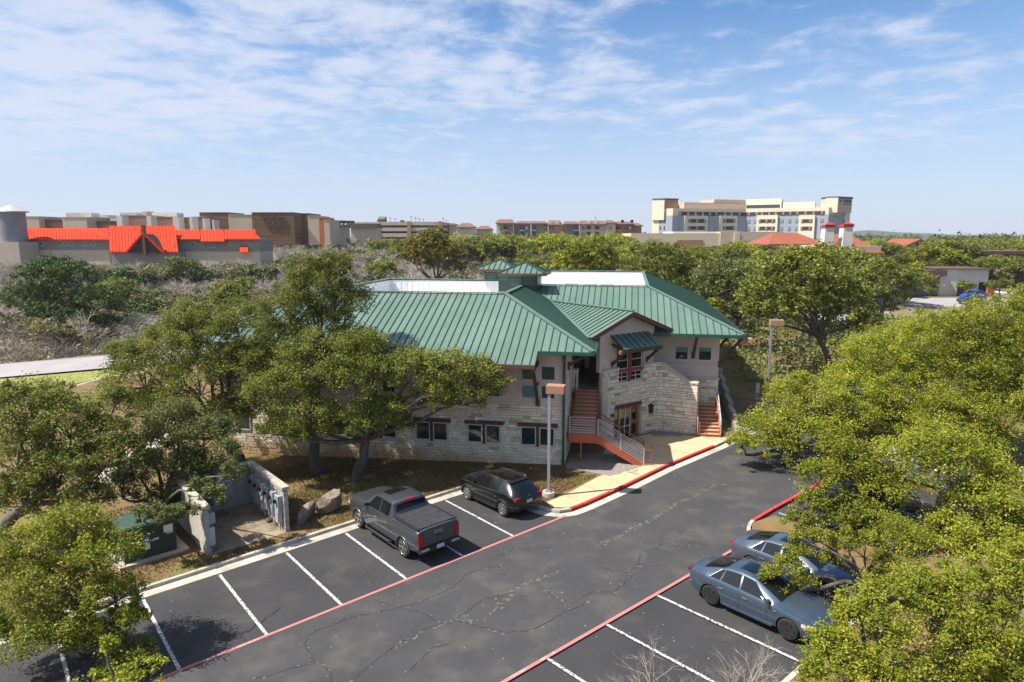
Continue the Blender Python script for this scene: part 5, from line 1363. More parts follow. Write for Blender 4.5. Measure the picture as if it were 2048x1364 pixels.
place_car(sedan('nearer of the two blue grey sedans, with black wheels', K['paint_sedan'], K['black_alloy'], True, 7, K['tail_dark'], 'sed1'), 15.40, -9.85, DOWN)
place_car(sedan('farther silver blue sedan with bright wheels, half under the oak leaves', K['paint_sedan2'], K['alloy'], False, 10, K['tail'], 'sed2'), 18.25, -9.70, DOWN)
# --- cars glimpsed farther off
def simple_car(label, paint, x, y, ang, st=st_suv, panes=((.86, 1.95, .95, 1.9), (2.03, 3.0, 2.01, 2.55)), wind=(3.30, 2.60), rear=(.30, .66), wb=(.86, 3.52), tail='tail'):
    root, c, X0 = make_car('parked_car', label, 'car', st, paint, wb, .34, 8, K['alloy'], list(panes), wind, rear, detail=False, wkey='far', group='cars glimpsed between the trees')
    endbox(root, X0, .0, .14, .50, .78, .88, 1.0, K[tail], 'tail_lamp', True)
    root.location = (x, y, g(x, y) + .05); root.rotation_euler = (0, 0, ang)
sp = ((.80, 1.98, 1.22, 1.98), (2.08, 3.12, 2.04, 2.52)); 
simple_car('bright blue car before the white walled building', K['paint_blue'], 76.5, 110.5, R(200))
simple_car('navy car in front of the bright blue car', K['paint_navy'], 73.5, 106.5, R(195), st_sed, sp, (3.34, 2.50), (.62, 1.30), (.98, 3.71))
simple_car('silver grey car right of the blue cars, far right', K['paint_silver'], 83.5, 108.5, R(255))
simple_car('pale car at the right edge beyond the silver grey car', K['paint_white'], 88.5, 104.5, R(250), st_sed, sp, (3.34, 2.50), (.62, 1.30), (.98, 3.71))
p = AB(31.5, -9.2); simple_car('silver car hidden under the oaks at right', K['paint_silver'], p[0], p[1], DOWN)
p = AB(25.9, -9.3); simple_car('navy car glimpsed under the oak over the red kerb', K['paint_navy'], p[0], p[1], DOWN, st_sed, sp, (3.34, 2.50), (.62, 1.30), (.98, 3.71))

# ------------------------------------------------------------------ lot furniture
def lamp_post(label, x, y, h, ang, head_w=.62, base=True):
    root = empty('lamp_post', (x, y, g(x, y) + .12), ang); tag(root, label, 'lamp post', 'parking lot lamp posts')
    if base:
        m_ = MB(); m_.lathe([(.31, -.2), (.31, .22), (.29, .25), (.0, .25)], 20); m_.build('concrete_base', K['concrete'], root)
    m_ = MB(); m_.box(-.15, .15, -.15, .15, .25, .31); m_.build('base_plate', K['post'], root)
    m_ = MB(); m_.box(-.065, .065, -.065, .065, .31, h - .2); m_.build('post', K['post'], root)
    m_ = MB(); m_.box(-.06, .22, -.05, .05, h - .32, h - .24); m_.build('arm', K['lamp_head'], root)
    m_ = MB(); m_.box(-.12, .72, -.30, .30, h - .36, h); m_.box(-.10, .70, -.28, .28, h - .38, h - .36)
    hd = m_.build('lamp_housing', K['lamp_head'], root)
    m_ = MB(); m_.box(.02, .60, -.2, .2, h - .392, h - .38); m_.build('lens', K['lamp_lens'], hd)
lamp_post('lamp post with brown box head beside the black crossover', 1.76, 30.58, 5.48, R(-14))
lamp_post('lamp post with brown box head at the right of the building', 17.5, 44.6, 6.4, R(-8))
sg_ = empty('road_sign', (16.7, 44.4, g(16.7, 44.4) + .1), R(20)); tag(sg_, 'small blank backed sign on a thin post right of the building', 'sign')
m_ = MB(); m_.box(-.03, .03, -.03, .03, 0, 2.1); m_.build('post', K['post'], sg_)
m_ = MB(); m_.box(-.15, .15, -.045, -.03, 1.45, 2.15); m_.build('sign_plate', K['rail'], sg_)

# boulders
def boulder(label, x, y, pts_seed, L_, W_, H_, yaw, lean):
    r_ = random.Random(pts_seed); bm = bmesh.new(); bmesh.ops.create_icosphere(bm, subdivisions=4, radius=1)
    pl = [(Vector((r_.gauss(0, 1), r_.gauss(0, 1), r_.gauss(0, .7))).normalized(), r_.uniform(.62, .9)) for _ in range(16)]
    for v in bm.verts:
        for n_, d_ in pl:
            e = v.co.dot(n_) - d_
            if e > 0: v.co -= n_ * e
        v.co *= 1 + .05 * noise.noise(v.co * 3.1 + Vector((pts_seed, 0, 0))) + .03 * noise.noise(v.co * 8.3)
        v.co.x *= L_; v.co.y *= W_; v.co.z *= H_
    me = bpy.data.meshes.new('boulder'); bm.to_mesh(me); bm.free(); me.materials.append(K['boulder'])
    o = link('boulder', me); o.location = (x, y, g(x, y) + .12 + H_ * .42); o.rotation_euler = (lean[0], lean[1], yaw)
    tag(o, label, 'boulder', 'boulders beside the pickup')
p = AB(7.2, 7.7); boulder('narrow slanting limestone boulder, left of the pair by the pickup', p[0], p[1], 3, .80, .34, .50, LOT_TH + .55, (.35, -.35))
p = AB(8.42, 7.8); boulder('taller pointed limestone boulder, right of the pair by the pickup', p[0], p[1], 8, .82, .45, .78, LOT_TH + .35, (.3, -.45))

K['dirty_shaded_slab'] = M('stained and shaded brown concrete', (0.24, 0.185, 0.125), (0.33, 0.27, 0.19), scale=1.5, rough=.95, c3=(0.15, 0.105, 0.06), scale3=.9, lo3=.45, hi3=.65)  # brown dirt, with the floor's half shade put into the same colour
# utility meter enclosure: three walls of blocks on a slab
enc = empty('meter_enclosure', AB(4.45, 9.0, .12), LOT_TH); tag(enc, 'three sided masonry enclosure for electric meters beside the boulders', 'enclosure')
bmesh_block = MB(); bmesh_block.box(-.195, .195, -.098, .098, -.095, .095); blk_me = bmesh_block.mesh('block', K['block'])
HX, D0, D1, EH = 1.62, -2.05, 2.3, 1.95
m_ = MB(); m_.box(-HX, HX, D0 - .1, D1, -.2, .06); m_.build('floor_slab', K['dirty_shaded_slab'], enc)
for sx in (-HX, HX):
    m_ = MB(); m_.box(sx - .085, sx + .085, D0 + .01, D1, 0, EH - .05); m_.build('wall_core', K['block'], enc)
m_ = MB(); m_.box(-HX + .1, HX - .1, D1 - .08, D1 + .08, 0, EH - .05); m_.build('wall_core', K['block'], enc)
nb = 0
for row in range(9):
    z = .165 + row * .2
    for sx in (-HX, HX):
        k = 0; y = D0 + .2 + (.2 if row % 2 else 0)
        while y < D1 - .15:
            o = link('block', blk_me, enc); o.location = (sx, y, z); o.rotation_euler = (0, 0, math.pi / 2); nb += 1
            y += .4
    x = -HX + .45
    while x < HX - .25:
        o = link('block', blk_me, enc); o.location = (x, D1, z); nb += 1; x += .4
m_ = MB()
for sx in (-HX, HX): m_.box(sx - .16, sx + .16, D0 - .03, D1 + .1, EH, EH + .14)
m_.box(-HX + .16, HX - .16, D1 - .14, D1 + .1, EH, EH + .14); m_.build('coping', K['concrete'], enc)
EO = Vector(AB(4.45, 9.0, .12)); ec, es = math.cos(LOT_TH), math.sin(LOT_TH)
def in_enc(x, y, z): return (EO.x + x * ec - y * es, EO.y + x * es + y * ec, EO.z + z)
def cabinet(name, label, x0, x1, y0, y1, z0, z1, mat, lids=1, face='x-', group=None, cat='cabinet'):
    root = empty(name, in_enc((x0 + x1) / 2, (y0 + y1) / 2, z0), LOT_TH); tag(root, label, cat, group)
    hx, hy, h = (x1 - x0) / 2, (y1 - y0) / 2, z1 - z0
    m_ = MB(); m_.box(-hx, hx, -hy, hy, 0, h); m_.build('case', mat, root)
    m_ = MB()
    if face == 'x-': m_.box(-hx - .025, -hx, -hy + .02, hy - .02, .03, h - .03)
    elif face == 'x+': m_.box(hx, hx + .025, -hy + .02, hy - .02, .03, h - .03)
    else: m_.box(-hx + .02, hx - .02, -hy - .025, -hy, .03, h - .03)
    m_.build('door', mat, root)
    m_ = MB(); c_ = {'x-': (-hx - .04, 0), 'x+': (hx + .04, 0), 'y-': (.1, -hy - .04)}[face]
    m_.box(c_[0] - .02, c_[0] + .02, c_[1] - .03, c_[1] + .03, h * .45, h * .6); m_.build('latch', K['black_plastic'], root)
    m_ = MB(); m_.tube([(0, 0, 0), (0, 0, -z0 + .06)], .035, 8); m_.build('conduit', K['box_grey'], root)
cabinet('electric_cabinet', 'tall grey steel cabinet on the back wall of the enclosure', -.1, .62, D1 - .42, D1 - .1, .72, 1.92, K['box_grey'], face='y-')
cabinet('electric_cabinet', 'dark teal cabinet left of the tall grey one', -.98, -.22, D1 - .36, D1 - .1, .45, 1.85, K['box_teal'], face='y-')
mg = 'meter boxes along the right enclosure wall'
mlab = ['nearest meter box at the open end of the right enclosure wall', 'second meter box from the open end of the right enclosure wall', 'third meter box from the open end of the right enclosure wall', 'fourth meter box from the open end of the right enclosure wall', 'fifth meter box from the open end of the right enclosure wall', 'sixth meter box, farthest from the open end']
for i in range(6):
    y = D0 + .16 + .62 * i
    root = empty('meter_box', in_enc(HX - .2, y + .22, .3), LOT_TH); tag(root, mlab[i], 'meter', mg)
    zb_ = .25 + .1 * (i % 3)
    m_ = MB(); m_.box(-.10, .10, -.20, .20, zb_ + .4, 1.35); m_.build('socket_case', K['box_grey'], root)
    m_ = MB(); m_.lathe([(.09, -.22), (.09, -.14), (.085, -.10)], 16, (0, 0, 1.1), axis='x'); m_.build('meter_dial', K['glass_dark'], root)
    m_ = MB(); m_.box(-.12, .08, -.16, .16, zb_ - .1, zb_ + .38); m_.build('switch_case', K['box_grey'] if i % 2 else K['rail'], root)
    m_ = MB(); m_.tube([(0, -.1, -.2), (0, -.1, zb_)], .03, 8); m_.tube([(0, .1, 1.3), (0, .1, 1.62)], .03, 8); m_.build('conduit', K['box_grey'], root)
cabinet('switch_box', 'pale upper switch box on the inner left enclosure wall', -HX + .10, -HX + .34, D0 + .1, D0 + .5, 1.25, 1.72, K['box_grey'], face='x+', cat='switch box')
cabinet('switch_box', 'pale narrow switch box low on the inner left enclosure wall', -HX + .10, -HX + .28, D0 + .06, D0 + .36, .35, 1.12, K['rail'], face='x+', cat='switch box')

# pad-mounted transformer
trf = empty('transformer', AB(.98, 9.15, .12), LOT_TH + .05); tag(trf, 'dark green pad mounted transformer with stickers left of the enclosure', 'transformer')
m_ = MB(); m_.box(-1.2, 1.35, -1.15, 1.0, -.2, .12); m_.build('pad', K['concrete'], trf)
m_ = MB(); m_.box(-.95, .95, -.9, .75, .12, 1.42); m_.build('tank', K['trafo'], trf)
m_ = MB(); m_.slab([(-1.0, -.96, 1.42), (1.0, -.96, 1.42), (1.0, -.96, 1.52), (-1.0, -.96, 1.52)], (0, -1.75, 0)); m_.box(-.92, .92, -.9, .7, 1.52, 1.55); m_.build('lid', K['trafo_top'], trf)
for x0, x1 in ((-.92, -.01), (.01, .92)):
    m_ = MB(); m_.box(x0, x1, -.925, -.9, .17, 1.38); m_.build('door', K['trafo'], trf)
def sticker(x0, x1, z0, z1, mat, y=-.93):
    m_ = MB(); m_.box(x0, x1, y - .003, y, z0, z1); return m_.build('sticker', mat, trf)
sticker(.50, .84, .98, 1.28, K['sticker_white']); sticker(.60, .84, .90, .97, K['sticker_tan']); sticker(-.24, .02, .74, .98, K['sticker_blue']); sticker(-.22, -.03, .48, .72, K['sticker_white']); sticker(.10, .30, .78, .86, K['sticker_white'])
m_ = MB(); m_.lathe([(.03, 0), (.03, .05)], 10, (.06, -.95, .78)); m_.build('padlock', K['alloy'], trf)
# ------------------------------------------------------------------ far buildings
def pray(u, v):
    a = (u - 1024) / FPX; b = (682 - v) / FPX
    return (a, math.cos(PITCH) + b * math.sin(PITCH), -math.sin(PITCH) + b * math.cos(PITCH))
def PT_(u, v, Y):
    d = pray(u, v); t = Y / d[1]; return (d[0] * t, Y, CAM_H + d[2] * t)
def ZV(v, Y): return PT_(1024, v, Y)[2]
def XU(u, Y, v=472): return PT_(u, v, Y)[0]
class Fac:
    """a vertical facade between two plan points given by bearing and distance"""
    def __init__(s, uL, YL, uR, YR):
        s.A = Vector((XU(uL, YL), YL, 0)); s.B = Vector((XU(uR, YR), YR, 0)); s.d = (s.B - s.A).normalized(); s.n = Vector((s.d.y, -s.d.x, 0))
    def at(s, u):
        d = pray(u, 472); k = s.n.dot(s.A) / (s.n.x * d[0] + s.n.y * d[1]); return Vector((d[0] * k, d[1] * k, 0))
    def z(s, u, v): return ZV(v, s.at(u).y)
    def box(s, mb, u0, u1, v0, v1, out=.1, inn=.3, mi=0, um=None):
        p, q = s.at(u0), s.at(u1); uc = um if um is not None else (u0 + u1) / 2
        z1, z0 = s.z(uc, v0), s.z(uc, v1)
        return s.zbox(mb, p, q, z0, z1, out, inn, mi)
    def zbox(s, mb, p, q, z0, z1, out, inn, mi=0):
        vs = []
        for z in (z0, z1):
            for o in (out, -inn):
                for c in (p, q): vs.append((c.x + s.n.x * o, c.y + s.n.y * o, z))
        mb.add(vs, [(0, 2, 3, 1), (4, 5, 7, 6), (0, 1, 5, 4), (2, 6, 7, 3), (0, 4, 6, 2), (1, 3, 7, 5)], mi)
    def part(s, nm, mat, parent, u0, u1, v0, v1, out=.1, inn=.3, um=None):
        mb = MB(); s.box(mb, u0, u1, v0, v1, out, inn, um=um); return mb.build(nm, mat, parent)
def recenter(root, kids=None):
    return root
def thing(name, label, cat, x, y, group=None):
    o = empty(name, (0, 0, 0)); tag(o, label, cat, group); return o

B = {}
B['red_metal'] = M('bright red metal roof', (0.70, 0.052, 0.015), (0.62, 0.045, 0.013), scale=.3, rough=0.75, spec=.08)
B['red_rib'] = M('red metal rib', (0.40, 0.022, 0.008), rough=0.75, spec=.08)
B['grey_siding'] = M('grey brown siding', (0.29, 0.255, 0.23), (0.26, 0.225, 0.20), scale=.5, rough=.9, stretch=(1, 1, 8))
B['cream'] = M('cream stucco', (0.60, 0.50, 0.36), (0.55, 0.455, 0.33), scale=.2, rough=.9)
B['white_wall'] = M('white stone', (0.66, 0.62, 0.56), (0.58, 0.54, 0.48), scale=.8, rough=.9)
B['tan_wall'] = M('tan stucco', (0.52, 0.41, 0.31), (0.48, 0.38, 0.285), scale=.3, rough=.9)
B['terracotta'] = M('brown stucco', (0.34, 0.18, 0.12), (0.31, 0.165, 0.11), scale=.3, rough=.9)
B['wood_slat'] = M('brown horizontal boards', (0.175, 0.088, 0.042), (0.110, 0.055, 0.028), scale=.35, rough=.85, stretch=(.3, .3, 6), c3=(0.24, 0.115, 0.05), scale3=.5)
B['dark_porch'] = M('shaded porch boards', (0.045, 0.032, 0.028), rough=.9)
B['dark'] = M('dark opening', (0.020, 0.018, 0.017), rough=.9)
B['win'] = glass_mat('far window glass', (0.03, 0.045, 0.055), .1)
B['win_pale'] = glass_mat('far curtained glass', (0.22, 0.27, 0.27), .2)
B['silo'] = M('galvanised silo steel', (0.235, 0.245, 0.265), (0.20, 0.21, 0.23), scale=.3, rough=.5, metal=.3)
B['silo_roof'] = M('pale silo roof', (0.46, 0.44, 0.42), rough=.6)
B['hotel_cream'] = M('hotel cream stucco', (0.76, 0.665, 0.50), (0.72, 0.63, 0.47), scale=.1, rough=.9)
B['hotel_blue'] = M('hotel blue grey stucco', (0.34, 0.37, 0.42), rough=.9)
B['hotel_brown'] = M('hotel brown panel', (0.075, 0.033, 0.026), rough=.8)
B['hotel_cap'] = M('hotel blue cornice', (0.06, 0.09, 0.15), rough=.7)
B['roof_brown'] = M('red brown shingle', (0.20, 0.105, 0.080), (0.17, 0.088, 0.068), scale=.5, rough=.95)
B['ochre'] = M('ochre stucco', (0.42, 0.23, 0.125), (0.38, 0.205, 0.11), scale=.2, rough=.9)
B['sage'] = M('grey green stucco', (0.27, 0.255, 0.215), rough=.9)
B['tile'] = M('red clay tile', (0.30, 0.085, 0.045), (0.25, 0.07, 0.037), scale=.8, rough=.9, c3=(.34, .12, .065), scale3=2)
B['red_cap'] = M('red chimney cap', (0.42, 0.035, 0.03), rough=.7)
B['orange'] = M('orange stucco', (0.44, 0.125, 0.035), rough=.9)
B['precast'] = M('precast concrete', (0.52, 0.43, 0.335), (0.46, 0.38, 0.295), scale=.4, rough=.9)
B['sign_red'] = M('red sign letters', (0.50, 0.03, 0.04), rough=.6)
B['roof_dark'] = M('dark brown fascia', (0.115, 0.07, 0.052), rough=.8)
B['pole'] = M('grey pole', (0.30, 0.31, 0.33), rough=.6)

# -- red-roofed barn-like store with silo
Y0 = 165.0
bar = thing('red_roofed_store', 'long grey store with bright red metal roof, far left', 'building', 0, 0)
def slope(mb, u0, u1, ve, vr, Ye, Yr, ribs=True, th=.25):
    xe0, xe1 = XU(u0, Ye), XU(u1, Ye); ze, zr_ = ZV(ve, Ye), ZV(vr, Yr)
    k_ = (XU(u0, Yr) + XU(u1, Yr) - xe0 - xe1) / 2          # the ridge recedes square to the angled front
    mb.slab([(xe0, Ye, ze), (xe1, Ye, ze), (xe1 + k_, Yr, zr_), (xe0 + k_, Yr, zr_)], (0, 0, th))
    if ribs:
        n = int((xe1 - xe0) / .75)
        for i in range(n + 1):
            x = xe0 + (xe1 - xe0) * i / n; mb.bar((x, Ye, ze + .05), (x + k_, Yr, zr_ + .05), .07, .12, mi=1)
F1 = Fac(-60, Y0 + 1, 215, Y0 + 1)
F1.part('siding_wall', B['grey_siding'], bar, -60, 216, 478, 500, .0, 9); F1.part('base_wall', B['cream'], bar, -60, 216, 500, 560, .25, 9)
m_ = MB(); slope(m_, 50, 224, 478.5, 456.5, Y0, Y0 + 6); slope(m_, -60, 50, 478.5, 456.5, Y0, Y0 + 6, False); m_.build('roof', [B['red_metal'], B['red_rib']], bar)
F2 = Fac(352, Y0 + 1, 520, Y0 + 1)
F2.part('siding_wall', B['grey_siding'], bar, 352, 518, 478, 503, 0, 9); F2.part('base_wall', B['cream'], bar, 352, 518, 503, 560, .25, 9)
m_ = MB(); slope(m_, 340, 400, 477.5, 459, Y0, Y0 + 6); slope(m_, 400, 448, 482, 459, Y0 - .9, Y0 + 6); slope(m_, 448, 512, 477.5, 459, Y0, Y0 + 6)
xe = XU(520, Y0); m_.slab([(XU(512, Y0), Y0, ZV(477.5, Y0)), (xe, Y0, ZV(477.5, Y0)), (XU(505, Y0 + 6), Y0 + 6, ZV(459, Y0 + 6))], (0, 0, .2)); m_.build('roof', [B['red_metal'], B['red_rib']], bar)
m_ = MB(); slope(m_, 216, 354, 503, 452, Y0 - 5, Y0 + 2); m_.build('porch_roof', [B['red_metal'], B['red_rib']], bar)
F3 = Fac(214, Y0 - 4.4, 354, Y0 - 4.4); F3.part('porch_wall', B['grey_siding'], bar, 220, 348, 505, 560, 0, 6)
m_ = MB(); F4 = Fac(214, Y0 - 5.5, 354, Y0 - 5.5)
gA = [(XU(252, Y0 - 5.5), ZV(505, Y0 - 5.5)), (XU(326, Y0 - 5.5), ZV(505, Y0 - 5.5)), (XU(290, Y0 - 5.5), ZV(468, Y0 - 5.5))]
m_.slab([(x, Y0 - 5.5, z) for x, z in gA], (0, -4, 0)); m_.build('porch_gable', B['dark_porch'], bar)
m_ = MB()
m_.bar((gA[0][0], Y0 - 5.8, gA[0][1]), (gA[2][0], Y0 - 5.8, gA[2][1] + .2), 1.2, .3); m_.bar((gA[1][0], Y0 - 5.8, gA[1][1]), (gA[2][0], Y0 - 5.8, gA[2][1] + .2), 1.2, .3); m_.build('gable_trim', B['red_metal'], bar)
m_ = MB(); m_.bar((gA[2][0], Y0 - 5.9, gA[2][1] - 5), (gA[2][0], Y0 - 5.9, ZV(450, Y0 - 6)), .9, .6); m_.build('timber_post', B['wood_slat'], bar)
for (u, v, w) in ((81, 487, 5), (119, 487, 5), (130, 487, 5), (140, 487, 5), (166, 487, 5), (176, 487, 5), (186, 487, 5)):
    F1.part('window_frame', B['white_wall'], bar, u - w / 2 - 1.2, u + w / 2 + 1.2, v - 4, v + 4, .06, .1); F1.part('window', B['win'], bar, u - w / 2, u + w / 2, v - 2.7, v + 2.7, .12, .1)
F1.part('window', B['win'], bar, 76, 93, 511, 524, .35, .1); F1.part('window', B['win'], bar, 38, 44, 508, 514, .35, .1)
for (u, w, h) in ((385, 5, 5), (423, 12, 9.5), (459, 5, 5), (495, 4.5, 4.5)):
    F2.part('window_frame', B['white_wall'], bar, u - w / 2 - 1, u + w / 2 + 1, 489 - h / 2 - 1.2, 489 + h / 2 + 1.2, .06, .1); F2.part('window', B['win'], bar, u - w / 2, u + w / 2, 489 - h / 2, 489 + h / 2, .12, .1)
m_ = MB(); slope(m_, 478, 494, 504, 491, Y0 - 1, Y0 + .8, False); m_.build('door_canopy', B['red_metal'], bar)
si = thing('silo', 'grey steel silo with pale conical roof at the left edge', 'silo', 0, 0)
sx = XU(28, Y0 - 3); sr_ = (XU(51.5, Y0 - 3) - XU(5, Y0 - 3)) / 2
m_ = MB(); m_.lathe([(sr_, ZV(484, Y0 - 3)), (sr_, ZV(424, Y0 - 3))], 32, (sx, Y0 - 3, 0)); m_.build('tank', B['silo'], si)
m_ = MB(); m_.lathe([(sr_ * 1.28, ZV(424.6, Y0 - 3)), (sr_ * 1.24, ZV(422.5, Y0 - 3)), (sr_ * .28, ZV(411.5, Y0 - 3)), (.05, ZV(410, Y0 - 3))], 20, (sx, Y0 - 3, 0)); m_.build('conical_roof', B['silo_roof'], si)
m_ = MB(); w = sr_ * 1.2; m_.box(sx - w, sx + w, Y0 - 3 - w, Y0 - 3 + w, 0, ZV(484, Y0 - 3)); m_.build('stone_base', B['precast'], si)

# -- row of stores behind it
Y1 = 232.0
rowlist = [('tan_store', 'tan stucco store block right of the silo', 'tan_wall', 48, 81, 433.5, 0), ('wood_store', 'low brown boarded store block left of centre behind the red roof', 'wood_slat', 73, 131, 440, 3),
 ('tan_store', 'wide tan stucco store block with a pale rooftop box', 'tan_wall', 128, 176, 435, 0), ('tan_store', 'narrow tan block joined to the wide tan block', 'precast', 176, 192, 435, 4), ('brown_store', 'low dark store left of the terracotta fronts', 'wood_slat', 192, 232, 443, 5),
 ('terracotta_store', 'left terracotta stucco store front', 'terracotta', 244, 299, 431, 2), ('terracotta_store', 'right terracotta stucco store front', 'terracotta', 303, 350, 434, 2),
 ('sign_store', 'dark maroon store front with red lettering', 'terracotta', 359, 382, 435, 1), ('terracotta_store', 'small terracotta front right of the red lettering', 'terracotta', 386, 409, 434, 2), ('wood_store', 'tall brown boarded store left of the tan wall', 'wood_slat', 402, 459.5, 425.5, 6),
 ('tan_store', 'tan stucco wall between two brown boarded stores', 'tan_wall', 459, 507, 430, 3), ('wood_store', 'large brown boarded store with diamond lattice', 'wood_slat', 506, 590, 425.5, 0), ('wood_store', 'dark boarded side block right of the lattice store', 'wood_slat', 590, 621, 427.5, 9),
 ('tan_store', 'tan block at the right end of the store row', 'tan_wall', 617, 639, 432, 3), ('orange_store', 'narrow orange block at the right end of the store row', 'orange', 639, 649, 435, 3), ('tan_store', 'last small tan block right of the orange one', 'tan_wall', 649, 660, 440, 3)]
for nm, lab, mt, u0, u1, v, dy in rowlist:
    t_ = thing(nm, lab, 'building', 0, 0, 'stores behind the red roof')
    f = Fac(u0, Y1 + dy, u1, Y1 + dy); f.part('wall', B[mt], t_, u0, u1, v, 490, 0, 14)
    f.part('parapet_cap', B['roof_dark'] if mt in ('wood_slat',) else B['precast'], t_, u0, u1, v - 1.0, v, .15, 14.1)
    if nm == 'sign_store':
        me = text_mesh('BEST BUY', .95, .05); me.materials.clear(); me.materials.append(B['sign_red']); o = link('sign_letters', me, t_); q = f.at(370.5); o.location = (q.x, q.y - .2, f.z(370, 443.5)); o.rotation_euler = (math.pi / 2, 0, 0); o.scale = (.62, 1, 1)
    if lab.startswith('large brown'):
        m_ = MB()
        for k in range(3):
            ua = 525 + k * 13; p0 = f.at(ua); p1 = f.at(ua + 17); m_.bar((p0.x, p0.y - .2, f.z(ua, 431)), (p1.x, p1.y - .2, f.z(ua, 456)), .5, .4)
        for k in range(3):
            v_ = 434 + k * 8; p0 = f.at(524 + k * 4); p1 = f.at(570); m_.bar((p0.x, p0.y - .25, f.z(540, v_)), (p1.x, p1.y - .25, f.z(540, v_)), .4, .35)
        m_.build('lattice', B['roof_dark'], t_)
for (u0, u1, v, lab) in ((236, 247, 432, 'white pier at the left of the terracotta stores'), (296, 304.5, 431.5, 'white pier between the two terracotta stores'), (348, 360, 434, 'white pier left of the red lettering'), (381, 387.5, 433.5, 'white pier right of the red lettering'), (407, 412, 436.5, 'thin white pier before the boarded store'), (426, 430, 439.5, 'thinnest white pier, right of the others')):
    f = Fac(u0, Y1 - 3, u1, Y1 - 3); mb = MB(); f.box(mb, u0, u1, v, 490, 0, 4); tag(mb.build('wall_pier', B['white_wall']), lab, 'pier', 'white piers on the store row')
for (u0, u1, v0, v1, lab) in ((136, 186, 425.5, 436, 'pale rooftop box above the wide tan block'), (202, 222, 430, 437, 'grey rooftop machinery beside the pale box'), (243, 276, 425, 432, 'pale rooftop box above the left terracotta front'), (289, 297, 422.5, 431, 'small tan rooftop tower'), (307, 357, 425.5, 435, 'long pale rooftop box above the right terracotta front'), (192, 240, 436.5, 444, 'white roof edge behind the machinery')):
    f = Fac(u0, Y1 + 12, u1, Y1 + 12); mb = MB(); f.box(mb, u0, u1, v0, v1 + 4, 0, 5); tag(mb.build('rooftop_box', B['white_wall'] if u0 != 202 and u0 != 289 else B['precast']), lab, 'rooftop box', 'rooftop boxes on the stores')
cn = thing('canopy_building', 'low shed with raking brown roof and braces right of the stores', 'building', 0, 0)
Fc = Fac(652, 250, 700, 262); Fc.part('wall', B['precast'], cn, 656, 700, 449, 490, 0, 8); m_ = MB(); Fc.box(m_, 650, 700, 441, 446, 2.5, 9); m_.build('roof', B['roof_dark'], cn)
for u in range(666, 700, 8):
    p0 = Fc.at(u); m_ = MB(); m_.bar((p0.x, p0.y, Fc.z(u, 456)), (p0.x + Fc.n.x * 2.2, p0.y + Fc.n.y * 2.2, Fc.z(u, 445)), .5, .5); m_.build('brace', B['cream'], cn)
lw = thing('low_store', 'low dark roofed store left of the parking garage', 'building', 0, 0); Fl = Fac(700, 300, 756, 300); Fl.part('wall', B['precast'], lw, 702, 756, 456, 490, 0, 8); Fl.part('roof', B['roof_dark'], lw, 698, 756, 447, 456, 1.5, 9); Fl.part('parapet', B['white_wall'], lw, 704, 756, 443.5, 447, -3, 6)

# -- parking garage
ga = thing('parking_garage', 'three level precast parking garage with ochre piers', 'garage', 0, 0)
Yg = 330.0; Fg = Fac(754, Yg, 884, Yg); Fs = Fac(882, Yg, 912, Yg + 55)
Fg.part('dark_interior', B['dark'], ga, 755, 882, 446, 480, -1.0, 30); Fs.part('dark_interior', B['dark'], ga, 884, 910, 448, 480, -1.0, 3)
for v0, v1 in ((443.5, 450.5), (455.2, 462.3), (466.5, 474), (478, 486)):
    for u0, u1 in ((754, 815.5), (821.5, 877)): Fg.part('deck_wall', B['precast'], ga, u0, u1, v0, v1, .1, .4, um=818)
    z1, z0 = Fg.z(818, v0), Fg.z(818, v1); m_ = MB(); Fs.zbox(m_, Fs.at(883.5), Fs.at(911), z0, z1, .1, .4); m_.build('deck_wall', B['precast'], ga)
for u0, u1 in ((815, 822), (876.5, 884.5), (753, 756)): Fg.part('pier', B['ochre'] if u0 > 800 else B['precast'], ga, u0, u1, 442.5, 490, .6, .6)
Fg.part('stair_tower', B['roof_dark'], ga, 755, 770, 438, 444, -1, 6); Fg.part('stair_tower_roof', B['cream'], ga, 757, 770, 433, 438, -1, 6); Fg.part('stair_tower', B['sage'], ga, 797, 806, 440, 444, -6, 6)
for i, (u, v) in enumerate(((781, 436), (791, 438), (823, 433.5), (831.5, 436), (839, 438), (847.5, 439.5), (886.5, 436), (893, 441))):
    lp_ = empty('garage_light', PT_(u, 444, Yg + 12)); tag(lp_, 'thin light pole standing on the garage roof deck', 'light pole', 'light poles on the garage roof')
    h = ZV(v, Yg + 12) - ZV(444, Yg + 12); m_ = MB(); m_.tube([(0, 0, 0), (0, 0, h)], .12, 6); m_.build('post', B['pole'], lp_); m_ = MB(); m_.box(-.75, .2, -.2, .2, h, h + .3); m_.build('lamp', B['pole'], lp_)
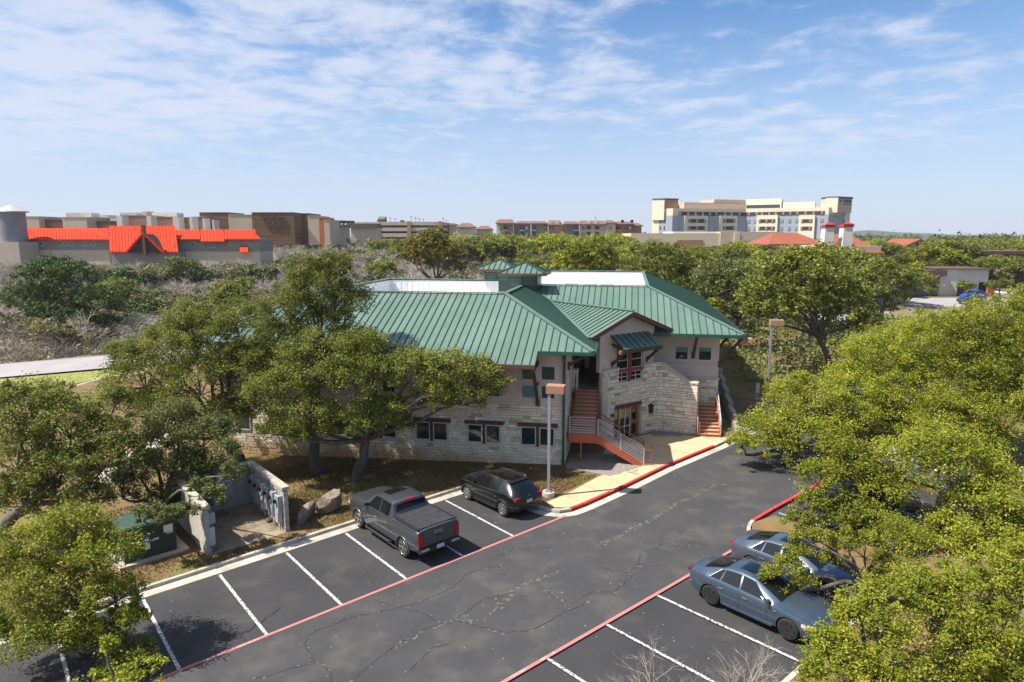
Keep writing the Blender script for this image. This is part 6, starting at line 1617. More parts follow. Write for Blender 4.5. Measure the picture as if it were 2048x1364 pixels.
# -- cream townhouses right of the garage
def gable_house(nm, lab, u0, u1, ve, vr, Y, wall, roofm, depth=12, cat='house', group=None, vbase=492, gable=False):
    t_ = thing(nm, lab, cat, 0, 0, group); f = Fac(u0, Y, u1, Y); f.part('wall', B[wall], t_, u0 + .6, u1 - .6, ve, vbase, 0, depth)
    x0, x1 = XU(u0, Y), XU(u1, Y); ze, zr_ = ZV(ve, Y), ZV(vr, Y + depth / 2); m_ = MB()
    if gable:
        xm = (x0 + x1) / 2
        m_.slab([(x0 - .4, Y - .5, ze), (xm, Y - .5, zr_), (xm, Y + depth, zr_), (x0 - .4, Y + depth, ze)][::-1], (0, 0, .3)); m_.slab([(xm, Y - .5, zr_), (x1 + .4, Y - .5, ze), (x1 + .4, Y + depth, ze), (xm, Y + depth, zr_)][::-1], (0, 0, .3))
        g_ = MB(); g_.slab([(x0, Y, ze - .1), (x1, Y, ze - .1), (xm, Y, zr_ - .25)], (0, -.3, 0)); g_.build('gable_wall', B[wall], t_)
    else:
        i = min((x1 - x0) * .28, depth * .5); ym = Y + depth / 2
        c = [(x0 - .4, Y - .5), (x1 + .4, Y - .5), (x1 + .4, Y + depth), (x0 - .4, Y + depth)]; a, b = (x0 + i, ym, zr_), (x1 - i, ym, zr_); zz = ze
        for pl in ([(*c[0], zz), (*c[1], zz), b, a], [(*c[1], zz), (*c[2], zz), b], [(*c[2], zz), (*c[3], zz), a, b], [(*c[3], zz), (*c[0], zz), a]): m_.slab(pl, (0, 0, .3))
    m_.build('roof', B[roofm], t_); return t_, f
t_, f = gable_house('townhouse', 'cream townhouse with brown hipped roof right of the garage', 912, 950, 454, 446, 340, 'cream', 'roof_brown', group='townhouses right of the garage')
for u in (923, 927, 934, 940): f.part('window', B['win'], t_, u - 1, u + 1, 455.5, 459.5, .1, .1)
t_, f = gable_house('townhouse', 'tall tan townhouse hidden behind the garage corner', 897, 912, 449, 446, 352, 'tan_wall', 'roof_brown', group='townhouses right of the garage')
t_, f = gable_house('townhouse', 'grey brown townhouse with hazy hipped roof, right of the cream one', 952, 985, 458, 451.5, 400, 'sage', 'roof_brown', group='townhouses right of the garage')

# -- apartment block
ap = thing('apartment_block', 'long three storey apartment block with red brown roof and balconies', 'building', 0, 0)
Ya = 380.0; Fa = Fac(992, Ya, 1284, Ya)
segs = [(993, 1012, 'cream', 0, 445), (1012, 1027, 'ochre', .8, 445), (1027, 1062, 'sage', -1, 446), (1062, 1097, 'sage', -1.2, 447), (1097, 1125, 'ochre', .6, 448), (1125, 1136, 'terracotta', -1, 448), (1136, 1158, 'sage', -1.2, 448), (1158, 1212, 'cream', .4, 448), (1212, 1230, 'cream', 1.2, 445), (1230, 1262, 'ochre', -.6, 447), (1262, 1284, 'terracotta', -2, 450)]
for u0, u1, mt, o_, v in segs: Fa.part('wall', B[mt], ap, u0, u1, v, 492, o_, 14)
for u0, u1, v0, v1, o_ in ((991, 1030, 438.5, 446, 1.8), (1030, 1096, 442, 446.5, .5), (1094, 1126, 440.5, 449, 1.6), (1126, 1160, 442.5, 447.5, .4), (1157, 1214, 441, 448, 1.4), (1210, 1232, 440, 445.5, 2.2), (1230, 1268, 443, 447.5, .6), (1262, 1286, 446, 451, 0)):
    x0, x1 = XU(u0, Ya), XU(u1, Ya); ze, zr_ = ZV(v1, Ya), ZV(v0, Ya + 6); yf = Ya - o_ - .6
    m_ = MB(); m_.slab([(x0, yf, ze), (x1, yf, ze), (x1 - 1.5, Ya + 7, zr_), (x0 + 1.5, Ya + 7, zr_)], (0, 0, .5)); m_.box(x0 + 1.5, x1 - 1.5, Ya + 7, Ya + 12, zr_ - 1.5, zr_); m_.build('roof', B['roof_brown'], ap)
for u in (1011, 1103, 1117, 1179, 1193):
    m_ = MB(); Fa.box(m_, u - 2.2, u + 2.2, 442, 446.5, .5, 3); m_.build('dormer', B['cream'], ap)
for u0 in (1243, 1262): Fa.part('chimney', B['orange'], ap, u0, u0 + 6, 439.5, 450, -3, 3)
for i, u in enumerate((1000, 1019, 1033, 1053, 1090, 1103, 1113, 1139, 1166, 1204, 1220, 1253, 1259)):
    for v in (456, 468.5):
        if v > 460 and i % 5 == 4: continue
        Fa.part('window', B['win_pale'] if i % 3 == 0 else B['win'], ap, u - 2.3, u + 2.3, v - 3, v + 3, 1.4, .3)
for u in (1011, 1043, 1067, 1152, 1177, 1193, 1236):
    for v in (457, 469.5):
        Fa.part('balcony', B['dark'], ap, u - 4, u + 4, v - 5, v + 3, 1.5, .3); Fa.part('balcony_rail', B['white_wall'], ap, u - 4.5, u + 4.5, v + 3, v + 4, 2.2, .3)
for u in (1027, 1062, 1096, 1158, 1212): Fa.part('pilaster', B['cream'], ap, u - .9, u + .9, 447, 490, 1.6, .3)
mast = empty('mast', PT_(1190.5, 442, Ya + 30)); tag(mast, 'thin lattice mast above the apartment roof', 'mast'); h = ZV(430, Ya + 30) - ZV(442, Ya + 30)
m_ = MB(); m_.tube([(-.3, 0, -2), (0, 0, h)], .12, 5); m_.tube([(.3, 0, -2), (0, 0, h)], .12, 5); m_.build('mast_frame', B['pole'], mast)

# -- hotel
ho = thing('hotel', 'large cream and blue grey hotel with two angled wings', 'building', 0, 0)
HL = Fac(1344, 292, 1489, 305); HR = Fac(1489, 305, 1654, 288); HE = Fac(1654, 288, 1697, 297); HW = Fac(1303, 297, 1344, 292)
def vol(nm, mt, fac, u0, u1, v0, v1, out, inn, um): fac.part(nm, B[mt], ho, u0, u1, v0, v1, out, inn, um)
hp = [(XU(u_, y_), y_) for u_, y_ in ((1303, 297), (1344, 292), (1489, 305), (1654, 288), (1697, 297), (1690, 335), (1308, 335))]
m_ = MB(); m_.prism(hp, 2, HL.z(1344, 416.8)); m_.build('body', B['hotel_cream'], ho)
HL.part('wall', B['hotel_blue'], ho, 1344, 1489, 417, 500, .02, .1, um=1344); HL.part('upper_wall', B['hotel_cream'], ho, 1344, 1489, 416.3, 431, .05, .1, um=1344)
HR.part('wall', B['hotel_blue'], ho, 1489, 1654, 414.5, 500, .02, .1, um=1654); HR.part('upper_wall', B['hotel_cream'], ho, 1489, 1654, 413.8, 428.8, .05, .1, um=1654)
HW.part('wall', B['hotel_cream'], ho, 1303, 1344, 417, 500, .02, .1, um=1344); HW.part('blue_panel', B['hotel_blue'], ho, 1317, 1343.6, 431, 500, .1, .1, um=1344)
HE.part('wall', B['hotel_cream'], ho, 1654.3, 1697, 414.5, 500, .02, .1, um=1654); HE.part('blue_panel', B['hotel_blue'], ho, 1654.5, 1686, 428.8, 500, .1, .1, um=1654)
HWt = Fac(1303, 296.5, 1327, 293.5); HWt.part('tower', B['hotel_cream'], ho, 1303, 1327, 398.5, 440, .3, 16, um=1327); HWt.part('tower_cornice', B['hotel_cap'], ho, 1303, 1327, 396.5, 398.6, .5, 16.4, um=1327)
HLt = Fac(1327, 293.5, 1353, 296); HLt.part('tower_side', B['ochre'], ho, 1327.2, 1353, 398.5, 417, .2, 3, um=1327); HLt.part('tower_cornice', B['hotel_cap'], ho, 1327.2, 1353.5, 396.5, 399.5, .4, 3, um=1327)
HL2 = Fac(1353, 300, 1489, 313); HL2.part('penthouse', B['tan_wall'], ho, 1366, 1489, 404.5, 418, 0, 12, um=1366); HL2.part('penthouse', B['tan_wall'], ho, 1425, 1488, 398.6, 405, .05, 10, um=1427)
HR2 = Fac(1486, 313, 1654, 297)
HR2.part('penthouse', B['hotel_cream'], ho, 1486, 1559, 397, 418, 0, 12, um=1559); HR2.part('clerestory', B['win'], ho, 1490, 1556, 409, 419.5, .15, .3, um=1556)
HR2.part('penthouse', B['hotel_cream'], ho, 1562, 1625, 403.5, 418, 0, 12, um=1620)
HRt = Fac(1647, 290.5, 1671, 288); HRt.part('tower', B['hotel_cream'], ho, 1647, 1671, 394.5, 425, .3, 9, um=1671); HRt.part('tower_cornice', B['hotel_cap'], ho, 1647, 1671.3, 392.8, 394.6, .4, 9.2, um=1671)
HEt = Fac(1671, 288, 1698, 293); HEt.part('tower_side', B['tan_wall'], ho, 1671.2, 1698, 394.5, 425, .2, 8, um=1671); HEt.part('tower_cornice', B['hotel_cap'], ho, 1671.2, 1698.6, 392.8, 397, .4, 8, um=1671)
me = text_mesh('SONESTA', 1.7, .08); me.materials.clear(); me.materials.append(B['hotel_cap']); o = link('sign_letters', me, ho); q = HEt.at(1688.3); o.location = (q.x + HEt.n.x * .3, q.y + HEt.n.y * .3, HEt.z(1688, 402.6)); o.rotation_euler = (math.pi / 2, 0, math.atan2(HEt.d.y, HEt.d.x)); o.scale = (.78, 1, 1)
m_ = MB(); HEt.box(m_, 1681, 1696.5, 408, 409.4, .3, .1); m_.build('sign_strip', B['hotel_brown'], ho)
m_ = MB(); HEt.box(m_, 1673.5, 1677, 400, 404.5, .3, .1); m_.build('sign_emblem', K['sticker_blue'], ho)
def brown_band(fac, u0, u1, v0, v1, um, wins, wv, out=.25):
    fac.part('brown_band', B['hotel_brown'], ho, u0, u1, v0, v1, out, .2, um)
    for i, u in enumerate(wins): fac.part('window', B['win_pale'], ho, u - 1.9, u + 1.9, v0 + .4, v1 - .4, out + .12, .1, um)
brown_band(HL, 1356, 1489, 423.2, 431, 1358, (1358.5, 1374, 1388.5, 1403, 1417.5, 1430, 1447, 1460, 1476), 0)
brown_band(HR, 1489.5, 1646, 422, 428.6, 1640, (1496, 1511, 1522, 1536, 1549, 1564, 1578, 1592, 1608, 1624, 1641), 0)
for fac, u0, u1, um, ws in ((HL, 1366, 1412, 1368, (1375, 1390, 1406)), (HL, 1436, 1471, 1438, (1446, 1464)), (HR, 1512, 1554, 1552, (1518, 1532, 1544)), (HR, 1596, 1628, 1626, (1602.5, 1619))):
    fac.part('bay', B['hotel_cream'], ho, u0, u1, 431.2 if fac is HL else 430, 500, .9, .2, um)
    for v in ((438, 445.4), (452.4, 459.6)) if fac is HL else ((438.3, 445), (453, 460)):
        dv = 0
        brown_band(fac, u0 + 6.5, u1 - 5, v[0] + dv, v[1] + dv, um, ws, 0, out=1.05)
for fac, us, um, vs in ((HL, (1358.5, 1417.5, 1430, 1475), 1358, (438, 452.6)), (HR, (1496, 1508.5, 1562, 1577, 1591, 1641.5), 1640, (437.3, 452.6)), (HW, (1320, 1328), 1340, (424.5, 438.3, 452.5)), (HE, (1684.5,), 1660, (423, 438, 452))):
    for u in us:
        for v in vs: fac.part('window', B['win'] if fac in (HW, HE) else B['win_pale'], ho, u - (2.6 if fac not in (HW,) else 1.1), u + (2.6 if fac not in (HW,) else 1.1), v, v + 7.2, .22, .1, um)
lc = thing('cream_store', 'long low cream store wall in front of the hotel', 'building', 0, 0)
Fq = Fac(1262, 225, 1600, 225); Fq.part('wall', B['cream'], lc, 1262, 1440, 466.5, 520, 0, 20); Fq.part('upper_wall', B['white_wall'], lc, 1352, 1490, 463, 470, -4, 20); Fq.part('wall', B['tan_wall'], lc, 1440, 1566, 463.5, 520, .5, 20); Fq.part('pier', B['cream'], lc, 1467, 1478, 465, 520, 1.0, 1); Fq.part('brown_panel', B['terracotta'], lc, 1354, 1406, 480, 500, .2, .1)

# -- red tiled houses with white chimneys
t_, f = gable_house('tile_roofed_house', 'house with red clay tile roof left of the white chimneys', 1540, 1650, 488, 465.5, 150, 'cream', 'tile', depth=14, group='red tiled houses')
for (u0, u1, v0, lab) in ((1644, 1665, 455, 'left white stucco chimney with red cap above the tile roofs'), (1680.5, 1702, 454, 'right white stucco chimney with red cap above the tile roofs')):
    Yc = 122; x0, x1 = XU(u0, Yc), XU(u1, Yc); xm = (x0 + x1) / 2; hw_ = (x1 - x0) / 2
    ch = empty('chimney', (xm, Yc, g(xm, Yc))); tag(ch, lab, 'chimney', 'white chimneys'); zt = ZV(v0, Yc) - g(xm, Yc)
    m_ = MB(); a, b = hw_ * 1.25, hw_ * .82
    m_.add([(-a, -a, 0), (a, -a, 0), (a, a, 0), (-a, a, 0), (-b, -b, zt), (b, -b, zt), (b, b, zt), (-b, b, zt)], [(0, 3, 2, 1), (4, 5, 6, 7), (0, 1, 5, 4), (1, 2, 6, 5), (2, 3, 7, 6), (3, 0, 4, 7)]); m_.build('shaft', B['white_wall'], ch)
    m_ = MB(); zc = ZV(v0 - 8, Yc) - g(xm, Yc); m_.box(-b - .15, b + .15, -b - .15, b + .15, zt, zt + .35); m_.box(-b, b, -b, b, zt + .35, zc - .2); m_.slab([(-b - .2, -b - .2, zc - .2), (b + .2, -b - .2, zc - .2), (b * .3, 0, zc + .2), (-b * .3, 0, zc + .2)], (0, 0, .1)); m_.build('cap', B['red_cap'], ch)
t_, f = gable_house('tile_roofed_house', 'house with red clay tile roof right of the white chimneys', 1672, 1765, 505, 468, 128, 'tan_wall', 'tile', depth=16, group='red tiled houses')
t_, f = gable_house('tile_roofed_house', 'small gabled house with red tile roof, farthest right of the tiled ones', 1812, 1868, 492, 477.5, 170, 'precast', 'tile', depth=12, gable=True, group='red tiled houses')
f.part('window', B['win'], t_, 1833, 1838, 486, 491, .1, .1)

# -- white-walled building at far right
wb_ = thing('white_walled_building', 'white stone building with flat brown roofs at far right', 'building', 0, 0)
Yw = 116.0; Fw = Fac(1780, Yw, 2048, Yw)
Fw.part('stone_wall', B['white_wall'], wb_, 1888, 1925, 538, 620, 0, 8); Fw.part('stone_wall', B['white_wall'], wb_, 1925, 1990, 538, 565, -.5, 8); Fw.part('stone_wall', B['white_wall'], wb_, 1943, 1972, 565, 620, -.5, 8)
Fw.part('brown_roof', B['roof_dark'], wb_, 1740, 1893, 540, 552, 1.2, 9); Fw.part('grey_wall', B['grey_siding'], wb_, 1750, 1889, 552, 620, -1, 8); Fw.part('roof_edge', B['roof_dark'], wb_, 1880, 1995, 536.8, 538.4, .3, 8.5)
Fw.part('dark_entry', B['dark'], wb_, 1972, 1987, 572, 620, -.4, 2); Fw.part('timber_door', B['orange'], wb_, 1986, 2000, 575, 605, .2, .3); Fw.part('dark_window', B['win'], wb_, 1925, 1943, 565, 600, -.7, 2); Fw.part('stone_wall', B['white_wall'], wb_, 2000, 2060, 588, 620, .3, 6)
ub = thing('brown_building', 'brown roofed building among trees at the upper right edge', 'building', 0, 0); Fu = Fac(1940, 135, 2080, 135); Fu.part('roof', B['roof_dark'], ub, 1944, 2080, 502, 509, 1, 10); Fu.part('wall', B['terracotta'], ub, 1952, 2080, 509, 560, 0, 9)
po = empty('utility_pole', PT_(2037, 520, 190)); tag(po, 'tall pale utility pole at the right edge of the horizon', 'pole'); m_ = MB(); m_.tube([(0, 0, -4), (0, 0, ZV(470, 190) - ZV(520, 190))], [.22, .14], 8); m_.build('shaft', B['white_wall'], po); m_ = MB(); m_.box(-1.2, 1.2, -.08, .08, ZV(472.5, 190) - ZV(520, 190), ZV(471.5, 190) - ZV(520, 190)); m_.build('crossarm', B['pole'], po)

# far hills
hm = MB(); hr = random.Random(4)
def hill(x0, x1, y, zf, n=40):
    pts = [(x0 + (x1 - x0) * i / n) for i in range(n + 1)]
    vs = []
    for x in pts:
        vs += [(x, y - 500, 2), (x, y - 120, 2 + (zf(x) - 2) * .75), (x, y, zf(x)), (x, y + 400, 2)]
    fs = [(4 * i + k, 4 * i + 4 + k, 4 * i + 5 + k, 4 * i + 1 + k) for i in range(n) for k in range(3)]
    hm.add(vs, fs)
hill(-2400, -1250, 1900, lambda x: 10 + 34 * math.exp(-((x + 1640) / 200) ** 2) + 3 * math.sin(x / 60), 40)
hill(600, 1500, 2000, lambda x: 10 + 17 * math.exp(-((x - 1040) / 90) ** 2) + 12 * math.exp(-((x - 1200) / 140) ** 2), 40)
K['hill'] = M('wooded far hills', (0.075, 0.095, 0.085), (0.055, 0.072, 0.062), scale=.02, rough=1, coord='World')
struct(hm.build('hills', K['hill'], smooth=True))
# ------------------------------------------------------------------ vegetation
def leaves(rs, centers, spread, per, size, tint0, up=.8, shape=.5):
    """diamond leaves scattered round twig centres"""
    n = len(centers) * per
    c = np.repeat(centers, per, axis=0); sp = np.repeat(spread, per)
    p = c + rs.normal(0, 1, (n, 3)) * sp[:, None] * np.array([.55, .55, .42])
    nr = rs.normal(0, 1, (n, 3)); nr[:, 2] += up * 2; nr /= np.linalg.norm(nr, axis=1)[:, None]
    a = np.cross(nr, rs.normal(0, 1, (n, 3))); a /= np.linalg.norm(a, axis=1)[:, None] + 1e-9
    b = np.cross(nr, a)
    s = size * rs.uniform(.65, 1.35, n)
    a *= (s * .5)[:, None]; b *= (s * .5 * shape)[:, None]
    v = np.stack([p - a, p + b, p + a, p - b], 1).reshape(-1, 3)
    t = np.clip(np.repeat(tint0, per) * .55 + rs.uniform(0, 1, n) ** 1.6 * .55, 0, 1)
    return v, np.repeat(t, 4)

def crown_mesh(seed, lobes, size, lai, mat, flat=.8, ncl=.9, up=.65):
    """lobes: (x,y,z,r). Twig clumps sit over each lobe, more of them outside than in"""
    rs = np.random.RandomState(seed); C = []; S = []; T = []
    for (x, y, z, r) in lobes:
        n = max(6, int(34 * r ** 1.5 * ncl)) if r > .9 else max(6, int(34 * r * ncl))
        d = rs.normal(0, 1, (n, 3)); d /= np.linalg.norm(d, axis=1)[:, None]
        d[:, 2] = np.where(d[:, 2] < -.35, -d[:, 2], d[:, 2])
        rad = r * (rs.uniform(.45, 1.0, n) ** .6) * rs.uniform(.86, 1.16, n)
        C.append(np.array([x, y, z]) + d * rad[:, None] * np.array([1, 1, flat]))
        S.append(np.full(n, min(.25 * r, .38)) * rs.uniform(.5, 1.4, n) if r > .5 else np.full(n, r * .4))
        T.append(rs.uniform(0, 1, n))
    C = np.concatenate(C); S = np.concatenate(S); T = np.concatenate(T)
    area = sum(math.pi * l[3] ** 2 for l in lobes)
    per = max(4, int(area * lai / (.25 * size * size) / len(C)))
    v, t = leaves(rs, C, S, per, size, T, up)
    f = np.arange(len(v)).reshape(-1, 4)
    return np_mesh('crown', v, f, mat, t), C

def limb(mb, p, q, r0, r1, rs, n=6, sag=.12, k=5):
    p = np.array(p); q = np.array(q); L_ = np.linalg.norm(q - p); off = rs.normal(0, sag * L_, 3) * np.array([1, 1, .5]); path = []
    for i in range(k + 1):
        t = i / k; path.append(tuple(p + (q - p) * t + off * math.sin(math.pi * t) + rs.normal(0, .02 * L_, 3) * (0 < i < k)))
    mb.tube(path, [r0 + (r1 - r0) * i / k for i in range(k + 1)], n, cap=False); return path

def trunk_mesh(seed, lobes, clumps, r0, twigs=True):
    """base at the origin; main limbs run to the lobes, thin ones on to the clumps"""
    rs = np.random.RandomState(seed + 7); mb = MB()
    cen = np.mean([l[:3] for l in lobes], axis=0); zmin = min(l[2] - l[3] * .6 for l in lobes)
    fork = np.array([cen[0] * .45, cen[1] * .45, max(.8, min(cen[2] * .55, max(zmin, cen[2] * .35)))])
    path = limb(mb, (0, 0, -.3), fork, r0 * 1.25, r0 * .8, rs, 10, .08, 6)
    for i, l in enumerate(lobes):
        q = np.array(l[:3]) - np.array([0, 0, l[3] * .25]); limb(mb, fork, q, r0 * .55, r0 * .12, rs, 6, .13, 6)
        if twigs:
            ds = np.linalg.norm(clumps - np.array(l[:3]), axis=1); near = np.where(ds < l[3] * 1.1)[0][::3][:14]
            for j in near: limb(mb, q, clumps[j], r0 * .10, r0 * .03, rs, 4, .1, 3)
    return mb.mesh('trunk', K['bark'], True)

KIND = {'n1': ('leaf_bright', .085, 2.6, .24), 'n2': ('leaf_bright', .083, 2.6, .16), 'o1': ('leaf_mid', .115, 2.5, .27), 'o2': ('leaf_mid', .115, 2.6, .26), 'o3': ('leaf_grey', .112, 2.6, .22), 'c': ('leaf_cedar', .30, 3.4, .3), 'm': ('leaf_gold', .42, 3.0, .35)}
BRIGHT = {'branch_oak', 'kerb_oak', 'bare_limb_oak', 'drive_oak', 'bend_oak', 'right_oak', 'round_oak'}
for i, (nm, lab, kind, (bx, by), lobes) in enumerate(TREES):
    mt, size, lai, r0 = KIND[kind]
    if nm in BRIGHT: mt = 'leaf_bright'
    if by > 50 and kind[0] == 'o': size, lai = .30, 2.8
    z0 = g(bx, by) + .1
    ll = [(x - bx, y - by, z - z0, r) for x, y, z, r in lobes]
    root = empty({'c': 'cedar_tree'}.get(kind, 'oak_tree' if nm != 'near_sapling' else 'sapling'), (bx, by, z0)); tag(root, lab, 'tree')
    me, C = crown_mesh(100 + i, ll, size, lai, K[mt])
    link('trunk', trunk_mesh(100 + i, ll, C, r0, True), root)
    link('crown', me, root)

# leafless trees and shrubs
def bare_mesh(seed, h, spread, depth, r0, n=4, stems=1, mat='twig', kids=3, wob=.12):
    rs = np.random.RandomState(seed); mb = MB()
    def grow(p, d, L_, r, lev):
        path = [p]; dd = d.copy(); k = 3
        for _ in range(k):
            dd = dd + rs.normal(0, wob, 3); dd /= np.linalg.norm(dd); path.append(path[-1] + dd * L_ / k)
        mb.tube([tuple(q) for q in path], [r * (1 - .45 * i / k) for i in range(k + 1)], n if lev < 2 else 3, cap=False)
        if lev >= depth: return
        for c_ in range(kids if lev else kids + 1):
            t = rs.uniform(.35, 1.0); i = min(k - 1, int(t * k)); s = path[i] + (path[i + 1] - path[i]) * (t * k - i)
            nd = dd + rs.normal(0, spread, 3); nd[2] = nd[2] * .7 + .22; nd /= np.linalg.norm(nd)
            grow(s, nd, L_ * rs.uniform(.5, .8), r * .52, lev + 1)
    for s in range(stems):
        a = rs.uniform(0, 6.28); d = np.array([math.cos(a) * .45, math.sin(a) * .45, 1.0]) if stems > 1 else np.array([rs.normal(0, .1), rs.normal(0, .1), 1.0])
        grow(np.array([rs.normal(0, .15) * (stems > 1), rs.normal(0, .15) * (stems > 1), -.1]), d / np.linalg.norm(d), h * .42, r0, 0)
    return mb.mesh('branches', K[mat])
for i, (x, y, h, sd, lab) in enumerate(((2.3, 14.4, 2.5, 1, 'leafless pale shrub at the bottom, left one of three'), (3.9, 14.6, 3.0, 5, 'leafless pale shrub at the bottom, middle one of three'), (5.5, 14.9, 2.8, 9, 'leafless pale shrub at the bottom, right one beside the bright oak'))):
    root = empty('bare_shrub', (x, y, g(x, y) + .1)); tag(root, lab, 'shrub', 'leafless shrubs at the bottom edge')
    link('branches', bare_mesh(30 + sd, h, .42, 4, .030, 4, 5, 'twig', 3, .13), root)

# middle distance: shared meshes, individual trees
def std_lobes(seed, R_, z0, n, flat=1.0):
    r_ = random.Random(seed); L_ = []
    for k in range(n):
        a = r_.uniform(0, 6.28); d = R_ * math.sqrt(r_.uniform(.02, .62)); L_.append((d * math.cos(a), d * math.sin(a), z0 + r_.uniform(0, R_ * .62) * (1.05 - d / R_ * .6), R_ * r_.uniform(.34, .52)))
    return L_
VAR = {}
for key, mt, nv, R_, z0, nl, size, lai in (('oak', 'leaf_mid', 3, 3.6, 3.6, 9, .42, 2.5), ('bright', 'leaf_bright', 2, 3.5, 3.4, 9, .42, 2.5), ('olive', 'leaf_olive', 3, 2.7, 1.7, 8, .34, 2.2), ('cedar', 'leaf_cedar', 2, 2.5, 1.8, 8, .36, 2.8)):
    for k in range(nv):
        lo_ = std_lobes(500 + k * 13 + len(key), R_, z0, nl); me, C = crown_mesh(600 + k + len(key) * 10, lo_, size, lai, K[mt], ncl=.5)
        VAR.setdefault(key, []).append((me, trunk_mesh(700 + k, lo_, C, .24, False), max(l[2] + l[3] * .85 for l in lo_), R_))
for k in range(4):
    me = bare_mesh(800 + k, 5.6, .50, 4, .13, 4, 1 if k < 2 else 4, 'twig_far', 4, .12); VAR.setdefault('bare', []).append((me, None, 5.6, 2.6))
LAB = {'oak': ('oak_tree', 'dark green oak in the woods beyond the building', 'oaks in the woods beyond'), 'bright': ('oak_tree', 'yellow green oak in the woods beyond the building', 'yellow green oaks in the woods beyond'), 'olive': ('scrub_tree', 'olive grey scrub tree in the brush beyond the road', 'olive scrub in the brush'), 'cedar': ('cedar_tree', 'small green cedar in the brush beyond the road', 'cedars in the brush'), 'bare': ('bare_tree', 'leafless grey tree in the brush beyond the road', 'leafless trees in the brush')}
prng = random.Random(77)
def pix(x, y, z):
    d = y * math.cos(PITCH) - (z - CAM_H) * math.sin(PITCH); u = y * math.sin(PITCH) + (z - CAM_H) * math.cos(PITCH)
    return 1024 + FPX * x / d, 682 - FPX * u / d
def vlimit(u):
    for u1, v in ((40, 505), (215, 497), (350, 503), (530, 495), (570, 478), (665, 462), (755, 468), (905, 472), (985, 462), (1262, 466), (1300, 482), (1460, 488), (1540, 480), (1700, 488), (1815, 478), (1870, 492), (4000, 474)):
        if u < u1: return v
    return 474
def road_dist(x, y):
    best = 1e9
    for (x0, y0), (x1, y1) in zip(rd, rd[1:]):
        dx, dy = x1 - x0, y1 - y0; t = max(0, min(1, ((x - x0) * dx + (y - y0) * dy) / (dx * dx + dy * dy))); best = min(best, math.hypot(x - x0 - t * dx, y - y0 - t * dy))
    return best
def side_of_road(x, y):
    for (x0, y0), (x1, y1) in zip(rd, rd[1:]):
        if x0 <= x < x1: return y - (y0 + (y1 - y0) * (x - x0) / (x1 - x0))
    return 1.0
counts = {}
placed = []
def try_place(key, x, y, sc=None, force=False):
    var = prng.choice(VAR[key]); me, tm, top, R_ = var
    sc = sc or prng.uniform(.8, 1.25); z0 = g(x, y)
    u, v = pix(x, y, z0 + top * sc)
    if not (-250 < u < 2300): return
    lim = vlimit(u)
    if v < lim:
        zt = ZV(lim + prng.uniform(0, 12), y); sc = (zt - z0) / top
        if sc < .42: return
    # keep the view to the white-walled building and its cars open
    if 1690 < u < 2060 and y < 113 and not force:
        if v < 612 and u > 1840: return
        if v < 600 and u > 1700 and y < 95: return
    for (px, py, pr) in ([] if force else placed[-400:]):
        if math.hypot(px - x, py - y) < (pr + R_ * sc) * .42: return
    placed.append((x, y, R_ * sc))
    nm, lab, grp = LAB[key]
    mark = next(m for u_, m in ((60, 'left of the silo'), (215, 'below the left red roof'), (352, 'below the red porch'), (530, 'below the right red roof'), (750, 'below the boarded stores'), (905, 'below the parking garage'), (1290, 'below the apartment block'), (1540, 'below the left hotel wing'), (1700, 'below the right hotel wing'), (1830, 'below the tiled houses'), (9999, 'towards the right edge')) if u < u_)
    lab = lab.rsplit(' in the', 1)[0] + (', nearer one ' if y < 105 else ', middle distance one ' if y < 160 else ', far one ') + mark
    root = empty(nm, (x, y, z0 - .05), prng.uniform(0, 6.28)); tag(root, lab, 'tree', grp)
    s3 = (sc * prng.uniform(.9, 1.15), sc * prng.uniform(.9, 1.15), sc); root.scale = s3
    link('crown' if key != 'bare' else 'branches', me, root)
    if tm: link('trunk', tm, root)
    counts[key] = counts.get(key, 0) + 1
def blocked(x, y):
    if road_dist(x, y) < 6.8: return True
    if -75 < x < 27 and side_of_road(x, y) < 0 and y < 92 and x < 19: return True
    # far building footprints
    if XU(-70, 165) < x < XU(525, 165) and 152 < y < 182: return True
    if XU(40, 232) < x < XU(665, 232) and 224 < y < 250: return True
    if XU(1530, 150) < x < XU(1770, 150) and 124 < y < 168: return True
    if XU(1735, 116) < x and 96 < y < 128: return True
    if XU(1240, 225) < x < XU(1610, 225) and 220 < y < 320: return True
    if XU(1795, 170) < x < XU(1880, 170) and 166 < y < 186: return True
    return False
# left brush
for k in range(900):
    if counts.get('bare', 0) > 190: break
    y = 62 + 165 * prng.random() ** 1.15; x = prng.uniform(-.80 * y, .02 * y)
    if blocked(x, y) or side_of_road(x, y) < 6: continue
    r_ = prng.random(); key = 'bare' if r_ < .62 else 'olive' if r_ < .92 else 'cedar' if r_ < .97 else 'oak'
    try_place(key, x, y, prng.uniform(.85, 1.3))
# centre and right: oaks
for k in range(1500):
    if counts.get('oak', 0) + counts.get('bright', 0) > 185: break
    y = 58 + 170 * prng.random() ** 1.1; x = prng.uniform(-.06 * y, .86 * y)
    if x < 31 and y < 76: continue
    if x < 12 and y < 96: continue
    if math.hypot(x - 27.8, y - 57) < 6 or blocked(x, y): continue
    p_lot = ((x - LOT_O[0]) * ld[0] + (y - LOT_O[1]) * ld[1], (x - LOT_O[0]) * ln[0] + (y - LOT_O[1]) * ln[1])
    if p_lot[0] < 72 and -6 < p_lot[1] < 5: continue
    r_ = prng.random(); key = 'oak' if r_ < .5 else 'bright' if r_ < .84 else 'olive' if r_ < .93 else 'bare'
    try_place(key, x, y)
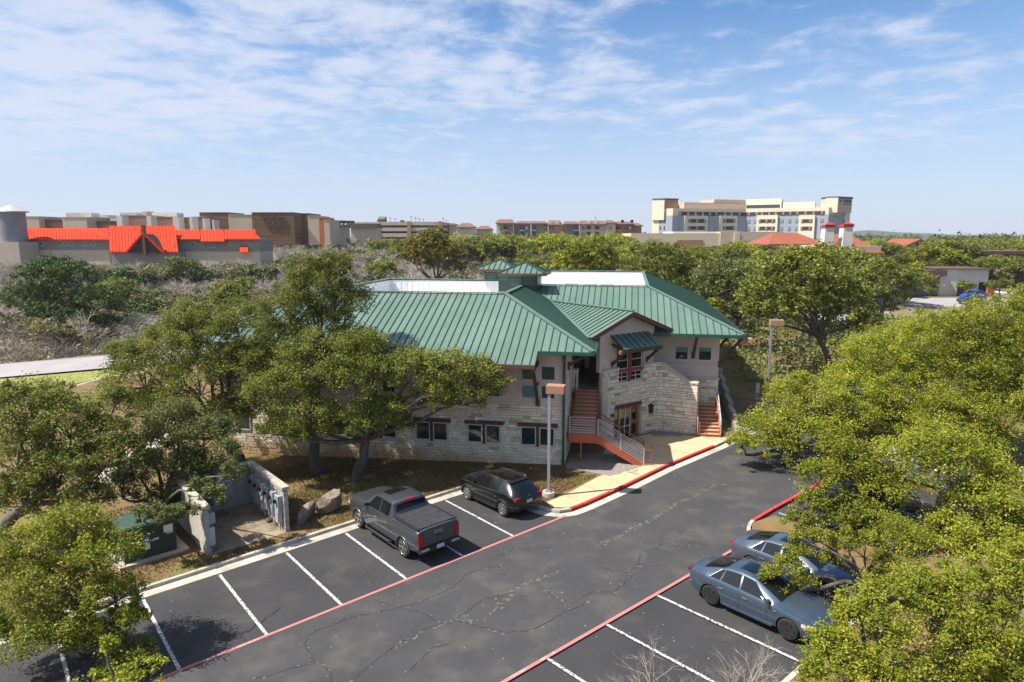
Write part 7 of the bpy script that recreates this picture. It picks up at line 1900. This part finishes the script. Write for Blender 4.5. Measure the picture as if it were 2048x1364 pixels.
# wooded fringe right in front of the far buildings
for k in range(260):
    u = -60 + 8.2 * k + prng.uniform(-4, 4); y = prng.uniform(138, 149) if u < 540 else prng.uniform(150, 205)
    if 1680 < u: y = prng.uniform(130, 165)
    x = XU(u, y)
    if blocked(x, y): continue
    r_ = prng.random(); key = ('bare' if r_ < .5 else 'olive' if r_ < .93 else 'cedar') if u < 760 else ('bare' if r_ < .3 else 'olive' if r_ < .45 else 'oak' if r_ < .8 else 'bright') if u < 1280 else ('oak' if r_ < .6 else 'bright')
    var = VAR[key][0]; lim = vlimit(u) + prng.uniform(0, 14); sc = (ZV(lim, y) - g(x, y)) / var[2]
    if (counts.get('oak', 0) + counts.get('bright', 0) < 275 if key in ('oak', 'bright') else counts.get(key, 0) < 290): try_place(key, x, y, max(.5, min(sc, 1.5)), True)
for u in list(range(1895, 2070, 19)): y = 129 + 3 * prng.random(); try_place('oak' if u % 2 else 'bright', XU(u, y), y, (ZV(503 + 12 * prng.random(), y) - g(XU(u, y), y)) / 7.2, True)
for u, y, v_ in ((1712, 92, 590), (1748, 88, 596), (1800, 91, 600), (1850, 90, 612), (1938, 113.2, 556), (2012, 112.6, 552), (1830, 114, 548), (1770, 113.5, 545)): try_place('oak', XU(u, y), y, (ZV(v_, y) - g(XU(u, y), y)) / 7.2, True)
for k, u in enumerate(range(1590, 1730, 14)):
    y = 104 + 9 * prng.random(); x = XU(u, y); sc = (ZV(487 + 8 * prng.random(), y) - g(x, y)) / VAR['oak'][0][2]; try_place('oak' if k % 3 else 'olive', x, y, sc, True)
# low brush between the trees, too tangled to count
def brush(seed, n, fn, size, per, mat, name, label, sp=(.5, 1.1)):
    rs = np.random.RandomState(seed); C = []; S = []; T = []
    k = 0
    while len(C) < n and k < n * 12:
        k += 1; p = fn(rs)
        if p is None: continue
        C.append(p); S.append(rs.uniform(*sp)); T.append(rs.uniform(0, 1))
    v, t = leaves(rs, np.array(C), np.array(S), per, size, np.array(T), .3, .022 if 'twig' in name else .6)
    tag(link(name, np_mesh(name, v, np.arange(len(v)).reshape(-1, 4), mat, t)), label, 'brush', kind='stuff')
def left_pt(rs):
    y = 64 + 95 * rs.uniform() ** 1.3; x = rs.uniform(-.82 * y, .03 * y)
    if blocked(x, y) or side_of_road(x, y) < 7.5: return None
    z = g(x, y) + rs.uniform(.1, 2.6) * min(1, (side_of_road(x, y) - 6) / 6)
    return (x, y, z) if pix(x, y, z + 1)[1] > vlimit(pix(x, y, z)[0]) else None
def right_pt(rs):
    y = 44 + 90 * rs.uniform(); x = rs.uniform(.32, .95) * y
    a_ = (x - LOT_O[0]) * ld[0] + (y - LOT_O[1]) * ld[1]; b_ = (x - LOT_O[0]) * ln[0] + (y - LOT_O[1]) * ln[1]
    if blocked(x, y) or (a_ < 74 and -6.5 < b_ < 5.6) or (84 < y < 114 and x > 40): return None
    if y < 80 and 13 < x < 34 and rs.uniform() < .35: return None
    if y < 80 and x < 15 + .176 * (y - 35) + .6: return None
    return (x, y, g(x, y) + rs.uniform(.1, 1.3))
brush(21, 2600, left_pt, .42, 16, K['leaf_olive'], 'olive_brush', 'low olive grey brush filling the ground beyond the left road')
brush(22, 3000, left_pt, 1.5, 46, K['twig_far'], 'twig_brush', 'low leafless grey brush filling the ground beyond the left road')
brush(23, 2600, right_pt, .33, 16, K['leaf_grey'], 'oak_brush', 'low green undergrowth between the oaks right of the building')
# distant woods that read as one mass
rs = np.random.RandomState(9); C = []; S = []; T = []
for k in range(5200):
    y = 240 + 1500 * rs.uniform() ** 1.7; x = rs.uniform(-.95, .95) * y; u, v = pix(x, y, 8)
    z = g(x, y); h = rs.uniform(2.5, 6.5)
    lim = vlimit(u); zt = ZV(lim if y < 420 else 468, y)
    if 985 < u < 1300 and y < 390 or 1290 < u < 1720 and y < 330: zt = min(zt, ZV(474, y))
    C.append((x, y, min(z + h, zt - 1.5))); S.append(rs.uniform(1.6, 3.4)); T.append(rs.uniform(0, .8))
v, t = leaves(rs, np.array(C), np.array(S), 16, 1.5, np.array(T), .5, .8)
tag(link('distant_woods', np_mesh('distant_woods', v, np.arange(len(v)).reshape(-1, 4), K['leaf_grey'], t)), 'far wooded plain stretching to the horizon', 'woods', kind='stuff')

# dry grass and fallen leaves on the beds
def blades(seed, n, fn, hmin, hmax, mat, name, label, cat):
    rs = np.random.RandomState(seed); pts = []
    while len(pts) < n:
        p = fn(rs)
        if p is not None: pts.append(p)
    p = np.array(pts); n = len(p); a = rs.uniform(0, 6.28, n); h = rs.uniform(hmin, hmax, n); w = .012 + .02 * rs.uniform(size=n)
    side = np.stack([np.cos(a), np.sin(a), np.zeros(n)], 1) * w[:, None]; lean = rs.normal(0, .6, (n, 3)); lean[:, 2] = 1; lean /= np.linalg.norm(lean, axis=1)[:, None]
    tip = p + lean * h[:, None]; v = np.stack([p - side, p + side, tip], 1).reshape(-1, 3); f = np.arange(3 * n).reshape(-1, 3)
    o = link(name, np_mesh(name, v, f, mat, np.repeat(rs.uniform(0, 1, n), 3))); tag(o, label, cat, kind='stuff')
def bed_pt(rs):
    a = rs.uniform(-4, 24); b = rs.uniform(6.15, 15)
    if 2.6 < a < 6.3 and 6.8 < b < 11.5: return None
    if -.5 < a < 2.4 and 7.9 < b < 10.3: return None
    if a > 15.9 and b < 2.4: return None
    p = AB(a, b, .115); x, y = p[0] - BL_A[0], p[1] - BL_A[1]; c, s = math.cos(-BL_TH), math.sin(-BL_TH)
    if x * s + y * c > -.15: return None
    if rs.uniform() > .55 + .45 * math.sin(a * 1.3) * math.sin(b * 1.7): return None
    return p
def bed_pt2(rs):
    a = rs.uniform(15.9, 22.5); b = rs.uniform(1.7, 6.1); lim = 1.75 + (a - 17) * .14
    if b < lim: return None
    p = AB(a, b, .115); x, y = p[0] - BL_A[0], p[1] - BL_A[1]; c, s = math.cos(-BL_TH), math.sin(-BL_TH)
    if x * s + y * c > -.2 or (x * c - y * s > .1 and x * s + y * c > -1.4): return None
    return p
blades(1, 42000, bed_pt, .03, .15, K['blade'], 'dry_grass', 'short dry grass and leaf litter under the oaks before the facade', 'grass')
blades(2, 10000, bed_pt2, .03, .12, K['blade'], 'dry_grass', 'short dry grass between the black crossover and the walkway', 'grass')
def verge_pt(rs):
    x = rs.uniform(-62, -40.5); y = rs.uniform(48, 57.5 + (x + 62) * .45); return (x, y, g(x, y) + .05)
blades(3, 7000, verge_pt, .06, .16, K['blade'], 'verge_grass', 'mown grass verge along the near side of the left road', 'grass')

# faint winter haze over the far woods and buildings
hz = MB(); hz.box(-1400, 1400, -60, 2600, -4, 48)
hv = bpy.data.materials.new('thin haze'); hv.use_nodes = True; hn = hv.node_tree.nodes; hn.clear()
ho_ = hn.new('ShaderNodeOutputMaterial'); pv = hn.new('ShaderNodeVolumePrincipled')
pv.inputs['Color'].default_value = (0.90, 0.94, 1.0, 1); pv.inputs['Density'].default_value = HAZE; pv.inputs['Anisotropy'].default_value = 0.2
hv.node_tree.links.new(pv.outputs[0], ho_.inputs['Volume'])
tag(hz.build('haze', hv), 'thin pale haze over the far woods and buildings', 'haze', kind='stuff')
